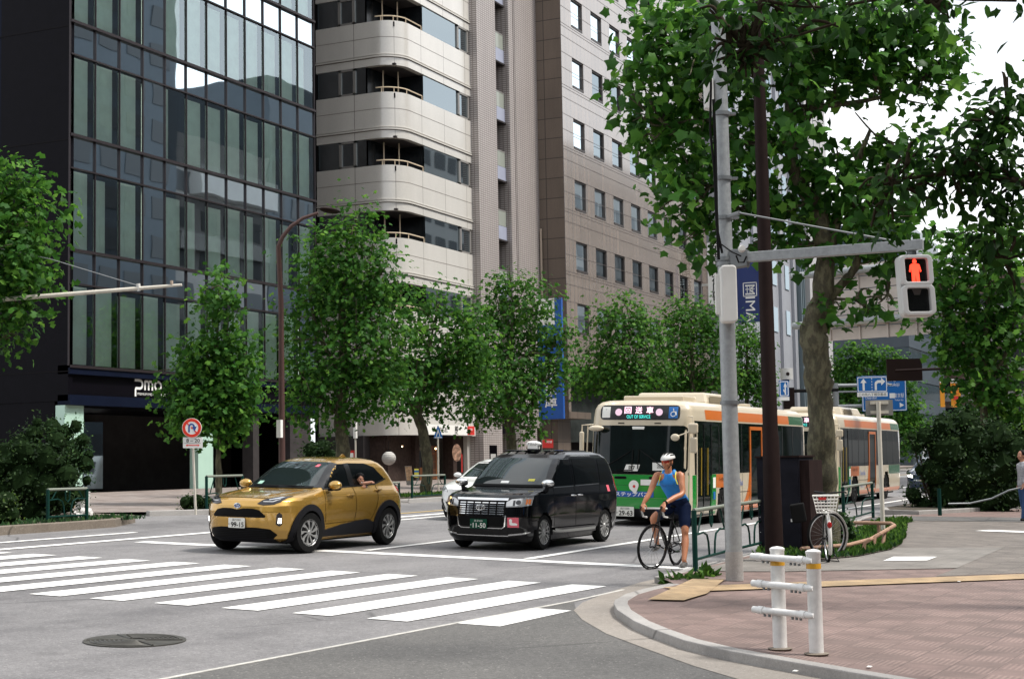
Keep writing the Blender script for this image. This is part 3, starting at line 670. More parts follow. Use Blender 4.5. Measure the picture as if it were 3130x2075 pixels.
ms = thing('navy_vertical_sign', 'navy vertical sign with white Latin letters reading downward on the blue grey building', 'sign', (93.0, 25.6, AX(1715, 745, 93.1).z))
hm = AX(1715, 612, 93.1).z - ms.location.z + .3
MB().box((0, 0, 0), (.3, 1.9, hm)).build('board', 'sign_navy', ms)
MB().box((0.02, -.12, 0), (.32, 0, hm)).build('edge', 'sign_blue', ms)
Md = Matrix.Identity(4); O_ = Vector((-.01, 1.1, hm * .28))
Md = frame(O_, (0, 0, -1), (0, -1, 0))
text('lettering', 'MIMARU', 'sign_white', ms, frame(Vector((-.012, .85, hm * .14)), (0, 0, -1), (0, -1, 0)), w=3.6, h=.62)
mb = MB()
for q in ((-.45, -.45, .45, -.4), (-.45, .4, .45, .45), (-.45, -.45, -.4, .45), (.4, -.45, .45, .45), (-.2, -.3, -.16, .3), (-.02, -.3, .02, .3), (.16, -.3, .2, .3), (-.3, .0, .3, .04)): mb.prism([(q[0], q[1]), (q[2], q[1]), (q[2], q[3]), (q[0], q[3])], 0, .004, frame(Vector((-.012, .85, hm * .52)), FX))
mb.build('crest', 'sign_white', ms)
ws = thing('white_vertical_sign', 'narrow white vertical sign board with black characters at the end of the granite building', 'sign', (89.2, 26.9, AX(1648, 702, 89.2).z))
hw = AX(1648, 560, 89.2).z - ws.location.z
MB().box((0, 0, 0), (.25, 1.1, hw)).build('board', 'sign_white', ws)
for i, ch in enumerate('全国信用荏原醫'):
    text('lettering', ch, 'ink', ws, frame(Vector((-.012, .55, hw * (.93 - .135 * i))), FX), w=.6, h=.55, bold=.01)
MB().box((.02, 1.1, hw * .3), (.2, 2, hw * .34)).box((.02, 1.1, hw * .75), (.2, 2, hw * .79)).build('bracket', 'beige_smooth', ws)
# ---------------------------------------------------------------- far buildings at the end of the street
def block(name, label, x, y, w, d, h, m, rows=0, win='dark_glass_inner', pitch=3.2, vert=False):
    b = thing(name, label, 'building', (x, y, gz(y)))
    MB().box((0, 0, 0), (w, d, h)).build('wall', m, b)
    for r in range(rows):
        z = 2 + r * pitch
        MB().box((-.05, -.05, z), (w + .02, .0, z + 1.5)).build('window', win, b); MB().box((-.05, .0, z), (.0, d - .3, z + 1.5)).build('window', win, b)
    return b
mat('brown_block', (.22, .15, .12), .6, 0, .15, .5); mat('white_block', (.6, .58, .55), .6, 0, .05, .5); mat('slate_glass', (.06, .085, .1), .15, 0, .3, .3); mat('fac_a', (.3, .29, .28), .6, 0, .1, .5); mat('fac_b', (.07, .09, .11), .5, 0, .1, .5); mat('fac_c', (.5, .49, .47), .5, 0, .08, .5)
b = block('brown_balcony_building', 'brown apartment building with many balconies far along the street', 178, 17.5, 26, 14, 21.5, 'brown_block', 6)
mb = MB()
for r in range(6):
    for k in range(5): mb.box((-.9, .4 + k * 2.7, 1.0 + r * 3.2), (0, 2.6 + k * 2.7, 1.9 + r * 3.2))
mb.build('balconies', 'fac_a', b); MB().box((-.3, -.3, 21.5), (26, 14, 21.9)).build('parapet', 'fac_c', b)
block('slate_glass_building', 'dark slate glass building behind the back of the large road sign', 150, 27, 20, 14, 24, 'slate_glass', 6, 'fac_b')
block('white_office_building', 'white office building with window strips at the far end of the street', 215, 11.0, 50, 7.5, 30, 'white_block', 7)
block('distant_grey_tower', 'tall bluish grey tower rising behind the big plane tree', 140, 62, 26, 20, 82, 'fac_b', 20, 'slate_glass', 3.9)
b = thing('street_sign_pillar', 'white round advertising pillar with orange boards far behind the hedge', 'pillar', (120, 9.2, gz(9)))
pz = AZ(2208, 880, 116).z
MB().cyl((0, 0, 0), (0, 0, pz - b.location.z + 6), .55, 16).build('pillar', 'white_block', b)
mat('sign_orange', (.75, .3, .02), .5)
for k, (u0, u1, s) in enumerate(((2197, 2219, 'デニーズ'), (2172, 2182, ''))):
    q0 = AZ(u0, 940, 112); q1 = AZ(u1, 940, 112); q2 = AZ(u0, 875, 112)
    tb_ = thing('orange_sign_board', ('bright orange vertical board with red katakana letters on the white pillar' if s else 'narrow orange board on the left side of the white pillar'), 'sign', q0)
    w_ = (q1 - q0).length; h_ = q2.z - q0.z; M_ = frame(Vector((0, 0, 0)), R0)
    MB().prism([(0, 0), (w_, 0), (w_, h_), (0, h_)], 0, .1, M_).build('board', 'sign_orange', tb_)
    MB().prism([(0, h_ * .86), (w_, h_ * .86), (w_, h_), (0, h_)], .1, .12, M_).build('cap_panel', 'sign_cream', tb_)
    for i, ch in enumerate(s): text('lettering', ch, 'sign_red', tb_, frame(Vector((0, 0, 0)), R0) @ Matrix.Translation((w_ / 2, h_ * (.74 - .21 * i), .125)), w=w_ * .62, h=h_ * .15, bold=.02)
# ---------------------------------------------------------------- buildings on our side of the street, mirrored in the glass, plus unseen dark blocks added to cut low sky light
def opp(name, label, x, w, y, h, m, rows, pitch=3.4):
    b = thing(name, label, 'building', (x, y, gz(y)), 0)
    MB().box((0, -14, 0), (w, 0, h)).build('wall', m, b)
    nw_ = max(2, int(w / 3.2)); mb = MB()
    for r in range(rows):
        for i in range(nw_):
            xx = .8 + i * (w - 1) / nw_; mb.box((xx, 0, 3.4 + r * pitch), (xx + (w - 1) / nw_ * .68, .06, 3.4 + r * pitch + 1.9))
    mb.build('windows', 'opp_window', b); return b
mat('opp_window', (.07, .075, .08), .4, spec=.3)
opp('dark_slab_tower', 'tall dark tower across the street mirrored at the left of the glass facade', 84, 25, -15, 62, 'fac_b', 16)
ob_ = opp('low_grey_block', 'low grey block across the street mirrored in the glass facade', 109.3, 15.5, -16, 32.5, 'fac_a', 8)
MB().box((3, 0, 27.2), (15.6, 1.2, 29.8)).build('pale_ledge', 'fac_c', ob_); MB().box((1, 0, 22), (15, .5, 23.4)).build('pale_ledge', 'fac_c', ob_)
opp('mid_grey_block', 'mid height grey block across the street mirrored in the glass facade', 125, 26, -16, 41, 'fac_b', 10)
opp('pale_block', 'pale block across the street mirrored in the granite facade', 151.5, 38, -17, 43, 'fac_c', 11)
opp('grey_block', 'grey block across the street mirrored low in the granite windows', 190, 80, -17, 46, 'fac_a', 12)
opp('near_sky_blocker', 'unseen dark block added behind the camera to darken the car reflections', 26, 56, -20, 30, 'fac_b', 8)  # unseen, added so the cars mirror something dark instead of low sky
opp('left_sky_blocker', 'unseen dark block added behind and left of the camera to darken the taxi side', -60, 84, -26, 28, 'fac_b', 7)  # unseen too, extends the added dark row to the left
for _n, _l, _y, _h in (('cross_sky_blocker', 'unseen dark block added across the side street to cut low sky light', -22, 26), ('cross_sky_blocker_tall', 'second unseen block added across the side street to cut low sky light', 24, 32)):  # added out of view so the sky stays open only overhead
    b = thing(_n, _l, 'building', (-60, _y, gz(_y))); MB().box((0, 0, 0), (14, 40, _h)).build('wall', 'fac_b', b)
    mb = MB()
    for r in range(7):
        for i in range(11): mb.box((14, 1.5 + i * 3.5, 3.5 + r * 3.4), (14.05, 3.9 + i * 3.5, 5.4 + r * 3.4))
    mb.build('windows', 'opp_window', b)
for nm in ('beige_rounded_building', 'restaurant_fascia_sign', 'shop_awning', 'tiled_apartment_tower', 'granite_office_building', 'blue_bank_sign', 'blue_grey_building', 'pale_concrete_tower', 'navy_vertical_sign', 'white_vertical_sign'):
    o_ = bpy.data.objects[nm]; o_.location = CAMP + (Vector(o_.location) - CAMP) * 1.1; o_.scale = (1.1, 1.1, 1.1)
# ================================================================ trees and plants
def leafmat(name, c, ct, rough=.42, isl=.55, spec=.5):
    M = bpy.data.materials.new(name); M.use_nodes = True; n = M.node_tree; p = n.nodes['Principled BSDF']; MATS[name] = M; l = n.links.new
    g = n.nodes.new('ShaderNodeNewGeometry'); r = n.nodes.new('ShaderNodeValToRGB'); l(g.outputs['Random Per Island'], r.inputs[0])
    e = r.color_ramp.elements; e[0].color = (*[x * (1 - isl) for x in c], 1); e[1].color = (*ct, 1); e[0].position = 0; e[1].position = 1
    q = e.new(.55); q.color = (*c, 1); q = e.new(.88); q.color = (*[(a + b) / 2 for a, b in zip(c, ct)], 1)
    l(r.outputs[0], p.inputs['Base Color']); p.inputs['Roughness'].default_value = rough; p.inputs['Specular IOR Level'].default_value = spec
    tr = n.nodes.new('ShaderNodeBsdfTranslucent'); hs = n.nodes.new('ShaderNodeHueSaturation'); hs.inputs['Hue'].default_value = .485; hs.inputs['Value'].default_value = 1.5; l(r.outputs[0], hs.inputs['Color']); l(hs.outputs[0], tr.inputs[0])
    mx = n.nodes.new('ShaderNodeMixShader'); mx.inputs[0].default_value = .44; l(p.outputs[0], mx.inputs[1]); l(tr.outputs[0], mx.inputs[2]); l(mx.outputs[0], n.nodes['Material Output'].inputs[0]); return M
leafmat('plane_leaf', (.034, .125, .016), (.12, .27, .035), .6, .45, .2); leafmat('plane_leaf_near', (.034, .13, .016), (.13, .3, .04), .5, spec=.25); leafmat('dark_leaf', (.014, .05, .009), (.045, .12, .02), .5, spec=.12)
leafmat('hedge_leaf', (.018, .048, .014), (.06, .11, .03), .6, spec=.25); leafmat('shrub_leaf', (.03, .085, .03), (.09, .18, .06), .6, spec=.25); leafmat('weed_leaf', (.038, .105, .016), (.12, .24, .04), .6, spec=.2); leafmat('low_hedge_leaf', (.035, .08, .015), (.12, .2, .03), .5)
t = NT('bark'); n1 = t.noise(9, t.mapv((1, 1, .5)), 5, .6); n2 = t.noise(30, None, 4)
c = t.mix(t.mr(n1, .45, .56, 0, 1), (.055, .045, .028), (.125, .112, .066)); c = t.mix(t.mr(t.noise(5, t.mapv((1, 1, .4)), 3), .55, .62, 0, .7), c, (.035, .03, .018)); c = t.mix(t.mr(n2, .4, .7, 0, .4), c, (.09, .1, .045)); t.col(c); t.p.inputs['Roughness'].default_value = .85; t.bump(n2, .5, .03)
mat('bark_dark', (.035, .028, .018), .9, 0, .35, 8, .4, 30)
PALM = np.array([(0, 0, 0), (.34, -.05, -.06), (.36, .16, -.03), (.58, .40, -.12), (.36, .50, -.02), (.22, .66, -.02), (0, .98, -.14), (-.22, .66, -.02), (-.36, .50, -.02), (-.58, .40, -.12), (-.36, .16, -.03), (-.34, -.05, -.06), (0, .33, .06)])
PALMF = [(12, i, i + 1) for i in range(11)] + [(12, 11, 0)]
STAR = np.array([(0, 0, 0), (.45, .12, -.06), (.2, .42, .03), (.42, .62, -.06), (0, 1, -.1), (-.42, .62, -.06), (-.2, .42, .03), (-.45, .12, -.06)])
STARF = [(0, 1, 2, 6), (0, 6, 7, 7), (2, 3, 4, 6), (6, 4, 5, 5)]
STARF = [(0, 1, 2), (0, 2, 6), (0, 6, 7), (2, 3, 4), (2, 4, 6), (6, 4, 5)]
ELL = np.array([(0, 0, 0), (.2, .25, .03), (.22, .6, .03), (0, 1, -.12), (-.22, .6, .03), (-.2, .25, .03)]); ELLF = [(0, 1, 2), (0, 2, 3), (0, 3, 4), (0, 4, 5)]
def leaves(name, pos, nrm, tip, size, m, parent, tpl=STAR, tf=STARF):
    n = len(pos); nrm = nrm / (np.linalg.norm(nrm, axis=1, keepdims=True) + 1e-9)
    tip = tip - nrm * (tip * nrm).sum(1, keepdims=True); tip /= (np.linalg.norm(tip, axis=1, keepdims=True) + 1e-9); sd_ = np.cross(tip, nrm)
    T = tpl[None]; s = size[:, None, None] 
    V = pos[:, None] + s * (T[..., :1] * sd_[:, None] + T[..., 1:2] * tip[:, None] + T[..., 2:] * nrm[:, None])
    k = len(tpl); F = (np.array(tf)[None] + (np.arange(n) * k)[:, None, None]).reshape(-1)
    me = bpy.data.meshes.new(name); nf_ = n * len(tf); me.vertices.add(n * k); me.vertices.foreach_set('co', V.reshape(-1).astype(np.float32))
    me.loops.add(len(F)); me.loops.foreach_set('vertex_index', F.astype(np.int32)); me.polygons.add(nf_); me.polygons.foreach_set('loop_start', np.arange(nf_, dtype=np.int32) * 3); me.polygons.foreach_set('loop_total', np.full(nf_, 3, dtype=np.int32))
    me.update(); me.validate(); me.materials.append(MATS[m]); ob = bpy.data.objects.new(name, me); COL.objects.link(ob)
    if parent: ob.parent = parent
    return ob
def scatter(blobs, per, clump, lsize, spread=.32, surf=.45, up=.7, droop=-.35, cpm=None):
    """blobs: (centre Vector, radius m, depth radius). returns pos, nrm, tip, size"""
    P, N_, T_, S_ = [], [], [], []
    for c, r, rd in blobs:
        nc = max(2, int(cpm * r * r)); c = np.array(c)
        d = RNG.normal(size=(nc, 3)); d /= np.linalg.norm(d, axis=1, keepdims=True)
        rad = RNG.uniform(0, 1, nc) ** surf
        f = np.array(F0); dd = d * rad[:, None] * r; dd = dd + f * (dd @ f)[:, None] * (rd / r - 1)
        cc = c + dd
        k = clump; q = RNG.normal(size=(nc, k, 3)) * spread * np.array([1, 1, .7])
        pp = cc[:, None] + q; out = d[:, None] * .8 + RNG.normal(size=(nc, k, 3)) * .55; out[..., 2] += up
        tp = q / (np.linalg.norm(q, axis=2, keepdims=True) + 1e-6) + d[:, None] * .5 + RNG.normal(size=(nc, k, 3)) * .5; tp[..., 2] += droop
        P.append(pp.reshape(-1, 3)); N_.append(out.reshape(-1, 3)); T_.append(tp.reshape(-1, 3)); S_.append(lsize * RNG.uniform(.4, 1.2, nc * k))
    return np.concatenate(P), np.concatenate(N_), np.concatenate(T_), np.concatenate(S_)
def limb(mb, pts, r, n=8, wob=.06):
    # smooth path through pts with small wobble
    P = [Vector(p) for p in pts]; out = []; rs = []
    m_ = len(P)
    for i in range(m_ - 1):
        p0, p1, p2, p3 = P[max(i - 1, 0)], P[i], P[i + 1], P[min(i + 2, m_ - 1)]
        for j in range(5):
            t = j / 5; q = .5 * ((2 * p1) + (p2 - p0) * t + (2 * p0 - 5 * p1 + 4 * p2 - p3) * t * t + (3 * p1 - p0 - 3 * p2 + p3) * t ** 3)
            k = (i + t) / (m_ - 1); rr = r[0] * (1 - k) + r[1] * k if len(r) == 2 else np.interp(i + t, range(m_), r)
            out.append(q + Vector(RNG.normal(size=3)) * wob * rr); rs.append(rr * (1 + .06 * RNG.normal()))
    out.append(P[-1]); rs.append(r[-1]); mb.tube(out, rs, n)
def tree(name, label, base, Z, blobs, trunk, cpm=9, clump=9, lsize=.2, m='plane_leaf', tpl=(STAR, STARF), group=None, bark='bark', spread=.3, twigs=True, dfac=.8, up=.7, surf=.45, jitter=.35):
    """blobs in (u, v, r) photo pixels at view depth Z; trunk: list of limbs, each ([(u,v[,dz])...], (r0,r1))"""
    t = thing(name, label, 'tree', base, 0, group); bl = []
    for u, v, r in blobs:
        c = AZ(u, v, Z) + F0 * float(RNG.normal() * jitter * r * KP * Z / FPX); rm = r * KP * Z / FPX; bl.append((c - base, rm, rm * dfac))
    P, N_, T_, S_ = scatter(bl, 0, clump, lsize, spread, cpm=cpm * (2.4 if m == 'plane_leaf_near' else 2.6 if m == 'dark_leaf' else 6.2), up=up, surf=surf)
    leaves('crown', P, N_, T_, S_, m, t, *tpl)
    mb = MB()
    tops = []
    for pts, r in trunk:
        w = [(AZ(p[0], p[1], Z + (p[2] if len(p) > 2 else 0)) - base) for p in pts]
        limb(mb, w, r, 14 if r[0] > .12 else 8); tops += w
    if twigs:
        for c, rm, rd in bl:
            s = min(tops, key=lambda q: (q - c).length + max(0, (q.z - c.z)) * 1.2)
            mid = s * .5 + c * .5 + Vector((0, 0, -.12 * rm)) + Vector(RNG.normal(size=3)) * .15 * rm
            limb(mb, [s, mid, c], (max(.02, .05 * rm ** .6), .012), 6)
            for _ in range(3 if rm > .8 else 1):
                e_ = c + Vector(RNG.normal(size=3)) * rm * .55; limb(mb, [mid, (mid + e_) / 2 + Vector((0, 0, .1)), e_], (.028, .008), 5)
    mb.build('trunk', bark, t, smooth='all'); return t
def far_tree(u, label, blobs, trunk, y=25., **k):
    b = onrow(u, y); Z = depth(b); return tree('plane_tree', label, b, Z, blobs, trunk, group='plane trees along the far kerb', **k)
far_tree(-30, 'leafy plane tree cut off by the left edge of the picture', [(0, 400, 45), (50, 430, 50), (20, 500, 80), (80, 520, 45), (60, 590, 65), (10, 620, 90), (75, 650, 40), (30, 720, 60), (-60, 480, 110), (-80, 620, 120), (-30, 740, 70), (-110, 740, 80), (40, 770, 22)], [([(-30, 1200), (-35, 1000), (-40, 800), (-30, 560)], (.2, .07))], cpm=13, lsize=.2)
far_tree(505, 'slim young plane tree with a narrow pointed crown behind the round road sign', [(510, 640, 18), (505, 680, 42), (490, 720, 34), (530, 722, 30), (500, 775, 20), (480, 800, 30), (540, 810, 55), (470, 830, 60), (500, 870, 85), (440, 880, 50), (560, 870, 35), (575, 905, 30), (410, 915, 35), (470, 930, 75), (540, 945, 55), (410, 960, 38), (560, 960, 28), (460, 985, 35), (530, 1000, 25)], [([(506, 1174), (505, 1110), (503, 1000), (500, 860), (506, 640)], (.11, .02))], cpm=17, lsize=.19, spread=.24)
far_tree(787, 'largest plane tree of the row, spreading behind the curved lamp post', [(818, 490, 30), (830, 530, 42), (770, 545, 35), (730, 575, 40), (860, 560, 42), (800, 600, 85), (745, 640, 75), (700, 700, 45), (870, 640, 55), (830, 690, 95), (915, 690, 45), (750, 740, 90), (690, 790, 45), (680, 830, 30), (860, 780, 95), (930, 760, 40), (780, 860, 95), (710, 880, 60), (870, 880, 75), (700, 940, 45), (775, 950, 50), (905, 870, 50), (840, 930, 50)], [([(787, 1158), (792, 1040), (785, 960), (795, 850), (790, 700), (815, 520)], (.2, .22, .19, .16, .11, .02)), ([(790, 870), (740, 780), (715, 690)], (.1, .03)), ([(792, 800), (850, 740), (880, 620)], (.1, .03)), ([(785, 960), (740, 915), (700, 880)], (.08, .03))], cpm=10, lsize=.185)
far_tree(975, 'plane tree with a leaning trunk in front of the restaurant sign', [(1010, 670, 22), (990, 715, 45), (1045, 720, 45), (1090, 735, 35), (950, 760, 55), (1030, 790, 75), (1090, 800, 60), (970, 850, 70), (1050, 870, 75), (900, 850, 40), (905, 900, 38), (1100, 870, 40), (960, 910, 45), (925, 935, 28), (895, 925, 25), (1020, 925, 45), (1000, 955, 22), (925, 962, 18), (1075, 925, 30)], [([(980, 1147), (988, 1080), (978, 1000), (962, 945), (975, 890), (1000, 760)], (.19, .19, .17, .17, .13, .03)), ([(962, 945), (930, 915), (900, 900)], (.11, .04)), ([(966, 940), (1010, 880), (1050, 800)], (.12, .04)), ([(972, 950), (985, 935), (1010, 935)], (.06, .02))], cpm=10, lsize=.185)
far_tree(1180, 'round headed plane tree between the taxi roof and the pinkish tower', [(1165, 650, 36), (1215, 660, 36), (1150, 700, 55), (1240, 705, 48), (1190, 740, 80), (1110, 740, 45), (1270, 770, 50), (1140, 810, 75), (1225, 830, 80), (1285, 845, 40), (1090, 850, 45), (1170, 890, 85), (1235, 895, 50), (1300, 780, 26), (1308, 825, 28), (1306, 872, 24), (1110, 930, 45), (1195, 945, 52), (1085, 960, 28), (1130, 968, 30), (1235, 985, 22), (1215, 1000, 20)], [([(1188, 1135), (1182, 1040), (1176, 960), (1175, 860), (1185, 720)], (.2, .2, .18, .12, .03)), ([(1177, 960), (1130, 880), (1115, 790)], (.11, .03)), ([(1180, 980), (1240, 920), (1265, 820)], (.11, .03))], cpm=9, lsize=.185)
far_tree(1440, 'plane tree directly above the front of the nearer bus', [(1440, 700, 28), (1400, 740, 45), (1470, 740, 45), (1440, 790, 75), (1380, 820, 45), (1510, 780, 40), (1420, 860, 75), (1490, 860, 65), (1360, 880, 38), (1450, 920, 60), (1345, 900, 25), (1530, 850, 30)], [([(1440, 1120), (1440, 900), (1440, 740)], (.2, .04))], cpm=8.5, lsize=.21, clump=8)
far_tree(1600, 'plane tree above the roof of the nearer bus, left of the steel pole', [(1590, 705, 30), (1555, 735, 42), (1625, 730, 42), (1590, 780, 70), (1655, 780, 45), (1560, 850, 65), (1630, 860, 70), (1540, 800, 35), (1600, 920, 60), (1670, 870, 40)], [([(1600, 1110), (1600, 900), (1595, 740)], (.2, .04))], cpm=8.5, lsize=.21, clump=8)
far_tree(1725, 'plane tree seen between the steel pole and the brown post', [(1725, 755, 28), (1700, 790, 40), (1745, 800, 36), (1715, 850, 60), (1755, 870, 38), (1690, 880, 45), (1730, 910, 55), (1770, 920, 25)], [([(1725, 1103), (1725, 900), (1725, 780)], (.2, .04))], cpm=8.5, lsize=.22, clump=8)
far_tree(2010, 'farthest plane tree of the row, right of the big trunk', [(1960, 820, 32), (2010, 825, 38), (2060, 840, 34), (1940, 860, 36), (1990, 880, 55), (2050, 890, 50), (2090, 910, 40), (1960, 930, 55), (2100, 960, 40), (2040, 950, 55), (2120, 1000, 35), (2080, 1010, 45)], [([(2010, 1087), (2010, 960), (2005, 860)], (.25, .05))], cpm=6, lsize=.33, clump=8, spread=.4)
# big near plane tree
nb = G(1903, 1275); nb = Vector((nb.x, nb.y, gz(nb.y))); ZN = depth(nb)
big = [(1490, 30, 45), (1540, 60, 60), (1600, 40, 60), (1470, 105, 35), (1520, 140, 65), (1590, 130, 75), (1480, 190, 40), (1425, 200, 20), (1550, 220, 75), (1490, 265, 45), (1610, 230, 60), (1540, 310, 75), (1490, 340, 30), (1600, 350, 60), (1560, 400, 60), (1520, 415, 18), (1600, 450, 60), (1560, 500, 38), (1610, 530, 50), (1650, 500, 40), (1575, 560, 26), (1535, 500, 14),
       (1660, 60, 60), (1700, 110, 60), (1650, 180, 60), (1720, 190, 60), (1690, 280, 65), (1740, 340, 60), (1680, 390, 60), (1740, 440, 60), (1700, 500, 50), (1740, 560, 38), (1800, 500, 55), (1830, 560, 50), (1840, 430, 55), (1800, 320, 70), (1830, 220, 75), (1760, 60, 80), (1840, 100, 90), (1900, 30, 80), (1930, 120, 85), (1980, 60, 80), (2040, 40, 80), (2110, 30, 60), (2160, 90, 50), (2080, 110, 75), (2010, 150, 75), (1930, 190, 50), (2130, 170, 50), (2180, 130, 40), (2200, 170, 35), (2060, 200, 55), (2140, 240, 35), (2190, 200, 30), (2000, 195, 30),
       (1890, 300, 28), (1880, 380, 55), (1930, 420, 60), (1990, 380, 55), (2040, 330, 40), (2080, 370, 50), (2030, 440, 60), (1970, 480, 65), (1900, 500, 55), (2090, 450, 55), (2050, 520, 60), (1980, 560, 45), (2100, 540, 45), (2040, 590, 35), (2090, 600, 38), (1930, 600, 30), (2120, 335, 24), (1890, 560, 30),
       (1900, 690, 26), (1935, 710, 26), (1880, 725, 14), (1985, 690, 24), (2030, 700, 24), (2062, 705, 22), (2055, 650, 20), (1900, 740, 16), (2010, 715, 16)]
pt_ = tree('plane_tree', 'big near plane tree with a mottled trunk standing behind the parked bicycle', nb, ZN, big,
    [([(1905, 1285), (1903, 1180), (1898, 1060), (1893, 930), (1885, 830), (1879, 760), (1898, 690), (1905, 600), (1902, 540)], (.30, .27, .25, .235, .23, .235, .19, .17, .17)),
     ([(1902, 560), (1885, 480), (1850, 430), (1826, 350), (1830, 200), (1850, 60)], (.17, .16, .13, .10, .09, .06)), ([(1905, 620), (1930, 520), (1960, 430), (2010, 300)], (.12, .09, .07, .03)),
     ([(1905, 700), (1950, 650), (1978, 610), (1985, 560)], (.09, .08, .07, .05)), ([(1868, 775), (1858, 762), (1862, 750)], (.1, .09)), ([(1830, 350), (1870, 250), (1860, 120), (1890, 20)], (.09, .08, .06, .04)),
     ([(1830, 330), (1720, 330), (1630, 280), (1540, 290)], (.06, .05, .04, .015)), ([(1640, 290), (1625, 130), (1560, 100)], (.03, .03, .015)), ([(1860, 470), (1740, 470), (1640, 430)], (.06, .03)), ([(1850, 250), (1950, 240), (2050, 220), (2150, 170)], (.06, .02)), ([(1855, 130), (1960, 90), (2100, 80)], (.06, .02)), ([(2060, 330), (2020, 310), (1975, 260)], (.03, .012)), ([(1910, 690), (1970, 690), (2050, 680)], (.03, .01)), ([(1930, 520), (2000, 480), (2080, 470)], (.05, .02))],
    cpm=30, clump=7, lsize=.225, m='plane_leaf_near', tpl=(PALM, PALMF), spread=.2, dfac=1.5, up=.45, surf=.5)
# dark broad-leaved tree overhanging from the right, close to the camera
dz_ = 17.
db = CAMP + ray(2620, 1200) * 17.5; db.z = gz(db.y)
dark = [(2330, 175, 30), (2350, 230, 40), (2290, 250, 42), (2240, 280, 30), (2330, 300, 55), (2270, 320, 45), (2200, 345, 42), (2150, 370, 38), (2110, 400, 30), (2240, 380, 50), (2310, 390, 60), (2190, 420, 45), (2350, 450, 50), (2280, 460, 50), (2070, 420, 30), (2150, 460, 28), (2300, 520, 42), (2340, 540, 45), (2230, 450, 35), (2120, 345, 22), (2270, 580, 18), (2330, 620, 38), (2290, 565, 26), (2350, 660, 20), (2085, 380, 22), (2040, 400, 20), (2000, 430, 22), (2030, 470, 24), (2060, 510, 22), (2010, 520, 14)]
tree('broadleaf_tree', 'dark broad leaved tree hanging in from the right edge behind the pedestrian signal', db, 17., dark, [([(2620, 1250), (2600, 700), (2560, 400), (2480, 150)], (.25, .06)), ([(2590, 560), (2480, 470), (2350, 420), (2200, 400), (2060, 420)], (.09, .06, .05, .03, .01)), ([(2560, 400), (2450, 330), (2320, 270)], (.06, .02)), ([(2590, 600), (2450, 570), (2320, 600)], (.05, .01))], cpm=72, clump=7, lsize=.19, m='dark_leaf', tpl=(ELL, ELLF), bark='bark_dark', spread=.13, dfac=1.2, up=.3)
dz_ = 12.5; ob2 = CAMP + ray(1700, -900) * 11; ob2 = Vector((9.0, 1.2, gz(1.2)))
top = [(1640, 20, 30), (1700, 40, 45), (1760, 50, 45), (1740, 110, 45), (1690, 130, 36), (1800, 90, 30), (1655, 140, 20), (1650, 90, 26), (1700, 175, 26), (1830, 30, 40), (2080, -5, 26), (2150, 10, 26), (2190, 15, 24), (2185, 40, 14), (1780, 140, 26), (1750, 160, 24), (1680, 60, 30), (1900, 20, 30), (1960, 10, 30), (2020, 0, 30), (1930, 55, 16), (2350, 0, 10), (1720, 80, 30)]
tree('broadleaf_tree', 'dark hanging branches of a nearby tree across the top in front of the brown post', ob2, 13.5, top, [([(1900, -260), (1800, -120), (1760, 0), (1720, 110)], (.05, .04, .03, .01)), ([(1900, -260), (2000, -80), (2140, -10)], (.05, .01)), ([(3100, 1700, -4), (2800, 300, -2), (2300, -400), (1900, -260)], (.2, .16, .12, .05))], cpm=75, clump=6, lsize=.17, m='dark_leaf', tpl=(ELL, ELLF), bark='bark_dark', spread=.12, dfac=1.3, up=.3)
# lower plane tree on the right
rb2 = Vector((50, 6.2, gz(6.2)))
rp = Vector((48.5, 5.5, 0)); rp.z = gz(rp.y); ZR = depth(rp)
low = [(2240, 560, 42), (2300, 545, 45), (2350, 580, 50), (2190, 590, 36), (2165, 640, 26), (2215, 640, 50), (2280, 640, 60), (2340, 680, 55), (2180, 700, 34), (2150, 745, 26), (2220, 720, 60), (2290, 740, 60), (2350, 770, 50), (2200, 790, 48), (2260, 810, 55), (2330, 840, 55), (2210, 850, 36), (2250, 880, 42), (2300, 905, 50), (2345, 930, 50), (2180, 800, 24), (2185, 560, 28), (2130, 720, 14), (2250, 930, 26)]
tree('plane_tree', 'plane tree with star shaped leaves behind the pedestrian signal on the right', rp, ZR, low, [([(2278, 1190), (2275, 1050), (2272, 900), (2280, 700), (2290, 580)], (.16, .03)), ([(2272, 900), (2330, 800), (2350, 700)], (.08, .03)), ([(2272, 880), (2220, 800), (2200, 720)], (.08, .03))], cpm=9, clump=8, lsize=.27, m='plane_leaf', spread=.28)
# hedges and shrubs
mat('dark_core', (.008, .018, .005), .9, 0, .5, 30)  # dark balls added inside bushes to stop bright sky showing through
def bush(name, label, base, Z, blobs, m, cpm, clump, ls, cat='shrub', tpl=(ELL, ELLF), stem=True, group=None, spread=.12, dfac=.9, core=.62):
    t = thing(name, label, cat, base, 0, group); bl = []
    for u, v, r in blobs:
        rm = r * KP * Z / FPX; bl.append((AZ(u, v, Z) - base, rm, rm * dfac))
    P, N_, T_, S_ = scatter(bl, 0, clump, ls, spread, cpm=cpm * 2.8, up=.3, droop=.1, surf=.33)
    leaves('foliage', P, N_, T_, S_, m, t, *tpl)
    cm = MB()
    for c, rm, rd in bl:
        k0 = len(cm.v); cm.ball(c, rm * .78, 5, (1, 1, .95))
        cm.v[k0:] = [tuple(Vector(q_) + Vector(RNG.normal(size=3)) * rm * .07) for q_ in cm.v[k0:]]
    if core: cm.build('dark_core', 'dark_core', t)
    if stem:
        mb = MB()
        for c, rm, rd in bl:
            if c.z > .2: limb(mb, [Vector((c.x * .5, c.y * .5, .02)), Vector((c.x * .8, c.y * .8, c.z * .6)), c], (.035, .012), 5)
        mb.build('stem', 'bark_dark', t)
    return t
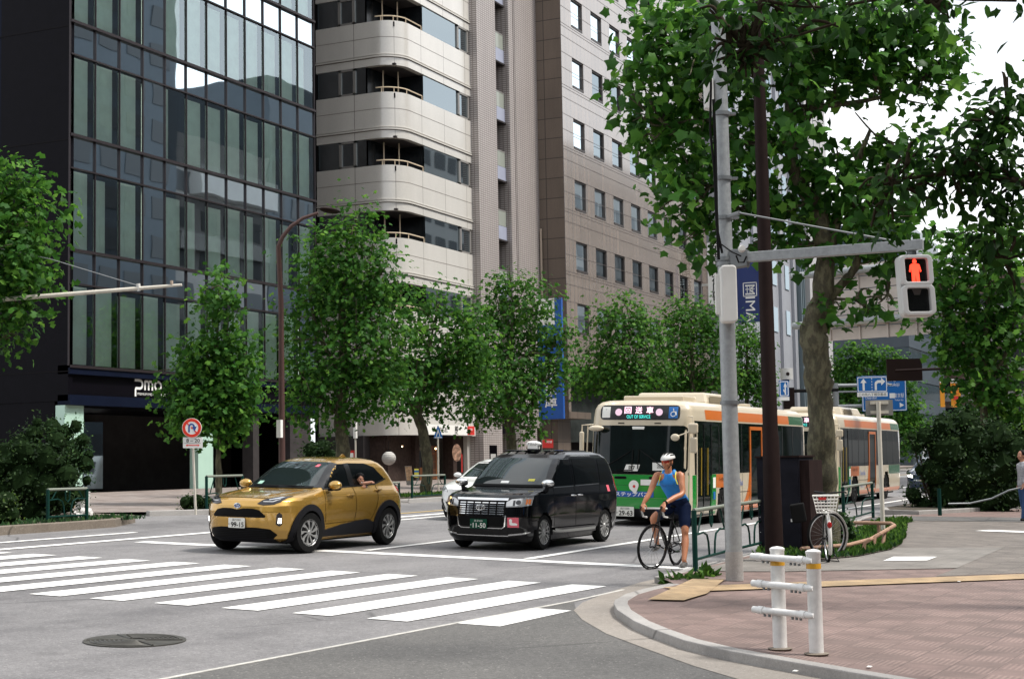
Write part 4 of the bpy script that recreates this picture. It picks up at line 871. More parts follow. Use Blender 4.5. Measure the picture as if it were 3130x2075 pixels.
hp = Vector((44.5, 7.2, gz(7.2) + .2)); ZH = depth(hp)
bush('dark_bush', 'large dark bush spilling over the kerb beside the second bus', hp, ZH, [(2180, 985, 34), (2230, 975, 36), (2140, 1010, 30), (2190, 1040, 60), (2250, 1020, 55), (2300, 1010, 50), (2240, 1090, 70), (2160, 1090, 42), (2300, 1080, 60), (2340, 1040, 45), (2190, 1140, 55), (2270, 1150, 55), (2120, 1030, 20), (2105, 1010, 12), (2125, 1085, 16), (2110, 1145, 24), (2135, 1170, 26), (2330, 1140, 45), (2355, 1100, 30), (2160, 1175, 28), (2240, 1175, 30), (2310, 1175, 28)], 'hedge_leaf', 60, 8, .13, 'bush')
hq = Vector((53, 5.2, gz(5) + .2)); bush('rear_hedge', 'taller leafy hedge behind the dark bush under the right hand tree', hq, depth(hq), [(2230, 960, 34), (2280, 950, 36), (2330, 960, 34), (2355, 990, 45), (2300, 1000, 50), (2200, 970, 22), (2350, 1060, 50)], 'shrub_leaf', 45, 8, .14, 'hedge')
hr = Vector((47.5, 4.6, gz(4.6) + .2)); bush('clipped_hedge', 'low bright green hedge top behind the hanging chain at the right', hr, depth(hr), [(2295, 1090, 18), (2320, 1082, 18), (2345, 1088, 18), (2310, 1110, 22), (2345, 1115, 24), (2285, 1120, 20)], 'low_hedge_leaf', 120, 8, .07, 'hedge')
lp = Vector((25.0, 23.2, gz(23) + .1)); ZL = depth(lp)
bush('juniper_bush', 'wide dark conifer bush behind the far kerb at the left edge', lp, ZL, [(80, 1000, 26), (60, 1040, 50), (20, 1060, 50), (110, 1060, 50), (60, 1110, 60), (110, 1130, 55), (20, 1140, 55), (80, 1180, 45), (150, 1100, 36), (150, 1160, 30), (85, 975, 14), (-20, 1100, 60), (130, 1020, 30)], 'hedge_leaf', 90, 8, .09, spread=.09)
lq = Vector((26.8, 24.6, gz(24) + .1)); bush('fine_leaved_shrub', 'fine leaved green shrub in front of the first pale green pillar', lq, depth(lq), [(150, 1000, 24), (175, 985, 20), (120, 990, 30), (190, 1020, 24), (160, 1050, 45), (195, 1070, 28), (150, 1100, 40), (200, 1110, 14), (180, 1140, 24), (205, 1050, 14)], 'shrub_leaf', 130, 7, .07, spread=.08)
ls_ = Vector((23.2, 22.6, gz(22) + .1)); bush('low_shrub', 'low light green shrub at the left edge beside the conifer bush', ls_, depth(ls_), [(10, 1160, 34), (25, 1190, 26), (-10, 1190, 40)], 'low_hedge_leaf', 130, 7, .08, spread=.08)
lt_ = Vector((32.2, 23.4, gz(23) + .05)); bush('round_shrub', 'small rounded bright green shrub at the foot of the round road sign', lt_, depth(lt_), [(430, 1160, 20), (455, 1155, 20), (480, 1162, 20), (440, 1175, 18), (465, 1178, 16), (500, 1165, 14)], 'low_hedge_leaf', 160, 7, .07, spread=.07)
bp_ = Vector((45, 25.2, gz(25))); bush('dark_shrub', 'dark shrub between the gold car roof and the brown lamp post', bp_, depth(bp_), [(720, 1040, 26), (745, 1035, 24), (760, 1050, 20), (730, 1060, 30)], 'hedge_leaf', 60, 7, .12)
# grass, weeds
def patch(name, region, n, h, m, label=None):
    P = []; 
    while len(P) < n:
        x0, x1, y0, y1 = region[:4]; x = random.uniform(x0, x1); y = random.uniform(y0, y1)
        if region[4](x, y): P.append((x, y, gz(y) + HS + .015))
    P = np.array(P); k = len(P); nrm = RNG.normal(size=(k, 3)); nrm[:, 2] *= .25; tip = RNG.normal(size=(k, 3)) * .45; tip[:, 2] = 1
    return stuff(leaves(name, P, nrm, tip, h * RNG.uniform(.4, 1.2, k), m, None, ELL, ELLF))
from_poly = lambda poly: (lambda x, y: sum(((poly[i][1] > y) != (poly[i - 1][1] > y)) and (x < (poly[i - 1][0] - poly[i][0]) * (y - poly[i][1]) / (poly[i - 1][1] - poly[i][1]) + poly[i][0]) for i in range(len(poly))) % 2 == 1)
bedp = [(p.x, p.y) for p in bed]
patch('bed_weeds', (24, 35, 5, 7.2, from_poly(bedp)), 3600, .13, 'weed_leaf')
patch('bed_ground_cover', (24, 35, 5, 7.2, from_poly(bedp)), 3600, .09, 'shrub_leaf')
patch('kerb_grass', (34, 37.5, 6.6, 7.4, lambda x, y: (x - 35.8) ** 2 / 2 + (y - 7) ** 2 * 8 < 1), 500, .14, 'weed_leaf')
patch('hedge_grass', (41.5, 60, 2.5, 7.2, from_poly([(41.6, 7.3), (43.2, 6.8), (50, 5), (60, 2.8), (60, 4), (50, 6), (43, 7.6)])), 2500, .1, 'hedge_leaf')
patch('far_grass', (14, 27.4, 21.6, 22.6, lambda x, y: RNG.random() > .2), 1800, .13, 'shrub_leaf')
patch('far_bed_grass', (36, 60, 23.4, 24.6, lambda x, y: RNG.random() > .3), 2500, .12, 'weed_leaf')
w1 = G(1585, 1345); w2 = G(1642, 1342)
for k, (c_, n_, hh_, lab) in enumerate(((G(1578, 1352), 110, .2, 'tuft of fine green weeds at the foot of the first green railing post'), (G(1632, 1345), 60, .25, 'broad leaved green weed sprouting between the railing and the steel pole'))):
    c_ = Vector((c_.x, c_.y, gz(c_.y) + .05)); P = np.array([(RNG.normal() * .12 * (1 - .5 * k), RNG.normal() * .12 * (1 - .5 * k), 0) for _ in range(n_)]); nrm = RNG.normal(size=(n_, 3)) * .5; nrm[:, 2] += .6; tip = RNG.normal(size=(n_, 3)); tip[:, 2] = RNG.uniform(.3, 1.1, n_)
    tw = thing('weed', lab, 'weed', c_); leaves('foliage', P, nrm, tip, hh_ * RNG.uniform(.5, 1.1, n_), 'weed_leaf', tw, ELL, ELLF)
tf_ = G(1940, 1262); tf_ = Vector((27.6, 6.6, gz(6.6) + HS)); fbz = depth(tf_)
bush('flowering_shrub', 'small shrub with pale flowers at the foot of the big plane trunk', tf_, fbz, [(1945, 1210, 26), (1960, 1240, 24), (1925, 1235, 24), (1880, 1215, 18), (1960, 1215, 14), (1940, 1190, 12), (1870, 1240, 16)], 'shrub_leaf', 160, 7, .09, spread=.08)
# ================================================================ street furniture
mat('steel_galv', (.3, .315, .32), .5, .35, .16, 14, .15, 40); mat('steel_band', (.2, .21, .215), .45, .6); mat('brown_post', (.018, .011, .01), .55, 0, .15, 6); mat('cabinet_dark', (.013, .013, .018), .5, 0, .3, 4); mat('cabinet_side', (.022, .013, .012), .6, 0, .5, 3, stretch=(6, 6, .6))
mat('box_white', (.6, .59, .56), .45, 0, .05, 3); mat('rubber', (.012, .012, .012), .7); mat('white_paint', (.7, .69, .67), .38, 0, .14, 9); mat('yellow_band', (.55, .28, .02), .4); mat('rail_green', (.008, .035, .028), .35); mat('rail_top', (.2, .22, .18), .4)
mat('tan_paint', (.34, .2, .13), .6, 0, .12, 20); mat('signal_body', (.55, .55, .54), .4); mat('signal_dark', (.006, .006, .006), .25); mat('signal_red', (.8, .05, .03), .4, emit=(1, .045, .02), es=1.6)
mat('sign_back', (.25, .245, .23), .5, .2, .1, 6); mat('pole_cream', (.6, .56, .48), .45, 0, .08, 8); mat('board_red', (.75, .04, .015), .4); mat('board_blue', (.012, .07, .3), .4); mat('guide_blue', (.005, .13, .42), .4); mat('gantry_panel', (.48, .42, .38), .5, 0, .08, 2); mat('dark_plate', (.02, .013, .012), .5)
def gp(u, v, dz=0.): p = G(u, v, dz); return Vector((p.x, p.y, gz(p.y) + dz))
# steel pole with arm
pb = gp(1697, 1340, HS); Zp = depth(pb)
pole = thing('signal_pole', 'thick galvanised steel pole with a pale control box and side arm at the pavement corner', 'pole', pb)
def atZ(u, v, Z=Zp): return AZ(u, v, Z) - pb
MB().tube([(0, 0, 0), (0, 0, 4), (0, 0, 12.5)], [.112, .105, .09], 20).build('pole', 'steel_galv', pole, smooth=True)
MB().tube([(0, 0, 0), (0, 0, .38)], [.118, .116], 20).build('base_sleeve', 'concrete_kerb', pole, smooth=True)
Ra = .112
for v in (243, 398, 492, 590, 602, 928):
    z = atZ(1670, v).z; MB().lathe([(.095 + .012, z - .03), (.125, z - .03), (.125, z + .02), (.095 + .012, z + .02)], None, 20, True).box((.1, -.04, z - .02), (.2, .04, z + .01), Matrix.Rotation(B - 1.57, 4, 'Z')).build('clamp_band', 'steel_band', pole, smooth=True)
zc0, zc1 = atZ(1680, 745).z, atZ(1680, 612).z
RM = Matrix.Rotation(B - math.pi / 2, 4, 'Z')   # local x = image right, local y = away
bx = MB().prism(rrect(-.11, zc0, .1, zc1, .05), .1, .34, RM @ frame(Vector((0, 0, 0)), (1, 0, 0))).build('control_box', 'box_white', pole, bevel=.02)
MB().prism(rrect(-.17, zc0 + .12, -.09, zc1 - .1, .03), .12, .2, RM @ frame(Vector((0, 0, 0)), (1, 0, 0))).build('box_door', 'box_white', bx, bevel=.01)
zb2 = atZ(1645, 232).z; zb3 = atZ(1645, 172).z
MB().prism([(-.22, zb2), (-.1, zb2 - .03), (-.1, zb3 + .05), (-.16, zb3 + .08), (-.22, zb3)], -.05, .1, RM @ frame(Vector((0, 0, 0)), (1, 0, 0))).build('small_box', 'box_white', pole, bevel=.01)
mb = MB(); q = lambda u, v, d=0: AZ(u, v, Zp - .14 - d) - pb
mb.tube([q(1640, 60), q(1642, 200), q(1640, 300), q(1650, 400), q(1655, 520), q(1668, 585)], .016, 6); mb.tube([q(1648, 230), q(1652, 330), q(1655, 480), q(1660, 600)], .02, 6); mb.tube([q(1660, 560), q(1690, 582), q(1712, 592)], .01, 5); mb.tube([q(1700, 590), q(1706, 606), q(1718, 606), q(1724, 592)], .012, 5)
mb.build('cable', 'rubber', pole)
z_arm = atZ(1700, 590).z
Zs = Zp
for Zt in np.linspace(Zp - 5, Zp + 3, 400):
    if abs((AZ(2130, 563, Zt) - pb).z - z_arm) < .012: Zs = Zt
ea = AZ(2132, 563, Zs) - pb; ea.z = z_arm
mb = MB(); d = Vector((ea.x, ea.y, 0)).normalized(); Mx = frame(Vector((0, 0, z_arm)), d); La = ea.xy.length
mb.prism([(.1, -.065), (La, -.065), (La, .065), (.1, .065)], -.06, .06, Mx); arm = mb.build('arm', 'steel_galv', pole, bevel=.008)
MB().prism([(.08, -.14), (.32, -.12), (.32, .1), (.08, .12)], -.08, .08, Mx).build('arm_bracket', 'steel_band', pole, bevel=.01)
st = AZ(1708, 492, Zp) - pb; MB().tube([st, Vector((ea.x * .85, ea.y * .85, z_arm + .08))], .012, 6).tube([(0, 0, st.z), st], .03, 6).build('stay_rod', 'steel_band', pole)
MB().tube([(.0, 0, st.z - .08), (0, 0, z_arm + .1)], .02, 6).build('turnbuckle', 'steel_galv', pole) if False else None
cp_ = AZ(1713, 575, Zp - .1) - pb; MB().ball(cp_, .05, 8).cyl(cp_, cp_ - F0 * .09, .035).build('camera', 'box_white', pole, smooth=True)
# pedestrian signal
sc_ = AZ(2115, 660, Zs); sg = thing('pedestrian_signal', 'pale grey pedestrian signal with a lit red standing figure hanging from the steel arm', 'traffic signal', sc_)
W2 = .205; H2 = .395; vr = (R0 * math.cos(.0) + F0 * math.sin(.0)); Mf = frame(Vector((0, 0, 0)), R0, CUP); Mf = frame(Vector((0, 0, 0)), CRT - CRT.z * Z0, Z0 * .999 - CRT * .045)
def hole_plate(mb, x0, y0, x1, y1, holes, h0, h1, M):
    pass
MB().prism(rrect(-W2, -H2, W2, H2, .07, 5), -.16, .02, Mf).build('body', 'signal_body', sg, bevel=.012)
fr = MB()
def ringp(mb, outer, inner, h0, h1, M):
    n = len(outer); vs = [M @ Vector((x, y, h)) for pl, h in ((outer, h0), (outer, h1), (inner, h1), (inner, h0)) for x, y in pl]
    fs = []
    for k in range(4):
        for i in range(n): fs.append((k * n + i, k * n + (i + 1) % n, ((k + 1) % 4) * n + (i + 1) % n, ((k + 1) % 4) * n + i))
    mb.add(vs, fs)
for yc in (.19, -.19):
    fr = MB(); ringp(fr, rrect(-W2 + .0, yc - .19, W2 - .0, yc + .19, .06), rrect(-.145, yc - .15, .145, yc + .15, .03), .02, .12, Mf); fr.build('hood', 'signal_body', sg, bevel=.008)
    MB().prism(rrect(-.147, yc - .152, .147, yc + .152, .03), .021, .028, Mf).build('lens', 'signal_dark', sg)
man = MB(); yc = .19
for pl in (arc(0, .118 + yc, .027, 0, 360, 12)[:-1], [(-.035, .09 + yc), (.035, .09 + yc), (.06, .075 + yc), (.078, -.01 + yc), (.062, -.02 + yc), (.05, .03 + yc), (.046, -.03 + yc), (.05, -.14 + yc), (.008, -.14 + yc), (0, -.04 + yc), (-.008, -.14 + yc), (-.05, -.14 + yc), (-.046, -.03 + yc), (-.05, .03 + yc), (-.062, -.02 + yc), (-.078, -.01 + yc), (-.06, .075 + yc)]): man.prism(pl, .03, .036, Mf)
man.build('red_figure', 'signal_red', sg)
wm = MB(); yc = -.19; wm.prism([(-.06, .14 + yc), (.06, .14 + yc), (.035, .07 + yc), (-.035, .07 + yc)], .029, .031, Mf); mat('lens_grey', (.1, .09, .085), .3); wm.build('unlit_figure', 'lens_grey', sg)
MB().cyl(Mf @ Vector((0, H2, -.06)), Mf @ Vector((0, H2 + .1, -.06)), .06, 12).prism([(-.05, H2 + .06), (.05, H2 + .06), (.04, H2 + .2), (-.04, H2 + .2)], -.12, 0, Mf).build('hanger', 'steel_band', sg)
# brown lamp post and cabinet
bp0 = gp(1789, 1296, HS); bpz = depth(bp0)
lp_ = thing('brown_lamp_post', 'tall dark brown post rising out of the picture in front of the dark cabinet', 'lamp post', bp0)
MB().tube([(0, 0, 0), (0, 0, 1.9), (0, 0, 1.95), (0, 0, 7), (0, 0, 9.2)], [.145, .13, .118, .095, .08], 20).build('post', 'brown_post', lp_, smooth=True)
MB().tube([(0, 0, 9.15), (0, .1, 9.6), (0, .9, 10.2), (0, 2.2, 10.3)], .05, 8).build('lamp_arm', 'brown_post', lp_); MB().ball((0, 2.6, 10.3), .3, 8, (.6, 1.3, .3)).build('lamp_head', 'brown_post', lp_)
c0 = gp(1752, 1294, HS); c1 = gp(1857, 1297, HS); cz = AZ(1755, 1057, depth(c0)).z - c0.z
cbx = thing('utility_cabinet', 'dark scuffed utility cabinet behind the brown post, beside the parked bicycle', 'cabinet', (25.0, 6.36, c0.z))
MB().box((-.05, .0, .08), (.95, .72, cz)).build('body', 'cabinet_dark', cbx, bevel=.01); MB().box((-.02, -.18, 0), (1.0, .74, .08)).build('plinth', 'concrete_kerb', cbx)
MB().box((-.065, .38, .1), (-.05, .71, cz - .06)).box((-.062, .02, .1), (-.05, .36, cz - .06)).build('door', 'cabinet_dark', cbx); MB().box((-.08, -.02, cz), (.98, .74, cz + .03)).build('lid', 'cabinet_side', cbx)
MB().box((0, -.16, .1), (.9, .0, cz - .05)).build('side_panel', 'cabinet_side', cbx)
mat('rivet', (.5, .5, .5), .4, .8); mb = MB()
for y in (.08, .3):
    for z in (.15, .35, .6, .8): mb.ball((-.068, y + .38, z), .008, 4)
mb.build('rivets', 'rivet', cbx); MB().box((-.07, .12, .52), (-.063, .16, .57)).build('sticker', 'box_white', cbx)
# white bollards with three rails
b1 = gp(1802, 1499, HS); b2 = gp(1886, 1511, HS); gr_ = thing('guard_rail', 'short white guard rail of two thick posts and three tubes at the kerb', 'guard rail', b2)
dv = (b1 - b2); L12 = dv.xy.length; dn = dv.normalized(); hb2 = .89; out_ = Vector((-dn.y, dn.x, 0)); 
if out_.dot(F0) > 0: out_ = -out_
for p in (Vector((0, 0, 0)), dv):
    MB().lathe([(.062, -.02), (.062, hb2 - .035), (.066, hb2 - .03), (.066, hb2 - .012), (.045, hb2), (.001, hb2 + .008)], Matrix.Translation(p), 24).build('post', 'white_paint', gr_, smooth=True)
    MB().lathe([(.0635, hb2 - .16), (.0635, hb2 - .115)], Matrix.Translation(p), 24).build('yellow_band', 'yellow_band', gr_, smooth=True)
    MB().lathe([(.1, .0), (.11, .012), (.06, .02)], Matrix.Translation(p), 12).build('footing', 'kerb_dirty', gr_, smooth=True)
for zr_ in (.80, .565, .335):
    rb_ = MB(); off_ = out_ * .085; a_ = Vector((0, 0, zr_)) + off_ * .6; e_ = dv + dn * .22 + Vector((0, 0, zr_)) + off_
    rb_.tube([a_ - dn * .03, a_, e_ - dn * .03, e_, e_ + dn * .012], [.02, .03, .03, .03, .015], 12); rl_ = rb_.build('rail', 'white_paint', gr_, smooth=True)
    k_ = MB()
    for f_ in (.14, .86): c_ = a_ * (1 - f_) + e_ * f_; MB().tube([c_ - dn * .03, c_ + dn * .03], .036, 12).build('sleeve', 'white_paint', rl_, smooth=True)
    k_ = MB()
    for f_ in (.18, .25, .32, .72, .8): c_ = a_ * (1 - f_) + e_ * f_ - Vector((0, 0, .038)); k_.cyl(c_ + Vector((0, 0, .01)), c_ - Vector((0, 0, .014)), .012, 6)
    k_.build('bolt', 'steel_band', rl_)
# railings
def railing(label, p0, p1, h=.85, group='green railings along the kerbs', posts=(1, 1), r=.038):
    t = thing('railing', label, 'railing', p0, 0, group); d = p1 - p0; n = d.normalized(); L_ = d.length
    for k, q in enumerate((Vector((0, 0, 0)), d)):
        if posts[k]: MB().tube([q + Vector((0, 0, -.05)), q + Vector((0, 0, h))], r, 12).build('post', 'rail_green', t, smooth=True)
    MB().tube([Vector((0, 0, h)), d + Vector((0, 0, h))], .03, 10).build('top_rail', 'rail_top', t, smooth=True)
    MB().tube([Vector((0, 0, .16)), d + Vector((0, 0, .16))], .022, 8).build('lower_rail', 'rail_green', t, smooth=True)
    for s in (0, 1):
        o_ = d if s else Vector((0, 0, 0)); nn = -n if s else n
        w = L_ / 2; Q = lambda a, z: o_ + nn * a * w + Vector((0, 0, z))
        MB().tube([Q(.02, .5), Q(.5, .52), Q(.72, .47), Q(.8, .36), Q(.84, .16)], .016, 7).build('curved_bar', 'rail_green', t)
        MB().tube([Q(.18, .5), Q(.42, h - .04)], .014, 7).build('brace', 'rail_green', t)
    c_ = n * (L_ / 2); MB().tube([c_ - n * .07 + Vector((0, 0, h)), c_ - n * .06 + Vector((0, 0, h - .22)), c_ + Vector((0, 0, h - .27)), c_ + n * .06 + Vector((0, 0, h - .22)), c_ + n * .07 + Vector((0, 0, h))], .014, 7).build('loop', 'rail_green', t)
    return t
def rp3(x, y): return Vector((x, y, gz(y) + HS))
railing('dark green railing panel between the cyclist and the steel pole', rp3(20.75, 6.82), rp3(22.75, 6.95))
railing('dark green railing panel running behind the dark cabinet', rp3(23.45, 6.98), rp3(25.2, 7.05))
railing('dark green railing panel left of the white sign post, beyond the parked bicycle', rp3(33.6, 7.6), rp3(38.4, 7.95), .88)
railing('dark green railing panel beside the trunk of the leaning tree across the road', onrow(952, 23.3), onrow(1028, 23.3), .8)
railing('dark green railing panel below the menu board across the road', onrow(868, 23.4), onrow(922, 23.4), .6)
railing('dark green railing panel just left of the gold car', onrow(477, 23.4), onrow(560, 23.4), .95)
railing('dark green railing panel in front of the white rubbish bags', onrow(110, 21.9) + Vector((0, 0, .1)), onrow(200, 21.9) + Vector((0, 0, .1)), .72)
# tan pipe guard round the planting bed
tg = thing('pipe_barrier', 'low tan painted pipe barrier bent around the planting bed of the big tree', 'barrier', gp(2014, 1268, HS)); o0 = Vector(tg.location)
legs = [gp(1991, 1281, HS), gp(2014, 1270, HS), gp(2036, 1265, HS)]; bk = gp(2024, 1252, HS); hgt = Vector((0, 0, .48))
leanv = -R0 * -.28
A_ = [AZ(1850, 1267, depth(gp(1850, 1300))), AZ(1960, 1258, depth(legs[0])), AZ(2010, 1245, depth(legs[1])), AZ(2066, 1213, depth(legs[2]) + .5)]
MB().tube([p - o0 for p in A_] + [AZ(2058, 1208, depth(legs[2]) + 2) - o0, AZ(1945, 1206, depth(legs[2]) + 2.6) - o0], .034, 8).build('top_pipe', 'tan_paint', tg, smooth=True)
for i, (l_, (u, v)) in enumerate(zip(legs, ((2010, 1245), (2034, 1232), (2055, 1219)))):
    tp = AZ(u, v, depth(l_) + .1 * i); MB().tube([l_ - o0, l_ * .75 + tp * .25 - o0 + Vector((0, 0, .05)), l_ * .35 + tp * .65 - o0 - R0 * .04 + Vector((0, 0, .04)), tp - o0], .032, 8).build('leg', 'tan_paint', tg, smooth=True)
tp = AZ(2029, 1210, depth(legs[2]) + 2.3); bq = Vector((tp.x, tp.y, gz(tp.y) + HS)); MB().tube([bq - o0, tp - o0], .032, 8).build('leg', 'tan_paint', tg, smooth=True)
# white post with the back of a sign
wp_ = gp(2040, 1236, HS); Zw = depth(wp_); t = thing('sign_post', 'thin white post carrying the back of a small grey sign', 'road sign', wp_)
MB().cyl((0, 0, 0), (0, 0, AZ(2030, 926, Zw).z - wp_.z), .045, 10).build('pole', 'pole_cream', t, smooth=True)
Mw = frame(Vector((0, 0, 0)), R0); pw = AZ(2039, 940, Zw) - wp_; sw = KP * Zw / FPX
MB().prism([(-32 * sw, -18 * sw), (31 * sw, -18 * sw), (31 * sw, 18 * sw), (-32 * sw, 18 * sw)], -.09, -.06, Mw @ Matrix.Translation((pw.dot(R0), pw.z, 0))).build('plate', 'sign_back', t)
for k in (-11, 11): MB().prism([(-22 * sw, k * sw - 3 * sw), (20 * sw, k * sw - 3 * sw), (20 * sw, k * sw + 4 * sw), (-22 * sw, k * sw + 4 * sw)], -.06, -.035, Mw @ Matrix.Translation((pw.dot(R0), pw.z, 0))).build('bracket', 'pole_cream', t)
def plate(mb, u0, v0, u1, v1, Z, th=.05, dz=0, base=Vector()):
    # rectangular board whose lower left is seen at (u0, v1), facing the viewer side of the street
    a = AZ(u0, v1, Z) - base; k = KP * Z / FPX; w, h = (u1 - u0) * k, (v1 - v0) * k; M_ = frame(a - F0 * 0, R0, Z0); mb.prism([(0, 0), (w, 0), (w, h), (0, h)], dz - th, dz, M_); return M_, w, h
# guide signs
b0 = AZ(1937, 1100, 92.); b0.z = gz(b0.y); gt = thing('sign_gantry', 'grey pipe gantry carrying the blue direction signs over the road', 'gantry', b0)
MB().cyl((0, 0, 0), (0, 0, AZ(1937, 884, 92.).z - b0.z), .17, 12).build('post', 'steel_galv', gt)
for v, r in ((890, .1), (905, .05), (938, .1)): MB().cyl(AZ(1935, v, 92.) - b0, AZ(2060, v - 2, 92.) - b0, r, 8).build('arm', 'steel_galv', gt)
def road_sign(name, label, u0, v0, u1, v1, Z, m):
    b = AZ(u0, v1, Z); t = thing(name, label, 'road sign', b); mb = MB(); M_, w, h = plate(mb, u0, v0, u1, v1, Z, .05, 0, b); mb.build('board', m, t)
    ringm = MB(); ringp(ringm, rrect(.03, .03, w - .03, h - .03, .05), rrect(.07, .07, w - .07, h - .07, .05), .0, .006, M_); ringm.build('border', 'sign_white', t); return t, M_, w, h
t, M_, w, h = road_sign('direction_sign', 'large blue direction sign with white place names above the second bus', 1992, 868, 2095, 950, 91.8, 'guide_blue')
T_ = lambda x, y, z=.008: M_ @ Matrix.Translation((x * w, y * h, z))
text('lettering', '築地', 'sign_white', t, T_(.68, .88), w=.5, h=.25); text('lettering', 'Tsukiji', 'sign_white', t, T_(.7, .73), w=.8, h=.25); text('lettering', '東京駅', 'sign_white', t, T_(.83, .43), w=.62, h=.28); text('lettering', 'Tokyo Sta.', 'sign_white', t, T_(.83, .3), w=.55, h=.13); text('lettering', 'Chuo-dori', 'sign_white', t, T_(.2, .38), w=.7, h=.15)
ar = MB()
for pl in ([(.5, .5), (.54, .5), (.54, .68), (.58, .68), (.52, .78), (.46, .68), (.5, .68)], [(.12, .16), (.3, .16), (.3, .13), (.4, .18), (.3, .23), (.3, .2), (.12, .2)], [(.94, .16), (.84, .23), (.84, .09)], [(.62, .36), (.74, .36), (.74, .5), (.62, .5)]): ar.prism([(x * w, y * h) for x, y in pl], .006, .012, M_)
ar.build('arrows', 'sign_white', t)
t, M_, w, h = road_sign('lane_sign', 'blue lane sign with straight and right turn arrows in front of the direction sign', 1980, 870, 2050, 906, 88., 'guide_blue')
ar = MB()
for pl in ([(.18, .12), (.25, .12), (.25, .6), (.32, .6), (.215, .88), (.11, .6), (.18, .6)], [(.58, .12), (.65, .12), (.65, .5), (.7, .58), (.8, .58), (.8, .42), (.93, .67), (.8, .92), (.8, .76), (.68, .76), (.6, .66), (.58, .55)]): ar.prism([(x * w, y * h) for x, y in pl], .006, .012, M_)
for k in range(5): ar.prism([(.48 * w, (.08 + .18 * k) * h), (.5 * w, (.08 + .18 * k) * h), (.5 * w, (.17 + .18 * k) * h), (.48 * w, (.17 + .18 * k) * h)], .006, .012, M_)
ar.build('arrows', 'sign_white', t); mb = MB(); mb.prism([(0, -.26), (w, -.26), (w, -.01), (0, -.01)], -.04, .004, M_); mb.build('name_strip', 'sign_white', t); text('lettering', 'この先八丁堀交差点', 'ink', t, M_ @ Matrix.Translation((w / 2, -.13, .008)), w=w * .9, h=.17)
t, M_, w, h = road_sign('lane_sign', 'small blue lane sign with a straight arrow half hidden behind the brown post', 1800, 879, 1823, 916, 78., 'guide_blue')
ar = MB(); ar.prism([(x * w, y * h) for x, y in ((.55, .12), (.68, .12), (.68, .6), (.8, .6), (.62, .9), (.44, .6), (.55, .6), (.55, .4), (.42, .48), (.42, .34), (.55, .24))], .006, .012, M_); ar.build('arrow', 'sign_white', t); mb = MB(); mb.prism([(0, -.2), (w, -.2), (w, -.01), (0, -.01)], -.04, .004, M_); mb.build('name_strip', 'sign_white', t)
b0 = AZ(1818, 1110, 79.); b0.z = gz(b0.y); t = thing('traffic_signal', 'dark traffic signal housing with a small white camera beside the brown post', 'traffic signal', b0)
mb = MB(); plate(mb, 1812, 895, 1836, 945, 79., .3, 0, b0); mb.build('housing', 'dark_plate', t); MB().cyl(AZ(1822, 903, 79.2) - b0, AZ(1936, 900, 79.2) - b0, .09, 8).build('arm', 'rubber', t)
mb = MB(); plate(mb, 1810, 868, 1823, 882, 79., .3, 0, b0); mb.build('mount', 'dark_plate', t); c_ = AZ(1817, 864, 79.) - b0; MB().cyl(c_ - Vector((0, 0, .28)), c_ + Vector((0, 0, .3)), .32, 14).build('camera', 'box_white', t, smooth=True); MB().ball(c_ - F0 * .3, .1, 6).build('camera_lens', 'dark_plate', t)
MB().cyl((0, 0, 0), AZ(1818, 900, 79.3) - b0, .1, 8).build('pole', 'rubber', t)
# back of the big overhead sign
b0 = AZ(2290, 1120, 52.); b0.z = gz(b0.y); t = thing('overhead_sign', 'back of a huge pale overhead road sign on thick grey pipes', 'road sign', b0)
Zb = 52.; mb = MB(); 
a0b = AZ(1900, 785, Zb + 1.5) - b0; a1b = AZ(2150, 772, Zb - 1.0) - b0; dr = (a1b - a0b); dr.z = 0; Lb = dr.length; Hb = (AZ(2150, 590, Zb - 1.0) - b0).z - a1b.z; Mb = frame(Vector((a0b.x, a0b.y, a1b.z)), dr)
npn = 6; ph = Hb / npn
for k in range(npn): mb.prism([(0, k * ph + .02), (Lb, k * ph + .02), (Lb, (k + 1) * ph - .015), (0, (k + 1) * ph - .015)], -.05 - .01 * (k % 2), 0, Mb)
mb.build('panel', 'gantry_panel', t)
mb = MB()
for f in (.08, .36, .62, .88): mb.prism([(f * Lb - .035, 0), (f * Lb + .035, 0), (f * Lb + .035, Hb), (f * Lb - .035, Hb)], 0, .07, Mb)
mb.build('rib', 'gantry_panel', t)
for k, y in enumerate((.62, Hb - .25)): MB().cyl(Mb @ Vector((-1, y, .22)), Mb @ Vector((Lb + 5.5, y, .22)), .13, 14).build('pipe', 'steel_galv', t, smooth=True)
MB().cyl((Mb @ Vector((Lb + 5.5, 0, .22))).xy.to_3d(), Mb @ Vector((Lb + 5.5, Hb + .4, .22)), .2, 14).build('post', 'steel_galv', t, smooth=True)
mb = MB()
for f in (.36, .62): mb.prism([(f * Lb - .06, .45), (f * Lb + .06, .45), (f * Lb + .06, .8), (f * Lb - .06, .8)], .06, .1, Mb)
mb.build('clamp', 'copper_pipe', t)
b0 = AZ(2320, 1120, 54.); b0.z = gz(b0.y); t = thing('traffic_signal', 'dark back board of a horizontal traffic signal on an arm from the right', 'traffic signal', b0)
mb = MB(); plate(mb, 2050, 829, 2131, 880, 54., .12, 0, b0); mb.build('back_board', 'dark_plate', t); MB().cyl(AZ(2068, 856, 53.8) - b0, AZ(2320, 845, 53.8) - b0, .05, 8).build('arm', 'brown_post', t); MB().cyl((0, 0, 0), AZ(2320, 820, 54.) - b0, .12, 10).build('pole', 'brown_post', t)
b0 = AZ(2236, 990, 118.); 
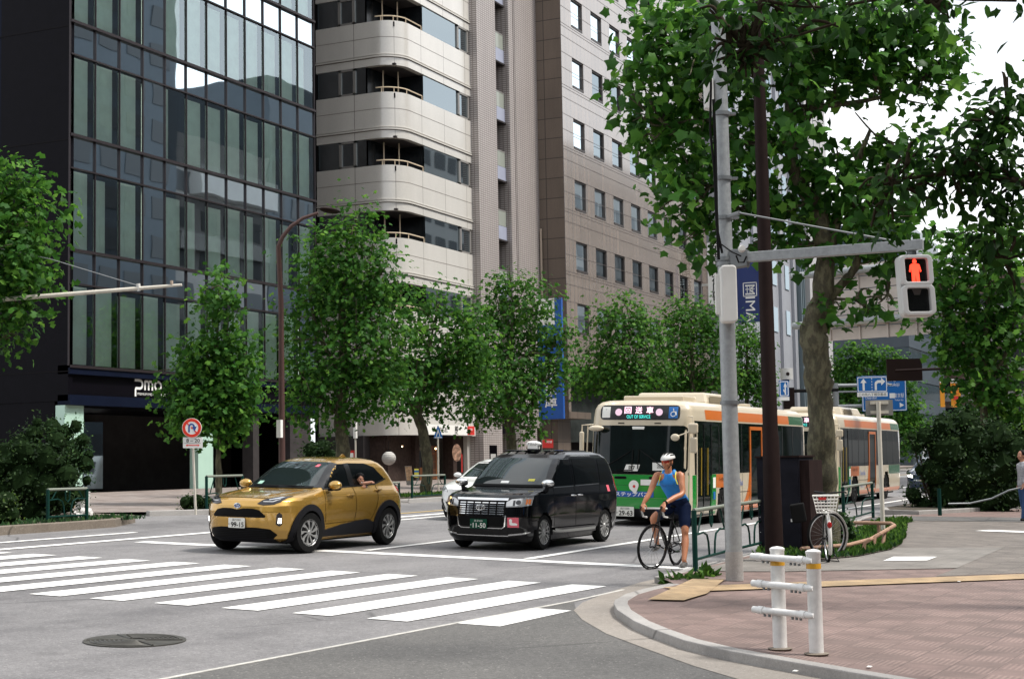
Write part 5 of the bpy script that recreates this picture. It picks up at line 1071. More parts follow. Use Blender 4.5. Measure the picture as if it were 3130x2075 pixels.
# far curved lamp post
bl = onrow(652, 24.2); Zl = depth(bl); t = thing('curved_street_lamp', 'rusty brown street lamp with a long curved arm in front of the glass building', 'street lamp', bl)
q = lambda u, v: AZ(u, v, Zl) - bl
MB().tube([(0, 0, 0), (0, 0, q(650, 700).z), q(643, 570), q(652, 548), q(672, 523), q(700, 504), q(735, 492)], [.1, .075, .07, .065, .055, .05, .045], 12).build('post', 'brown_post2' if False else 'rust_brown' if 'rust_brown' in MATS else mat('rust_brown', (.07, .032, .026), .6, 0, .15, 6), t, smooth=True)
MB().ball(q(762, 486), .42, 8, (1.1, .5, .18)).build('lamp_head', 'brown_post', t, smooth=True); c_ = q(647, 990); MB().box(c_ - Vector((.16, .12, .25)), c_ - Vector((.04, -.02, -.25))).build('notice', 'sign_cream', t)
# arm at the left
b0 = AZ(-70, 1210, 33.5); b0.z = gz(b0.y); t = thing('left_signal_pole', 'thin pale horizontal arm with a stay wire reaching out of the left hand tree', 'pole', b0); q = lambda u, v: AZ(u, v, 33.5) - b0
MB().cyl((0, 0, 0), q(-70, 560), .1, 12).build('post', 'steel_galv', t); MB().tube([q(-70, 698), q(150, 680), q(310, 667), q(420, 658)], [.055, .05, .045, .03], 10).build('arm', 'pole_cream', t, smooth=True); MB().tube([q(-70, 560), q(115, 598), q(316, 659)], .009, 5).build('wire', 'steel_galv', t)
MB().cyl(q(319, 655), q(321, 672), .045, 8).build('clamp', 'box_white', t); MB().box(q(392, 657) - Vector((.03, .03, 0)), q(400, 648)).build('bracket', 'copper_pipe', t)
# round no U-turn sign
b0 = gp(452, 1188, .09); Zq = depth(b0); t = thing('no_u_turn_sign', 'round red and white no U-turn sign above a small plate reading 8-20', 'road sign', b0); q = lambda u, v, d=0: AZ(u, v, Zq - d) - b0
MB().tube([(0, 0, 0), q(443, 966)], .03, 8).build('pole', 'pole_cream', t, smooth=True); k = KP * Zq / FPX; Mq = frame(q(443, 988, .06), CRT)
MB().prism(arc(0, 0, 22.5 * k, 0, 360, 32)[:-1], -.02, 0, Mq).build('disc', 'sign_white', t)
mb = MB(); ringp(mb, arc(0, 0, 21.5 * k, 0, 360, 32)[:-1], arc(0, 0, 15 * k, 0, 360, 32)[:-1], 0, .004, Mq); mb.build('red_ring', 'board_red', t)
Mr = Mq @ Matrix.Rotation(math.radians(-45), 4, 'Z'); MB().prism([(-15 * k, -1.6 * k), (-9.5 * k, -1.6 * k), (-9.5 * k, 1.6 * k), (-15 * k, 1.6 * k)], 0, .004, Mr).prism([(9.5 * k, -1.6 * k), (15 * k, -1.6 * k), (15 * k, 1.6 * k), (9.5 * k, 1.6 * k)], 0, .004, Mr).prism([(-3 * k, -1.4 * k), (3 * k, -1.4 * k), (3 * k, 1.4 * k), (-3 * k, 1.4 * k)], 0, .004, Mr).build('red_bar', 'board_red', t)
mb = MB(); mb.prism([(-8 * k, -10 * k), (-4.5 * k, -10 * k), (-4.5 * k, 3 * k), (-8 * k, 3 * k)], .002, .006, Mq)
pts_ = arc(-.5 * k, 3 * k, 7.5 * k, 180, 0, 10); pin = arc(-.5 * k, 3 * k, 4 * k, 0, 180, 10); mb.prism(pts_[::-1] + pin[::-1] if False else pts_ + pin, .002, .006, Mq); mb.prism([(1 * k, 3 * k), (11 * k, 3 * k), (6 * k, -9 * k)], .003, .007, Mq); mb.build('blue_arrow', 'board_blue', t)
Mq2 = frame(q(445, 1022, .06), CRT); MB().prism(rrect(-22.5 * k, -12.5 * k, 22.5 * k, 12.5 * k, 2 * k), -.02, 0, Mq2).build('plate', 'sign_white', t)
text('lettering', '8 – 20', 'ink', t, Mq2 @ Matrix.Translation((1 * k, 5 * k, .004)), w=31 * k, h=8 * k, bold=.01); MB().prism([(-19 * k, -1.3 * k), (19 * k, -1.3 * k), (19 * k, -.8 * k), (-19 * k, -.8 * k)], .001, .004, Mq2).build('rule', 'ink', t)
MB().prism([(-16 * k, -6 * k), (-12 * k, -3.4 * k), (-12 * k, -5 * k), (12 * k, -5 * k), (12 * k, -3.4 * k), (16 * k, -6 * k), (12 * k, -8.6 * k), (12 * k, -7 * k), (-12 * k, -7 * k), (-12 * k, -8.6 * k)], .001, .004, Mq2).build('red_arrow', 'board_red', t)
# triangular crossing sign
b0 = onrow(1013, 26.0); Zq = depth(b0); t = thing('crossing_sign', 'blue triangular pedestrian crossing sign on a thin pale pole by the restaurant', 'road sign', b0); q = lambda u, v, d=0: AZ(u, v, Zq - d) - b0; k = KP * Zq / FPX
MB().cyl((0, 0, 0), q(1011, 1000), .035, 8).build('pole', 'pole_cream', t); Mq = frame(q(1012, 1012, .08), (1, 0, 0)); Mq = frame(q(1012, 1012, .08), CRT)
MB().prism([(-9.5 * k, 0), (9.5 * k, 0), (9.5 * k, 5 * k), (.6 * k, 30 * k), (-.6 * k, 30 * k), (-9.5 * k, 5 * k)], -.02, 0, Mq).build('board', 'guide_blue', t)
MB().prism([(-5 * k, 5 * k), (-3.2 * k, 5 * k), (0, 15 * k), (3.2 * k, 5 * k), (5 * k, 5 * k), (1.2 * k, 18 * k), (0, 22 * k), (-1.2 * k, 18 * k)], 0, .004, Mq).prism([(-8.5 * k, 1 * k), (8.5 * k, 1 * k), (8.5 * k, 3 * k), (-8.5 * k, 3 * k)], 0, .004, Mq).build('figure', 'sign_white', t)
mat('paper', (.5, .48, .45), .8, 0, .06, 6)
# small things in front of the restaurant
def simple(name, label, cat, u, v, y, f, group=None):
    b0 = AY(u, v, y); t = thing(name, label, cat, b0, 0, group); f(t, KP * depth(b0) / FPX); return t
Fq = lambda o=(0, 0, 0): frame(Vector(o), CRT)
simple('round_lantern', 'white round paper lantern hanging at the restaurant corner', 'lantern', 898, 1058, 30.5, lambda t, k: (MB().ball((0, 0, 0), 16.5 * k, 10, (1, 1, .95)).build('globe', 'paper', t, smooth=True), [MB().tube([(x, y, z * k) for x, y in arc(0, 0, math.sqrt(max(16.7 ** 2 - (z / .95) ** 2, 1)) * k, 0, 360, 24)], .006, 4).build('rib', 'silver_frame', t) for z in (-12, -8, -4, 0, 4, 8, 12)], MB().cyl((0, 0, 15 * k), (0, 0, 19 * k), 5 * k, 12).build('cap', 'black_panel', t), MB().cyl((0, 0, 17 * k), (0, 0, 40 * k), .012, 5).build('cord', 'rubber', t)))
def aboard(t, k):
    MB().prism([(-9 * k, 0), (8 * k, 0), (3 * k, 44 * k), (-13 * k, 44 * k)], -.03, 0, Fq()).build('frame', 'silver_frame', t)
    mat('menu', (.45, .28, .16), .6, 0, .6, 9); MB().prism([(-8 * k, 10 * k), (6.5 * k, 10 * k), (3 * k, 43 * k), (-12 * k, 43 * k)], 0, .01, Fq()).build('menu_poster', 'menu', t)
    MB().cyl((0, .1, 0), (0, .02, 30 * k), .015, 5).build('leg', 'silver_frame', t)
simple('menu_board', 'tilted metal framed menu board on the far pavement', 'menu board', 948, 1120, 28.5, aboard)
def poster(t, k): mat('yellow_poster', (.6, .55, .08), .6); MB().prism([(0, 0), (10 * k, 0), (10 * k, 20 * k), (0, 20 * k)], -.02, 0, Fq()).build('sheet', 'yellow_poster', t); MB().prism([(0, 12 * k), (10 * k, 12 * k), (10 * k, 16 * k), (0, 16 * k)], 0, .005, Fq()).build('blue_band', 'guide_blue', t)
simple('yellow_poster_board', 'small yellow poster with a blue band beside the menu board', 'poster', 957, 1102, 31.5, poster)
def oval(t, k):
    mat('oval_face', (.5, .3, .2), .6, 0, .9, 7); MB().prism([(10.5 * k * math.cos(a), 20 * k * math.sin(a)) for a in [i * math.pi / 10 for i in range(20)]], -.03, 0, Fq()).build('face', 'oval_face', t)
    MB().prism([(10 * k, 0), (13 * k, -5 * k), (13 * k, -45 * k), (10 * k, -45 * k)], -.02, .0, Fq()).build('red_streamer', 'sign_red', t); MB().prism([(0, -20 * k), (9 * k, -20 * k), (9 * k, -68 * k), (0, -68 * k)], -.04, -.01, Fq()).build('black_banner', 'ink', t)
simple('oval_signboard', 'oval food signboard with red and black streamers by the restaurant door', 'signboard', 1055, 1045, 31.5, oval)
simple('red_banner', 'small red banner with white writing just behind the taxi roof lamp', 'banner', 1252, 1034, 27.5, lambda t, k: (MB().prism([(0, 0), (26 * k, 0), (26 * k, 20 * k), (0, 20 * k)], -.02, 0, Fq()).build('cloth', 'sign_red', t), text('lettering', '両替', 'sign_white', t, Fq() @ Matrix.Translation((17 * k, 14 * k, .01)), w=13 * k, h=6 * k), MB().cyl((0, .0, -60 * k), (0, 0, 20 * k), .02, 5).build('pole', 'silver_frame', t)))
simple('black_lantern_box', 'small black standing light box against the pinkish tile pillar', 'light box', 1140, 1088, 30.5, lambda t, k: (MB().prism([(-9 * k, 0), (9 * k, 0), (9 * k, 60 * k), (-9 * k, 60 * k)], -.2, 0, Fq()).build('case', 'black_panel', t), MB().prism([(-6 * k, 10 * k), (6 * k, 10 * k), (6 * k, 40 * k), (-6 * k, 40 * k)], 0, .01, Fq()).build('panel', 'sign_cream', t)))
simple('paper_pole', 'thin pole with a wound white paper and a red box beside the large plane tree', 'pole', 822, 1130, 26., lambda t, k: (MB().cyl((0, 0, 0), (0, 0, 155 * k), .03, 6).build('pole', 'pole_cream', t), MB().cyl((0, 0, 118 * k), (0, 0, 155 * k), .07, 8).build('paper', 'sign_white', t), MB().prism([(-19 * k, 72 * k), (0, 72 * k), (0, 90 * k), (-19 * k, 90 * k)], -.1, 0, Fq()).build('red_box', 'sign_red', t), MB().prism([(-14 * k, 74 * k), (-5 * k, 74 * k), (-5 * k, 84 * k), (-14 * k, 84 * k)], 0, .01, Fq()).build('white_label', 'sign_white', t)))
mat('bag', (.62, .6, .58), .35, 0, .12, 12, .8, 9)
for k_, (u, v, r, lab) in enumerate(((175, 1192, 13, 'left hand white rubbish bag on the far kerb behind the green railing'), (198, 1188, 15, 'right hand and fuller white rubbish bag on the far kerb beside the railing post'))):
    b0 = gp(u, v + 10, .12); kk = KP * depth(b0) / FPX; t = thing('rubbish_bag', lab, 'rubbish bag', b0, 0, 'white rubbish bags'); mb = MB(); mb.ball((0, 0, r * kk * .8), r * kk, 8, (1.2, 1, .85)); mb.v = [tuple(Vector(p) + Vector(RNG.normal(size=3)) * .025) for p in mb.v]; mb.build('bag', 'bag', t, smooth='all'); MB().tube([(0, 0, r * kk * 1.55), (.02, 0, r * kk * 1.9)], [.02, .06], 6).build('knot', 'bag', t)
b0 = gp(190, 1186, .12); t = thing('white_bucket', 'pale cylindrical bin standing behind the rubbish bags', 'bin', b0); MB().lathe([(.15, 0), (.17, .5), (.18, .5), (.16, .48), (.001, .47)], None, 16).build('bin', 'box_white', t, smooth=True); MB().tube([(x, y, .5) for x, y in arc(0, 0, .175, 0, 360, 16)], .012, 5).build('rim', 'box_white', t)
# chain fence of the hedge bed
b0 = gp(2171, 1190, .2); t = thing('chain_fence', 'green post and hanging chain in front of the dark bush', 'chain fence', b0); Zc = depth(b0); q = lambda u, v, Z=Zc: AZ(u, v, Z) - b0
MB().cyl((0, 0, 0), (0, 0, 62 * KP * Zc / FPX), .05, 10).build('post', 'rail_green', t, smooth=True)
MB().tube([q(2190, 1163, Zc - .5), q(2240, 1162, Zc - .5), q(2290, 1151, Zc - .5), q(2330, 1132, Zc - .5), q(2375, 1122, Zc - .5)], .022, 6).build('chain', 'steel_band', t)
# small plastic stake beside the bed
for nm, lab, u, v, hh_, m_ in (('litter', 'tiny white paper scrap on the red tiles near the guard rail', 2008, 1542, .004, 'sign_white'), ('litter', 'tiny pale scrap in the gutter below the corner kerb', 1837, 1552, .004, 'sign_cream'), ('litter', 'tiny pale scrap lying between the yellow strip and the grey tiles', 2215, 1344, .004, 'sign_cream')):
    p = gp(u, v, HS); kk = .04; tag(MB().prism([(-.03, -.012), (.02, -.02), (.035, .015), (-.02, .02)], 0, .006, Matrix.Translation(p + Vector((0, 0, .01)))).build(nm, m_), lab, 'litter')
# ================================================================ vehicles
def carpaint(name, c, metal, rough=.22, coat=1.):
    t = NT(name); p = t.p; v = t.N('TexVoronoi', i_Scale=900.); t.l(t.tc, v.inputs['Vector']); h = t.N('HueSaturation'); h.inputs['Color'].default_value = (*c, 1); t.l(t.mr(v.outputs['Color'], 0, 1, .9, 1.1), h.inputs['Value']); t.col(h.outputs[0])
    p.inputs['Specular IOR Level'].default_value = .2 if max(c) < .02 else .5; p.inputs['Metallic'].default_value = metal; p.inputs['Roughness'].default_value = rough; p.inputs['Coat Weight'].default_value = coat; p.inputs['Coat Roughness'].default_value = .04
carpaint('gold_paint', (.5, .29, .055), .65, .25); carpaint('black_paint', (.002, .002, .0025), 0, .1, .5); carpaint('white_car_paint', (.75, .75, .73), 0, .25); carpaint('bus_cream', (.58, .5, .37), 0, .3, .6); carpaint('bus_green', (.008, .25, .03), 0, .25, .6); carpaint('bus_green_dark', (.008, .1, .025), 0, .25, .6); carpaint('bus_orange', (.62, .15, .015), 0, .28, .6); carpaint('blue_paint', (.01, .03, .07), .2, .2)
mat('cladding', (.014, .014, .016), .55); mat('tyre', (.012, .012, .012), .75, 0, .2, 20); mat('hubcap', (.42, .42, .41), .35, .6); mat('hub_dark', (.04, .04, .04), .5); mat('chrome', (.75, .75, .74), .12, .95); mat('plate_white', (.75, .74, .68), .45); mat('plate_green', (.01, .06, .035), .45); mat('grille_black', (.006, .006, .006), .4); mat('lamp_clear', (.5, .5, .5), .08, .55); mat('lamp_dark', (.02, .02, .024), .06); mat('lamp_lit', (.9, .9, .85), .2, emit=(1, .95, .85), es=3); mat('tail_red', (.35, .01, .01), .2); mat('amber', (.6, .16, .03), .2)
mat('car_glass', (.003, .004, .004), .03, 0, spec=.35); mat('windscreen', (.008, .014, .013), .03, 0, spec=.9); mat('pillar_black', (.008, .008, .008), .25); mat('seam', (.05, .03, .008), .6); mat('seam_black', (.0, .0, .0), .6); mat('bus_glass', (.004, .008, .007), .04, 0, .5, 1.2, spec=.4); mat('pink', (.7, .12, .16), .5); mat('led_pink', (.9, .5, .6), .5, emit=(1, .55, .68), es=.9); mat('led_cyan', (.1, .7, .6), .5, emit=(.05, .8, .7), es=.7); mat('yellow_pole', (.5, .33, .03), .5)
class Body:
    def __init__(s, rows, n=2.6, bulge=None):
        s.R = np.array(rows, float); s.n = n; s.bulge = bulge; s.z = s.R[:, 0]
    def at(s, z):
        R = s.R; z = min(max(z, R[0, 0]), R[-1, 0]); i = min(np.searchsorted(R[:, 0], z, 'right') - 1, len(R) - 2); i = max(i, 0)
        t = (z - R[i, 0]) / (R[i + 1, 0] - R[i, 0]); return R[i] * (1 - t) + R[i + 1] * t
    def W(s, x, z):
        _, xf, xr, w, af, ar = s.at(z)[:6]; x = min(max(x, xf + 1e-4), xr - 1e-4); k = 1.
        if x < xf + af: k = (1 - (1 - (x - xf) / af) ** s.n) ** (1 / s.n)
        if x > xr - ar: k *= (1 - (1 - (xr - x) / ar) ** s.n) ** (1 / s.n)
        return w * k + (s.bulge(x, z) if s.bulge else 0) * min(1, k)
    def F(s, y, z):
        _, xf, xr, w, af, ar = s.at(z)[:6]; q = min(abs(y) / w, .9999); return xf + af * (1 - (1 - q ** s.n) ** (1 / s.n))
    def Rr(s, y, z):
        _, xf, xr, w, af, ar = s.at(z)[:6]; q = min(abs(y) / w, .9999); return xr - ar * (1 - (1 - q ** s.n) ** (1 / s.n))
    def mesh(s, name, m, parent, arches=(), sub=4, zmin=None, nx=44):
        zs = []
        for i in range(len(s.R) - 1): zs += list(np.linspace(s.R[i, 0], s.R[i + 1, 0], sub, endpoint=False))
        zs.append(s.R[-1, 0]); vs = []; N = None
        for z in zs:
            _, xf, xr, w, af, ar = s.at(z)[:6]; ring = []
            for k in range(15):
                a = math.pi / 2 * k / 14; yy = w * math.sin(a) ** (2 / s.n); ring.append((xf + af * (1 - math.cos(a) ** (2 / s.n)), yy))
            x0, x1 = xf + af, xr - ar
            for k in range(1, nx): ring.append((x0 + (x1 - x0) * k / nx, w))
            for k in range(15):
                a = math.pi / 2 * (1 - k / 14); yy = w * math.sin(a) ** (2 / s.n); ring.append((xr - ar * (1 - math.cos(a) ** (2 / s.n)), yy))
            if s.bulge: ring = [(x, y + s.bulge(x, z) * min(1, y / w)) for x, y in ring]
            full = ring + [(x, -y) for x, y in ring[-2:0:-1]]; N = len(full); vs += [(x, y, z) for x, y in full]
        fs = []
        def inside(x, z, y):
            return abs(y) > .3 and any((x - ax) ** 2 + (z - az) ** 2 < r * r for ax, az, r in arches)
        for i in range(len(zs) - 1):
            for j in range(N):
                q = (i * N + j, i * N + (j + 1) % N, (i + 1) * N + (j + 1) % N, (i + 1) * N + j)
                c = [sum(vs[k][d] for k in q) / 4 for d in range(3)]
                if not inside(c[0], c[2], c[1]): fs.append(q)
        fs.append(tuple(range((len(zs) - 1) * N, len(zs) * N))); fs.append(tuple(range(N))[::-1])
        me = MB(); me.v = vs; me.f = fs; ob = me.build(name, m, parent, smooth=True); return ob
    def patch(s, name, poly, m, parent, kind='side', sgn=-1, off=.004, th=.0, step=.05, mb=None, build=True):
        # poly in (x, z) for sides, (y, z) for front/rear
        bm = bmesh.new(); f = bm.faces.new([bm.verts.new((a, b, 0)) for a, b in poly]); 
        xs = [p[0] for p in poly]; ys = [p[1] for p in poly]
        for ax, lo, hi in ((0, min(xs), max(xs)), (1, min(ys), max(ys))):
            k = lo + step
            while k < hi:
                no = (1, 0, 0) if ax == 0 else (0, 1, 0); co = (k, 0, 0) if ax == 0 else (0, k, 0)
                bmesh.ops.bisect_plane(bm, geom=bm.verts[:] + bm.edges[:] + bm.faces[:], plane_co=co, plane_no=no); k += step
        bmesh.ops.triangulate(bm, faces=[f for f in bm.faces if len(f.verts) > 4])
        def mapp(a, b, o):
            e = .004
            if kind == 'side':
                P = lambda a, b: Vector((a, sgn * s.W(a, b), b))
            elif kind == 'front': P = lambda a, b: Vector((s.F(a, b), a, b))
            else: P = lambda a, b: Vector((s.Rr(a, b), a, b))
            p = P(a, b); da = P(a + e, b) - P(a - e, b); db = P(a, b + e) - P(a, b - e); n = da.cross(db)
            if n.length < 1e-9: n = Vector((0, sgn, 0)) if kind == 'side' else Vector((-1, 0, 0))
            n.normalize(); ref = Vector((0, sgn, .15)) if kind == 'side' else Vector((-1 if kind == 'front' else 1, 0, .2))
            if n.dot(ref) < 0: n = -n
            return p + n * o
        bm.verts.index_update(); vv = [(v.co.x, v.co.y) for v in bm.verts]; ff = [tuple(v.index for v in f.verts) for f in bm.faces]
        out = mb or MB(); n_ = len(vv)
        top = [mapp(a, b, off + th) for a, b in vv]
        if th > 0:
            bot = [mapp(a, b, off - .01) for a, b in vv]; be = [(e.verts[0].index, e.verts[1].index) for e in bm.edges if e.is_boundary]
            out.add(top + bot, ff + [(a, b, b + n_, a + n_) for a, b in be])
        else: out.add(top, ff)
        bm.free()
        return out.build(name, m, parent, smooth=True) if build else out
def ringpoly(cx, cz, r0, r1, a0, a1, n=18): return arc(cx, cz, r1, a0, a1, n) + arc(cx, cz, r0, a1, a0, n)
def wheel(par, x, y, r, w, spokes=10, m='hubcap', turn=0., twist=.25, rr=.62, base=None, dark='hub_dark'):
    # y<0 near side: outer face looks towards -y
    s = -1 if y < 0 else 1; M = Matrix.Translation((x, y, r)) @ Matrix.Rotation(turn, 4, 'Z') @ Matrix.Rotation(-s * math.pi / 2, 4, 'X')
    R = r * rr; wb = MB()
    wb.lathe([(R, w / 2 - .012), (R + .008, w / 2 - .004), (R + .006, w / 2 - .03), (R - .02, w / 2 - .02), (R - .03, w / 2 - .03)], M, 32)
    for k in range(spokes):
        a = 2 * math.pi * k / spokes; a2 = a + twist; q = .05 if spokes < 12 else .03
        c = lambda rr_, aa: (rr_ * math.cos(aa), rr_ * math.sin(aa))
        p = [c(R * .16, a - .35), c(R * .55, a + twist * .5 - q * 2.0), c(R * .97, a2 - q * 3.2), c(R * .97, a2 + q * 3.2), c(R * .55, a + twist * .5 + q * 2.0), c(R * .16, a + .35)]
        wb.prism(p, w / 2 - .035, w / 2 - .012, M)
    wb.lathe([(.001, w / 2 + .0), (R * .16, w / 2 - .004), (R * .22, w / 2 - .02)], M, 20)
    ob = wb.build('wheel', m, par, smooth=True)
    MB().lathe([(R - .01, -w / 2 + .02), (R, -w / 2), (r * .93, -w / 2), (r, -w / 2 + .04), (r, w / 2 - .04), (r * .93, w / 2), (R + .005, w / 2 - .006), (R - .012, w / 2 - .03)], M, 40).build('tyre', 'tyre', ob, smooth=True)
    MB().lathe([(.001, w / 2 - .05), (R, w / 2 - .05), (R, -w / 2 + .02)], M, 28).build('wheel_disc', dark, ob, smooth=True)
    return ob
def well(par, x, r, w0, w1, m='rubber'):
    for s in (-1, 1):
        A = arc(x, r, r + .055, -10, 190, 16); MB().add([(a, s * w0, b) for a, b in A] + [(a, s * w1, b) for a, b in A], [(i, i + 1, 17 + i + 1, 17 + i) for i in range(16)] + [tuple(range(17))]).build('wheel_well', m, par)
def plate_(par, x, y, z, s1, s2, m='plate_white', ink='ink', w=.33, h=.165, rz=0, kana='わ', tilt=0):
    M = Matrix.Translation((x, y, z)) @ Matrix.Rotation(rz, 4, 'Z') @ frame(Vector((0, 0, 0)), FX)
    b = MB().prism(rrect(-w / 2, -h / 2, w / 2, h / 2, .01), -.01, .0, M).build('number_plate', m, par)
    text('plate_number', s2, ink, b, M @ Matrix.Translation((.02, -h * .16, .003)), w=w * .76, h=h * .5, bold=.012)
    text('plate_region', s1, ink, b, M @ Matrix.Translation((0, h * .32, .003)), w=w * .5, h=h * .2); text('plate_kana', kana, ink, b, M @ Matrix.Translation((-w * .43, -h * .12, .003)), w=w * .08, h=h * .2)
def emblem(par, x, y, z, s, m='chrome', back=None):
    M = frame(Vector((x, y, z)), FX); mb = MB()
    for rx, ry, cy in ((1, .68, 0), (.36, .6, 0), (.66, .22, .3)):
        A = [(rx * s * math.cos(a), cy * s + ry * s * math.sin(a)) for a in [i * math.pi / 12 for i in range(24)]]; mb.tube([M @ Vector((p, q, .004)) for p, q in A + [A[0]]], s * .085, 6, False)
    if back: MB().prism([(s * .97 * math.cos(a), .66 * s * math.sin(a)) for a in [i * math.pi / 12 for i in range(24)]], -.006, .0, M).build('emblem_disc', back, par)
    mb.build('emblem', m, par, smooth=True)
def carthing(name, label, cat, x, y, yaw, z=0.): return thing(name, label, cat, (x, y, gz(y) + z), yaw, None, math.atan(SL))
# ---------------------------------------------------------------- gold crossover
suv = carthing('crossover_car', 'gold compact crossover car with black wheel arches crossing the stop line', 'car', 21.02, 14.83, -.02)
def bul(x, z):
    b = 0
    for cx in (.84, 3.40): b += .035 * math.exp(-((x - cx) / .42) ** 2) * math.exp(-((z - .62) / .28) ** 2)
    return b - .03 * math.exp(-((z - .5) / .12) ** 2) * math.exp(-((x - 2.1) / .8) ** 4)
SB = Body([(.20, .22, 3.98, .74, .60, .30), (.26, .10, 4.05, .82, .62, .34), (.40, .04, 4.12, .855, .66, .36), (.56, .015, 4.16, .86, .68, .38), (.70, .0, 4.17, .86, .68, .40), (.80, .02, 4.17, .858, .68, .42), (.88, .07, 4.15, .85, .7, .42), (.93, .14, 4.13, .84, .75, .42), (.965, .26, 4.11, .825, .8, .40), (.995, .48, 4.09, .81, .75, .38), (1.02, .76, 4.07, .795, .6, .36), (1.045, 1.02, 4.05, .78, .42, .34), (1.07, 1.16, 4.03, .765, .30, .32), (1.16, 1.33, 3.98, .73, .28, .3), (1.28, 1.53, 3.90, .69, .27, .3), (1.40, 1.74, 3.80, .645, .26, .3), (1.48, 1.90, 3.70, .60, .28, .32), (1.53, 2.03, 3.56, .56, .34, .38), (1.56, 2.16, 3.38, .51, .4, .42), (1.58, 2.34, 3.16, .43, .4, .4), (1.59, 2.6, 2.95, .25, .2, .2)], 2.7, bul)
AR = [(.84, .345, .385), (3.40, .345, .385)]
SB.mesh('body', 'gold_paint', suv, AR, 7, nx=70)
for cx in (.84, 3.40): well(suv, cx, .345, .5, .86)
for sg_ in (-1, 1):
    for cx in (.84, 3.40):
        SB.patch('wheel_arch', ringpoly(cx, .345, .365, .47, -18 if cx > 2 else -12, 198 if cx < 2 else 192, 20), 'cladding', suv, 'side', sg_, .006, .022, .06)
    SB.patch('sill', [(1.28, .26), (2.96, .26), (3.0, .42), (2.7, .50), (1.9, .44), (1.3, .36)], 'cladding', suv, 'side', sg_, .004, .012, .08)
    SB.patch('windscreen_pillar', [(1.37, 1.062), (1.47, 1.062), (1.64, 1.2), (1.83, 1.35), (2.0, 1.465), (2.07, 1.475), (2.0, 1.50), (1.87, 1.475), (1.66, 1.35), (1.47, 1.19)], 'pillar_black', suv, 'side', sg_, .004, 0, .03)
    # windows
    SB.patch('side_window', [(1.42, 1.06), (2.28, 1.085), (2.28, 1.475), (2.02, 1.47), (1.86, 1.41)], 'car_glass', suv, 'side', sg_, .004, 0, .06)
    SB.patch('side_window', [(2.40, 1.09), (3.12, 1.12), (3.50, 1.20), (3.24, 1.41), (2.98, 1.475), (2.40, 1.485)], 'car_glass', suv, 'side', sg_, .004, 0, .06)
    SB.patch('window_trim', [(1.34, 1.045), (2.4, 1.072), (3.15, 1.1), (3.56, 1.19), (3.54, 1.205), (3.12, 1.12), (2.28, 1.09), (1.40, 1.062)], 'pillar_black', suv, 'side', sg_, .007, 0, .06)
    SB.patch('pillar', [(2.26, 1.085), (2.42, 1.09), (2.42, 1.485), (2.26, 1.475)], 'pillar_black', suv, 'side', sg_, .009, 0, .06)
    for pl in ([(1.36, .5), (1.375, .5), (1.345, .75), (1.385, 1.04), (1.37, 1.04), (1.33, .75)], [(2.335, .46), (2.35, .46), (2.35, 1.08), (2.335, 1.08)], [(2.86, .5), (2.88, .5), (3.06, .78), (3.14, 1.09), (3.125, 1.09), (3.04, .78)], [(1.36, .46), (2.86, .485), (2.86, .495), (1.36, .472)]):
        SB.patch('seam', pl, 'seam', suv, 'side', sg_, .003, 0, .05)
    for hx, hz in ((2.05, .93), (3.02, 1.0)):
        q = SB.W(hx, hz); MB().tube([(hx, sg_ * (q - .005), hz), (hx + .03, sg_ * (q + .03), hz + .005), (hx + .19, sg_ * (q + .03), hz + .01), (hx + .22, sg_ * (q - .005), hz + .01)], [.012, .017, .017, .012], 8).build('door_handle', 'gold_paint', suv, smooth=True)
    # headlights
    hl = SB.patch('headlight', [(sg_ * a, b) for a, b in ((.36, .835), (.44, .90), (.60, .945), (.745, .955), (.70, .87), (.62, .825), (.47, .81))], 'lamp_dark', suv, 'front', sg_, .006, .004, .04)
    SB.patch('headlight_strip', [(sg_ * a, b) for a, b in ((.45, .862), (.6, .86), (.68, .90), (.665, .905), (.59, .875), (.45, .875))], 'lamp_clear', hl, 'front', sg_, .013, 0, .03)
    SB.patch('headlight_reflector', [(sg_ * a, b) for a, b in ((.52, .9), (.66, .935), (.70, .935), (.66, .915), (.53, .888))], 'chrome', hl, 'front', sg_, .013, 0, .03)
    fl = SB.patch('fog_lamp_recess', [(sg_ * a, b) for a, b in ((.66, .50), (.70, .47), (.735, .50), (.74, .66), (.71, .70), (.675, .66))], 'lamp_dark', suv, 'front', sg_, .005, .004, .04)
    SB.patch('day_running_lamp', [(sg_ * a, b) for a, b in ((.685, .52), (.725, .52), (.73, .60), (.695, .605))], 'lamp_lit', fl, 'front', sg_, .012, 0, .04)
    rl2 = SB.patch('tail_lamp', [(sg_ * a, b) for a, b in ((.35, 1.0), (.75, 1.02), (.77, .93), (.35, .95))], 'tail_red', suv, 'rear', sg_, .01, .01, .06)
    SB.patch('tail_lamp', [(3.86, .97), (4.02, .93), (4.06, 1.0), (3.9, 1.05)], 'tail_red', suv, 'side', sg_, .008, .01, .05)
    # mirror
    mx_, mz_ = 1.52, 1.10; q = SB.W(1.5, 1.07)
    mr_ = MB().ball((mx_, sg_ * (q + .17), mz_ + .02), .12, 8, (.75, 1.05, .68)).build('mirror', 'gold_paint', suv, smooth=True); MB().box((mx_ - .04, sg_ * (q + .04) - .05, mz_ - .08), (mx_ + .07, sg_ * (q + .1) + .05, mz_ - .03)).build('mirror_foot', 'cladding', mr_); MB().ball((mx_ + .02, sg_ * (q + .18), mz_ - .035), .1, 6, (.7, 1, .4)).build('mirror_base', 'cladding', mr_, smooth=True)
ws_ = [(-.60, 1.075), (0, 1.085), (.60, 1.075), (.655, 1.12), (.50, 1.50), (0, 1.515), (-.50, 1.50), (-.655, 1.12)]
SB.patch('windscreen', ws_, 'windscreen', suv, 'front', 1, .004, 0, .05)
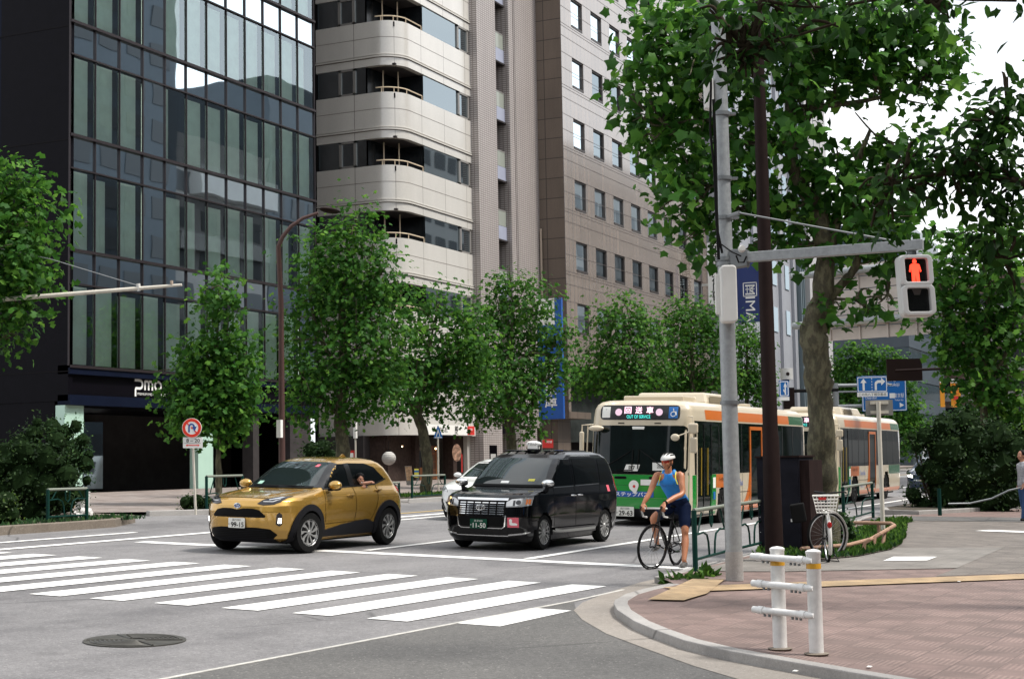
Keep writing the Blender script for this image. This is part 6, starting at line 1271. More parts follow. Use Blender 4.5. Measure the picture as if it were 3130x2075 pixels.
for a in (1, -1): SB.patch('windscreen_pillar', [(a * .60, 1.075), (a * .755, 1.075), (a * .72, 1.16), (a * .685, 1.27), (a * .64, 1.38), (a * .595, 1.475), (a * .50, 1.50), (a * .655, 1.12)], 'pillar_black', suv, 'front', 1, .007, 0, .05)
SB.patch('wiper_cowl', [(-.66, 1.062), (.66, 1.062), (.64, 1.095), (0, 1.105), (-.64, 1.095)], 'grille_black', suv, 'front', 1, .008, .004, .06)
MB().tube([(1.19, -.1, 1.10), (1.15, -.55, 1.105)], .008, 5).build('wiper', 'rubber', suv); MB().tube([(1.16, .5, 1.10), (1.15, -.02, 1.10)], .008, 5).build('wiper', 'rubber', suv)
mat('sticker_green', (.3, .5, .4), .5); SB.patch('sticker', [(.42, 1.12), (.53, 1.12), (.53, 1.17), (.42, 1.17)], 'sticker_green', suv, 'front', 1, .007, 0, .05); SB.patch('sticker', [(-.4, 1.42), (-.33, 1.42), (-.34, 1.46), (-.4, 1.46)], 'pink', suv, 'front', 1, .007, 0, .05)
SB.patch('upper_grille', [(-.52, .64), (-.50, .61), (.50, .61), (.52, .64), (.42, .73), (.3, .755), (.12, .755), (0, .735), (-.12, .755), (-.3, .755), (-.42, .73)], 'grille_black', suv, 'front', 1, .004, .004, .05)
SB.patch('lower_grille', [(-.60, .27), (.60, .27), (.66, .33), (.58, .42), (.36, .445), (-.36, .445), (-.58, .42), (-.66, .33)], 'grille_black', suv, 'front', 1, .005, .004, .05)
SB.patch('lower_bumper', [(-.60, .205), (.60, .205), (.60, .27), (-.60, .27)], 'cladding', suv, 'front', 1, .006, .006, .06)
mb = MB()
for k in range(5): SB.patch('', [(-.5, .285 + k * .03), (.5, .285 + k * .03), (.5, .293 + k * .03), (-.5, .293 + k * .03)], None, None, 'front', 1, .01, 0, .08, mb, False)
mb.build('grille_slats', 'cladding', suv)
SB.patch('hood_seam', [(-.62, .915), (0, .93), (.62, .915), (.62, .922), (0, .937), (-.62, .922)], 'seam', suv, 'front', 1, .003, 0, .05)
for a in (1, -1): SB.patch('bonnet_crease', [(a * .42, .965), (a * .44, .965), (a * .56, 1.045), (a * .545, 1.045)], 'gold_paint', suv, 'front', 1, .004, .005, .05)
emblem(suv, -.0 + SB.F(0, .80) - .012, 0, .80, .062, 'chrome', 'board_blue')
plate_(suv, SB.F(.17, .51) - .03, .0, .515, '品川301', '99-15')
mb = MB(); mb.prism([(3.1, 1.585), (3.3, 1.575), (3.27, 1.61), (3.2, 1.64)], -.012, .012, frame(Vector((0, 0, 0)), (1, 0, 0))); mb.build('fin_antenna', 'gold_paint', suv)
MB().box((.45, -.7, .17), (3.8, .7, .24)).box((.5, -.45, .24), (3.8, .45, .5)).build('underbody', 'rubber', suv)
for x, y in ((.84, -.80), (.84, .80), (3.40, -.80), (3.40, .80)): wheel(suv, x, y, .345, .20, 9, 'hubcap', -.14 if x < 2 else 0, .34)
# child leaning out of the rear window
mat('skin', (.42, .2, .125), .5, 0, .06, 14); mat('skin_lip', (.32, .09, .07), .45); mat('hair_black', (.008, .007, .007), .5); mat('child_top', (.12, .12, .14), .8)
# ---------------------------------------------------------------- black taxi
tx = carthing('taxi_van', 'tall black taxi with a white roof lamp and chrome slatted grille at the stop line', 'taxi', 23.95, 11.78, -.025)
def bult(x, z):
    return sum(.02 * math.exp(-((x - cx) / .4) ** 2) * math.exp(-((z - .55) / .25) ** 2) for cx in (.83, 3.58))
TB = Body([(.16, .16, 4.22, .76, .5, .3), (.24, .06, 4.30, .81, .5, .3), (.42, .02, 4.36, .838, .52, .3), (.60, .0, 4.38, .842, .52, .3), (.80, .03, 4.39, .842, .5, .3), (.93, .08, 4.39, .838, .5, .3), (.97, .14, 4.39, .83, .52, .3), (1.0, .26, 4.385, .82, .55, .3), (1.03, .5, 4.38, .81, .5, .3), (1.06, .78, 4.37, .80, .4, .3), (1.09, .96, 4.36, .79, .3, .28), (1.2, 1.10, 4.34, .775, .24, .28), (1.35, 1.31, 4.30, .75, .22, .28), (1.5, 1.53, 4.22, .72, .22, .28), (1.6, 1.70, 4.12, .69, .24, .3), (1.67, 1.86, 3.98, .65, .3, .34), (1.71, 2.02, 3.8, .59, .36, .4), (1.74, 2.3, 3.55, .46, .4, .4), (1.75, 2.6, 3.3, .2, .2, .2)], 3.0, bult)
TB.mesh('body', 'black_paint', tx, [(.83, .315, .345), (3.58, .315, .345)], 7, nx=70)
for cx in (.83, 3.58): well(tx, cx, .315, .5, .835)
for sg_ in (-1, 1):
    TB.patch('side_window', [(1.30, 1.10), (2.12, 1.11), (2.12, 1.56), (1.74, 1.55), (1.55, 1.42)], 'car_glass', tx, 'side', sg_, .004, 0, .06)
    TB.patch('side_window', [(2.28, 1.11), (3.36, 1.13), (3.36, 1.60), (2.28, 1.60)], 'car_glass', tx, 'side', sg_, .004, 0, .06)
    TB.patch('side_window', [(3.46, 1.14), (4.0, 1.16), (3.86, 1.56), (3.46, 1.58)], 'car_glass', tx, 'side', sg_, .004, 0, .06)
    TB.patch('belt_chrome', [(1.30, 1.075), (2.18, 1.085), (2.18, 1.105), (1.30, 1.095)], 'chrome', tx, 'side', sg_, .006, .003, .08); TB.patch('belt_chrome', [(2.26, 1.09), (3.38, 1.105), (3.38, 1.125), (2.26, 1.11)], 'chrome', tx, 'side', sg_, .006, .003, .08)
    for pl in ([(1.80, 1.575), (2.14, 1.585), (2.14, 1.60), (1.80, 1.59)], [(2.3, 1.635), (3.2, 1.635), (3.2, 1.65), (2.3, 1.65)]): TB.patch('door_visor', pl, 'chrome', tx, 'side', sg_, .008, .006, .08)
    TB.patch('sill_step', [(1.25, .33), (3.1, .33), (3.15, .36), (1.22, .37)], 'black_paint', tx, 'side', sg_, .02, .02, .1)
    for pl in ([(1.24, .36), (1.25, .36), (1.28, 1.08), (1.27, 1.08)], [(2.2, .36), (2.21, .36), (2.21, 1.6), (2.2, 1.6)], [(3.15, .62), (3.16, .62), (3.42, 1.1), (3.41, 1.1)]): TB.patch('door_seam', pl, 'seam_black', tx, 'side', sg_, .003, 0, .08)
    for hx in (1.98, 2.28):
        q = TB.W(hx, .93); MB().tube([(hx, sg_ * q, .93), (hx + .03, sg_ * (q + .03), .93), (hx + .15, sg_ * (q + .03), .93), (hx + .18, sg_ * q, .93)], [.012, .016, .016, .012], 8).build('door_handle', 'chrome', tx, smooth=True)
    hl = TB.patch('headlight', [(sg_ * a, b) for a, b in ((.47, .76), (.72, .775), (.822, .80), (.825, .93), (.76, .925), (.55, .90), (.47, .85))], 'lamp_clear', tx, 'front', sg_, .006, .008, .04)
    TB.patch('headlight_projector', [(sg_ * a, b) for a, b in arc(.66, .845, .04, 0, 360, 10)[:-1]], 'lamp_dark', hl, 'front', sg_, .017, 0, .04)
    TB.patch('headlight_dark', [(sg_ * a, b) for a, b in ((.58, .79), (.615, .79), (.615, .88), (.58, .88))], 'lamp_dark', hl, 'front', sg_, .016, 0, .04); TB.patch('turn_lamp', [(sg_ * a, b) for a, b in ((.76, .81), (.81, .82), (.81, .90), (.76, .90))], 'amber', hl, 'front', sg_, .016, 0, .04)
    # fender mirror on the bonnet corner
    mxx = .92; q = TB.W(.95, .98) - .02
    mm = MB().ball((mxx - .02, sg_ * (q + .06), 1.17), .11, 8, (.7, 1.15, .62)).build('mirror', 'chrome', tx, smooth=True); MB().tube([(mxx + .05, sg_ * (q - .05), 1.0), (mxx, sg_ * (q + .03), 1.05), (mxx, sg_ * (q + .05), 1.13)], [.05, .045, .03], 8).build('mirror_stem', 'cladding', mm, smooth=True)
    MB().ball((mxx + .03, sg_ * (q + .06), 1.14), .1, 6, (.6, 1.15, .6)).build('mirror_base', 'cladding', mm, smooth=True)
    TB.patch('tail_lamp', [(4.2, .95), (4.3, .95), (4.28, 1.25), (4.2, 1.25)], 'tail_red', tx, 'side', sg_, .006, .01, .06)
    TB.patch('bumper_chrome', [(sg_ * a, b) for a, b in ((.50, .275), (.72, .30), (.80, .33), (.80, .345), (.71, .325), (.50, .30))], 'chrome', tx, 'front', sg_, .008, .01, .05)
TB.patch('windscreen', [(-.66, 1.125), (.66, 1.125), (.70, 1.16), (.58, 1.58), (0, 1.60), (-.58, 1.58), (-.70, 1.16)], 'windscreen', tx, 'front', 1, .004, 0, .05)
TB.patch('wiper_cowl', [(-.70, 1.09), (.70, 1.09), (.68, 1.13), (-.68, 1.13)], 'grille_black', tx, 'front', 1, .008, .002, .08)
g_ = TB.patch('grille', [(-.46, .62), (.46, .62), (.46, .875), (-.46, .875)], 'grille_black', tx, 'front', 1, .003, .003, .06)
mb = MB()
for r in range(6):
    for c_ in range(6): TB.patch('', [(-.435 + c_ * .148, .635 + r * .038), (-.435 + c_ * .148 + .118, .635 + r * .038), (-.435 + c_ * .148 + .118, .65 + r * .038), (-.435 + c_ * .148, .65 + r * .038)], None, None, 'front', 1, .008, .006, .08, mb, False)
mb.build('grille_slats', 'chrome', g_); TB.patch('grille_bar', [(-.49, .875), (.49, .875), (.50, .915), (-.50, .915)], 'chrome', g_, 'front', 1, .006, .012, .08)
mb = MB(); 
for pl in ([(-.48, .62), (-.46, .62), (-.44, .44), (-.40, .41), (-.40, .395), (-.455, .43)], [(.48, .62), (.46, .62), (.44, .44), (.40, .41), (.40, .395), (.455, .43)], [(-.40, .395), (.40, .395), (.40, .408), (-.40, .408)]): TB.patch('', pl, None, None, 'front', 1, .006, .008, .05, mb, False)
mb.build('lower_chrome', 'chrome', tx); TB.patch('lower_grille', [(-.42, .43), (.42, .43), (.45, .6), (-.45, .6)], 'grille_black', tx, 'front', 1, .003, 0, .08)
TB.patch('bumper_chrome', [(-.5, .265), (.5, .265), (.5, .28), (-.5, .28)], 'chrome', tx, 'front', 1, .008, .01, .08)
emblem(tx, TB.F(0, .75) - .03, 0, .755, .078)
plate_(tx, TB.F(.17, .45) - .04, .03, .47, '足立530', '11-50', 'plate_green', 'plate_white', kana='か')
pk = TB.patch('pink_sticker', [(-.68, .42), (-.50, .42), (-.50, .59), (-.68, .59)], 'pink', tx, 'front', 1, .006, 0, .04)
mb = MB(); 
for pl in ([(-.53, .555), (-.56, .57), (-.58, .55), (-.575, .5), (-.63, .495), (-.66, .48), (-.65, .455), (-.56, .455), (-.535, .47)],): TB.patch('', pl, None, None, 'front', 1, .008, 0, .04, mb, False)
mb.build('sticker_mark', 'sign_white', pk)
pk = TB.patch('pink_sticker', [(3.72, .96), (3.84, .96), (3.84, 1.08), (3.72, 1.08)], 'pink', tx, 'side', -1, .006, 0, .06)
rl3 = MB().box((2.05, -.1, 1.735), (2.22, .1, 1.77)).build('lamp_foot', 'cladding', tx); MB().ball((2.13, 0, 1.86), .07, 8, (.9, 2.3, .85)).box((2.08, -.1, 1.77), (2.18, .1, 1.85)).build('roof_lamp', 'sign_white', tx, smooth=True); text('lamp_lettering', 'グリーン', 'ink', tx, frame(Vector((2.055, 0, 1.865)), FX), w=.2, h=.05, bold=.02)
mb = MB()
for k in range(6): mb.box((1.98 + .0, -.5 + k * .2, 1.715), (3.4, -.47 + k * .2, 1.745))
mb.build('roof_ribs', 'black_paint', tx, bevel=.008)
TB.patch('inspection_sticker', [(-.5, 1.19), (-.38, 1.19), (-.38, 1.23), (-.5, 1.23)], 'yellow_poster', tx, 'front', 1, .007, 0, .05); TB.patch('dash_card', [(-.02, 1.15), (.14, 1.15), (.14, 1.19), (-.02, 1.19)], 'sign_white', tx, 'front', 1, .007, 0, .05)
MB().box((.4, -.68, .13), (4.0, .68, .2)).box((.5, -.45, .2), (4, .45, .5)).build('underbody', 'rubber', tx)
for x, y in ((.83, -.755), (.83, .755), (3.58, -.755), (3.58, .755)): wheel(tx, x, y, .315, .18, 14, 'hubcap', 0, .0, .68, dark='hub_dark')
mb = MB(); TB.patch('', [(4.32, .35), (4.33, .35), (4.33, .6), (4.32, .6)], None, None, 'side', -1, .01, .01, .08, mb, False)
# ---------------------------------------------------------------- white hatchback behind the taxi
whx, why = 32.7, 16.5
wc = carthing('white_car', 'white hatchback partly hidden behind the black taxi', 'car', whx, why, -.02)
WBd = Body([(.2, .12, 3.9, .76, .5, .3), (.45, .0, 3.98, .83, .6, .3), (.75, .02, 4.0, .84, .65, .32), (.85, .12, 4.0, .83, .7, .32), (.92, .4, 3.98, .81, .7, .32), (.98, .8, 3.96, .79, .5, .3), (1.02, .98, 3.94, .775, .35, .3), (1.2, 1.3, 3.85, .71, .3, .3), (1.38, 1.7, 3.7, .63, .3, .3), (1.45, 1.95, 3.5, .56, .35, .35), (1.49, 2.3, 3.2, .4, .35, .35), (1.5, 2.5, 3.0, .2, .2, .2)], 2.7)
WBd.mesh('body', 'white_car_paint', wc, [(.75, .31, .34), (3.3, .31, .34)], 5)
WBd.patch('windscreen', [(-.62, 1.035), (.62, 1.035), (.5, 1.4), (-.5, 1.4)], 'windscreen', wc, 'front', 1, .004, 0, .06)
for sg_ in (-1, 1):
    WBd.patch('side_window', [(1.3, 1.03), (3.3, 1.06), (3.1, 1.36), (1.85, 1.38)], 'car_glass', wc, 'side', sg_, .004, 0, .08)
    WBd.patch('headlight', [(sg_ * a, b) for a, b in ((.5, .68), (.74, .72), (.78, .84), (.6, .80), (.5, .74))], 'lamp_clear', wc, 'front', sg_, .005, .006, .05)
    q = WBd.W(1.3, 1.02); MB().ball((1.32, sg_ * (q + .12), 1.07), .1, 6, (.7, 1.1, .6)).build('mirror', 'white_car_paint', wc, smooth=True)
WBd.patch('grille', [(-.5, .3), (.5, .3), (.55, .45), (-.55, .45)], 'grille_black', wc, 'front', 1, .004, .004, .06)
WBd.patch('bumper_vent', [(.62, .25), (.74, .25), (.76, .5), (.66, .52)], 'grille_black', wc, 'front', 1, .005, .004, .06)
for x, y in ((.75, -.74), (.75, .74), (3.3, -.74), (3.3, .74)): wheel(wc, x, y, .31, .18, 10)
for cx in (.75, 3.3): well(wc, cx, .31, .5, .82)
# ---------------------------------------------------------------- buses
BB = Body([(.30, .10, 10.7, 1.20, .35, .2), (.42, .02, 10.76, 1.235, .42, .25), (.7, .0, 10.78, 1.245, .45, .28), (1.15, .01, 10.79, 1.245, .45, .28), (1.9, .06, 10.78, 1.24, .42, .28), (2.45, .12, 10.76, 1.23, .38, .28), (2.6, .14, 10.74, 1.22, .36, .3), (2.78, .17, 10.70, 1.195, .34, .3), (2.88, .21, 10.64, 1.15, .36, .32), (2.95, .28, 10.55, 1.07, .4, .36), (2.985, .38, 10.4, .94, .45, .4), (3.0, .6, 10.2, .7, .5, .4)], 3.4)
def bus(label, x, y, yaw, dz):
    t = carthing('city_bus', label, 'bus', x, y, yaw, dz); t['group'] = 'green and cream city buses in the kerb lane'
    t.rotation_euler.x = math.atan(SL)
    BB.mesh('body', 'bus_cream', t, [(2.75, .48, .56), (8.0, .48, .56)], 4, nx=90)
    for cx in (2.75, 8.0):
        well(t, cx, .48, .6, 1.22)
    for s in (-1, 1):
        P = lambda nm, pl, m, off=.004, th=0., st=.25: BB.patch(nm, pl, m, t, 'side', s, off, th, st)
        P('window_band', [(.5, 1.28), (10.6, 1.28), (10.6, 2.52), (.42, 2.52)], 'bus_glass', .004)
        P('roof_stripe', [(1.35, 2.56), (8.9, 2.56), (8.9, 2.79), (1.35, 2.79)], 'bus_orange', .003, 0, .08); P('roof_stripe', [(8.9, 2.56), (10.6, 2.56), (10.6, 2.79), (8.9, 2.79)], 'bus_green_dark', .003, 0, .08)
        P('side_stripe', [(2.1, .95), (3.35, .95), (3.35, 1.27), (2.1, 1.27)], 'bus_orange', .003, 0, .1)
        P('side_stripe', [(.36, .34), (.6, .34), (.6, 1.27), (.33, 1.27)], 'bus_green', .003, 0, .05); P('side_stripe', [(1.75, .34), (2.1, .34), (2.1, 1.27), (1.75, 1.27)], 'bus_green', .003, 0, .1); P('side_stripe', [(8.4, .95), (10.5, .95), (10.5, 1.27), (8.4, 1.27)], 'bus_green_dark', .003, 0, .1)
        P('lower_stripe', [(3.35, .33), (10.5, .33), (10.5, .46), (3.35, .46)], 'bus_orange', .003, 0, .1)
        P('swoosh', [(4.3, .5), (4.55, .62), (4.8, .9), (4.9, 1.27), (5.05, 1.27), (5.0, .85), (4.8, .5)], 'bus_orange', .005, 0, .08)
        for pl in ([(3.35, .33), (3.365, .33), (3.365, 1.27), (3.35, 1.27)], [(4.28, .33), (4.295, .33), (4.295, 1.27), (4.28, 1.27)], [(3.35, .8), (4.9, .8), (4.9, .81), (3.35, .81)], [(7.0, .33), (7.015, .33), (7.015, 1.27), (7.0, 1.27)]): P('panel_seam', pl, 'grille_black', .006, 0, .2)
        for k, xx in enumerate((1.72, 2.3, 3.3, 4.2, 6.0, 7.0, 8.1, 9.2)): P('window_post', [(xx, 1.28), (xx + .07, 1.28), (xx + .07, 2.52), (xx, 2.52)], 'pillar_black', .008)
        if s < 0:
            d = P('front_door', [(.62, .32), (1.68, .32), (1.68, 2.42), (.62, 2.42)], 'bus_glass', .007)
            for xx in (.6, 1.12, 1.68): BB.patch('door_edge', [(xx, .32), (xx + .045, .32), (xx + .045, 2.45), (xx, 2.45)], 'pillar_black' if xx != .6 else 'bus_cream', d, 'side', s, .012, .01, .3)
            MB().box((.9, -1.275, .8), (.92, -1.26, 1.9)).box((1.38, -1.275, .8), (1.4, -1.26, 1.9)).build('yellow_handrail', 'yellow_pole', d)
            MB().box((1.66, -1.262, .5), (1.69, -1.25, 1.25)).build('door_trim', 'bus_green', d)
            d = P('middle_door', [(4.95, .33), (6.0, .33), (6.0, 2.42), (4.95, 2.42)], 'bus_glass', .008)
            BB.patch('door_edge', [(4.93, .33), (5.02, .33), (5.02, 2.45), (4.93, 2.45)], 'bus_orange', d, 'side', s, .013, .01, .3); BB.patch('door_edge', [(6.0, .33), (6.07, .33), (6.07, 2.45), (6.0, 2.45)], 'bus_orange', d, 'side', s, .013, .01, .3); BB.patch('door_edge', [(4.93, 2.36), (6.07, 2.36), (6.07, 2.45), (4.93, 2.45)], 'bus_orange', d, 'side', s, .013, .01, .3)
            text('lettering', 'Tokyo Bus', 'sign_blue', t, frame(Vector((3.85, -1.262, 1.02)), FY), w=.85, h=.2); text('lettering', '都営バス', 'sign_blue', t, frame(Vector((3.8, -1.262, .62)), FY), w=.5, h=.13); text('lettering', 'S-H001 東京', 'ink', t, frame(Vector((2.7, -1.262, 1.16)), FY), w=.8, h=.1)
            MB().box((1.82, -1.262, .95), (2.02, -1.258, 1.2)).build('sticker', 'sign_white', t); MB().box((1.85, -1.262, .68), (2.0, -1.258, .86)).build('sticker', 'guide_blue', t)
    # front
    Pf = lambda nm, pl, m, off=.004, th=0., st=.12, par=None: BB.patch(nm, pl, m, par or t, 'front', 1, off, th, st)
    Pf('windscreen', rrect(-1.17, 1.32, 1.17, 2.40, .12), 'bus_glass', .005)
    ds = Pf('destination_display', rrect(-.98, 2.53, .98, 2.87, .1), 'signal_dark', .006)
    xf_ = lambda y, z, o=.014: BB.F(y, z) - o
    for i, (ch, y) in enumerate((('回', .27), ('送', 0), ('車', -.27))): text('display_character', ch, 'led_pink', ds, frame(Vector((xf_(y, 2.74, .02) - .0, y, 2.755)), FX, (.22, 0, 1)), w=.17, h=.165, bold=.02)
    text('display_text', 'OUT OF SERVICE', 'led_cyan', ds, frame(Vector((xf_(0, 2.62, .03), 0, 2.605)), FX), w=.58, h=.075)
    Pf('cream_card', [(.72, 2.58), (.93, 2.58), (.93, 2.83), (.72, 2.83)], 'sign_cream', .01, 0, .08, ds)
    mat('led_mauve', (.7, .5, .6), .5, emit=(.6, .4, .5), es=.4)
    for yy in (.5, -.5): MB().prism(arc(0, 0, .085, 0, 360, 14)[:-1], 0, .004, frame(Vector((xf_(yy, 2.7, .024), yy, 2.71)), (0, -1, 0), (.2, 0, 1))).build('display_disc', 'led_mauve', ds)
    wh_ = Pf('wheelchair_card', [(-.93, 2.57), (-.72, 2.57), (-.72, 2.83), (-.93, 2.83)], 'guide_blue', .01, 0, .08, ds)
    Mw_ = frame(Vector((xf_(-.83, 2.7, .02), -.83, 2.70)), (.35, -1, 0), (.2, 0, 1)); mb = MB(); mb.prism(arc(.0, .085, .014, 0, 360, 8)[:-1], 0, .003, Mw_); ringp(mb, arc(0, -.035, .062, 0, 360, 14)[:-1], arc(0, -.035, .048, 0, 360, 14)[:-1], 0, .003, Mw_); mb.prism([(-.008, .06), (.008, .06), (.012, .015), (.05, .012), (.07, -.06), (.085, -.055), (.065, .03), (-.005, .03)], .003, .005, Mw_); mb.build('wheelchair_mark', 'sign_white', wh_)
    Pf('front_panel', [(-1.2, .74), (1.2, .74), (1.2, 1.27), (-1.2, 1.27)], 'bus_green', .003)
    Pf('front_panel', [(-1.2, .48), (1.2, .48), (1.2, .735), (-1.2, .735)], 'bus_green', .005, .004)
    Pf('screen_base', [(-1.2, 1.275), (1.2, 1.275), (1.2, 1.325), (-1.2, 1.325)], 'grille_black', .008)
    Pf('bumper', [(-1.18, .31), (1.18, .31), (1.2, .49), (-1.2, .49)], 'cladding', .006, .02)
    for a, b in ((.25, .55), (-.62, -.3)): Pf('air_slot', rrect(a, 1.165, b, 1.225, .025, 2), 'grille_black', .008)
    for a in (.35, -.55): Pf('hatch_grip', [(a, 2.44), (a + .16, 2.44), (a + .16, 2.465), (a, 2.465)], 'grille_black', .006)
    Pf('seam', [(-1.1, 1.02), (1.1, 1.02), (1.1, 1.03), (-1.1, 1.03)], 'bus_green_dark', .007)
    for yy in (.88, -.88): Pf('headlight', rrect(yy - .17, .56, yy + .17, .70, .05), 'lamp_clear', .012, .01)
    Mk = frame(Vector((xf_(.1, 1.0, .02), .06, 1.0)), FX); MB().prism(arc(0, .02, .12, -10, 190, 14) + [(-.1, -.06), (-.03, -.12), (.03, -.18), (.08, -.1)][::1], 0, .012, Mk).build('front_crest', 'sign_cream', t, bevel=.004); MB().prism(arc(.01, 0, .035, 0, 360, 8)[:-1], .012, .016, Mk).build('crest_mark', 'sign_red', t)
    Pf('sticker', [(.60, .96), (.88, .96), (.88, 1.14), (.60, 1.14)], 'sign_cream', .008); Pf('sticker', [(-.38, 1.03), (-.1, 1.03), (-.1, 1.16), (-.38, 1.16)], 'sign_cream', .008); mat('cyan_sticker', (.05, .45, .75), .5); Pf('sticker', [(-.66, 1.03), (-.38, 1.03), (-.38, 1.16), (-.66, 1.16)], 'cyan_sticker', .008)
    sb_ = Pf('slogan_strip', [(-.42, .755), (.9, .755), (.9, .885), (-.42, .885)], 'sign_blue', .009); text('lettering', 'ノンステップバス', 'sign_white', sb_, frame(Vector((xf_(.2, .82, .03), .24, .82)), FX), w=1.1, h=.1, bold=.02)
    plate_(t, xf_(.38, .46, .05), .27, .42, '品川200', '29-63', w=.44, h=.22, kana='か')
    MB().box((.0, .1, 1.36), (.1, .5, 1.38)).build('dash_tray', 'grille_black', t); Mc = frame(Vector((xf_(.1, 1.42, .014), .12, 1.42)), (0, -1, 0), (.06, 0, 1)); cd = MB().prism([(-.2, -.07), (.14, -.07), (.2, .08), (-.14, .08)], 0, .004, Mc).build('route_card', 'sign_cream', t); text('lettering', 'B7', 'ink', cd, Mc @ Matrix.Translation((0, 0, .007)), w=.15, h=.1)
    Mc = frame(Vector((xf_(-.55, 1.45, .014), -.55, 1.46)), (0, -1, 0)); cd = MB().prism([(-.17, -.09), (.17, -.09), (.17, .09), (-.17, .09)], 0, .004, Mc).build('crew_card', 'sign_cream', t); text('lettering', '202', 'ink', cd, Mc @ Matrix.Translation((0.02, 0, .007)), w=.16, h=.07)
    for pts in ([(.9, 1.38), (.25, 1.75), (.1, 1.85), (.12, 1.4)], [(-.75, 1.36), (-.2, 1.75), (-.05, 1.85), (-.02, 1.4)]): MB().tube([(xf_(a, b, .03), a, b) for a, b in pts], .012, 5).build('wiper', 'rubber', t)
    MB().box((.14, -.16, 2.12), (.2, .16, 2.38), Matrix.Translation((-.04, 0, 0))).build('interior_mirror', 'sign_cream', t, bevel=.02)
    # mirrors
    mb = MB().tube([(.25, -1.17, 2.62), (.12, -1.32, 2.6), (.08, -1.35, 2.4), (.08, -1.35, 1.95)], .02, 6).tube([(.08, -1.35, 2.3), (-.12, -1.0, 2.15)], .014, 5).tube([(.15, -1.22, 2.4), (.1, -1.24, 1.28)], .018, 6); ma = mb.build('mirror_arm', 'bus_cream', t, smooth=True)
    MB().box((.02, -1.45, 2.22), (.14, -1.22, 2.46)).build('mirror', 'bus_cream', ma, bevel=.04); MB().box((.04, -1.44, 1.78), (.13, -1.26, 2.14)).build('mirror', 'bus_cream', ma, bevel=.04); MB().ball((-.14, -.98, 2.13), .12, 8, (.35, .9, .7)).build('round_mirror', 'bus_cream', ma, smooth=True)
    mb = MB().tube([(.2, 1.15, 2.42), (.05, 1.38, 2.40), (.05, 1.42, 1.8)], .018, 6).tube([(.1, 1.26, 2.38), (.08, 1.28, 1.3)], .016, 6); ma = mb.build('mirror_arm', 'bus_cream', t, smooth=True); MB().box((.0, 1.34, 1.75), (.1, 1.44, 2.25)).build('mirror', 'bus_cream', ma, bevel=.03); MB().ball((-.02, 1.0, 2.33), .14, 8, (.6, 1.4, .5)).build('round_mirror', 'bus_cream', ma, smooth=True)
    # roof units
    MB().box((1.1, -.75, 2.97), (2.1, .75, 3.12)).build('roof_box', 'bus_cream', t, bevel=.03)
    mb = MB(); mb.add([(2.3, -.95, 2.97), (5.3, -.95, 2.97), (5.3, .95, 2.97), (2.3, .95, 2.97), (2.45, -.85, 3.24), (5.0, -.85, 3.24), (5.0, .85, 3.24), (2.45, .85, 3.24)], [(0, 3, 2, 1), (4, 5, 6, 7), (0, 1, 5, 4), (1, 2, 6, 5), (2, 3, 7, 6), (3, 0, 4, 7)]); mb.build('air_conditioner', 'bus_cream', t, bevel=.05)
    mb = MB(); mb.add([(2.5, -.93, 3.0), (3.75, -.93, 3.0), (3.7, -.89, 3.16), (2.6, -.89, 3.16)], [(0, 1, 2, 3)]); mb.v = [(a, b - .02, c) for a, b, c in mb.v]; mat('unit_vent', (.16, .13, .08), .6); mb.build('unit_vent', 'unit_vent', t)
    MB().box((5.5, -.7, 2.97), (6.9, .7, 3.08)).build('roof_box', 'bus_cream', t, bevel=.03)
    MB().box((.3, -1.0, .22), (10.5, 1.0, .32)).build('underbody', 'rubber', t)
    for x_, y_ in ((2.75, -1.08), (2.75, 1.08), (8.0, -1.08), (8.0, 1.08)): wheel(t, x_, y_, .48, .28, 8, 'hub_dark', 0, 0, .56)
    Pr = BB.patch('tail_lamp', [(-1.05, 1.0), (-.9, 1.0), (-.9, 1.3), (-1.05, 1.3)], 'tail_red', t, 'rear', 1, .01, .01, .2)
    return t
bus('nearer green fronted city bus showing OUT OF SERVICE behind the cyclist', 33.14, 12.29, -.003, -.09)
bus('farther city bus behind the nearer one, partly hidden by the plane trunk', 48.1, 12.35, .0, -.05)
# interior hints seen through the nearer bus windscreen are reflections of the street; cars behind
t = carthing('white_truck', 'white van front showing between the second bus and the dark bush', 'van', 73.5, 12.0, 0); VB = Body([(.3, .1, 5.5, .9, .3, .2), (.6, .0, 5.6, .95, .3, .2), (1.1, .05, 5.6, .96, .3, .2), (1.3, .2, 5.6, .95, .3, .2), (2.1, .55, 5.6, .9, .3, .2), (2.4, .8, 5.5, .8, .3, .2), (2.45, 1.2, 5.3, .5, .3, .2)], 3.2)
VB.mesh('body', 'white_car_paint', t, [], 3); VB.patch('windscreen', [(-.8, 1.3), (.8, 1.3), (.74, 2.05), (-.74, 2.05)], 'windscreen', t, 'front', 1, .01, 0, .2); VB.patch('grille', [(-.6, .55), (.6, .55), (.6, .8), (-.6, .8)], 'grille_black', t, 'front', 1, .01, 0, .2)
for x, y in ((1, -.82), (1, .82), (4.4, -.82), (4.4, .82)): wheel(t, x, y, .36, .2, 8)
t = carthing('dark_blue_car', 'dark blue car with a white number plate beyond the second bus', 'car', 63.5, 11.0, -.03); NB = Body([tuple(r) for r in WBd.R], 2.7)
NB.mesh('body', 'blue_paint', t, [], 4); NB.patch('windscreen', [(-.62, 1.035), (.62, 1.035), (.5, 1.4), (-.5, 1.4)], 'windscreen', t, 'front', 1, .006, 0, .1)
for s in (-1, 1): NB.patch('headlight', [(s * a, b) for a, b in ((.5, .62), (.74, .66), (.78, .8), (.5, .72))], 'lamp_lit', t, 'front', 1, .01, 0, .1)
NB.patch('grille_chrome', [(-.5, .5), (.5, .5), (.5, .55), (-.5, .55)], 'chrome', t, 'front', 1, .01, 0, .1)
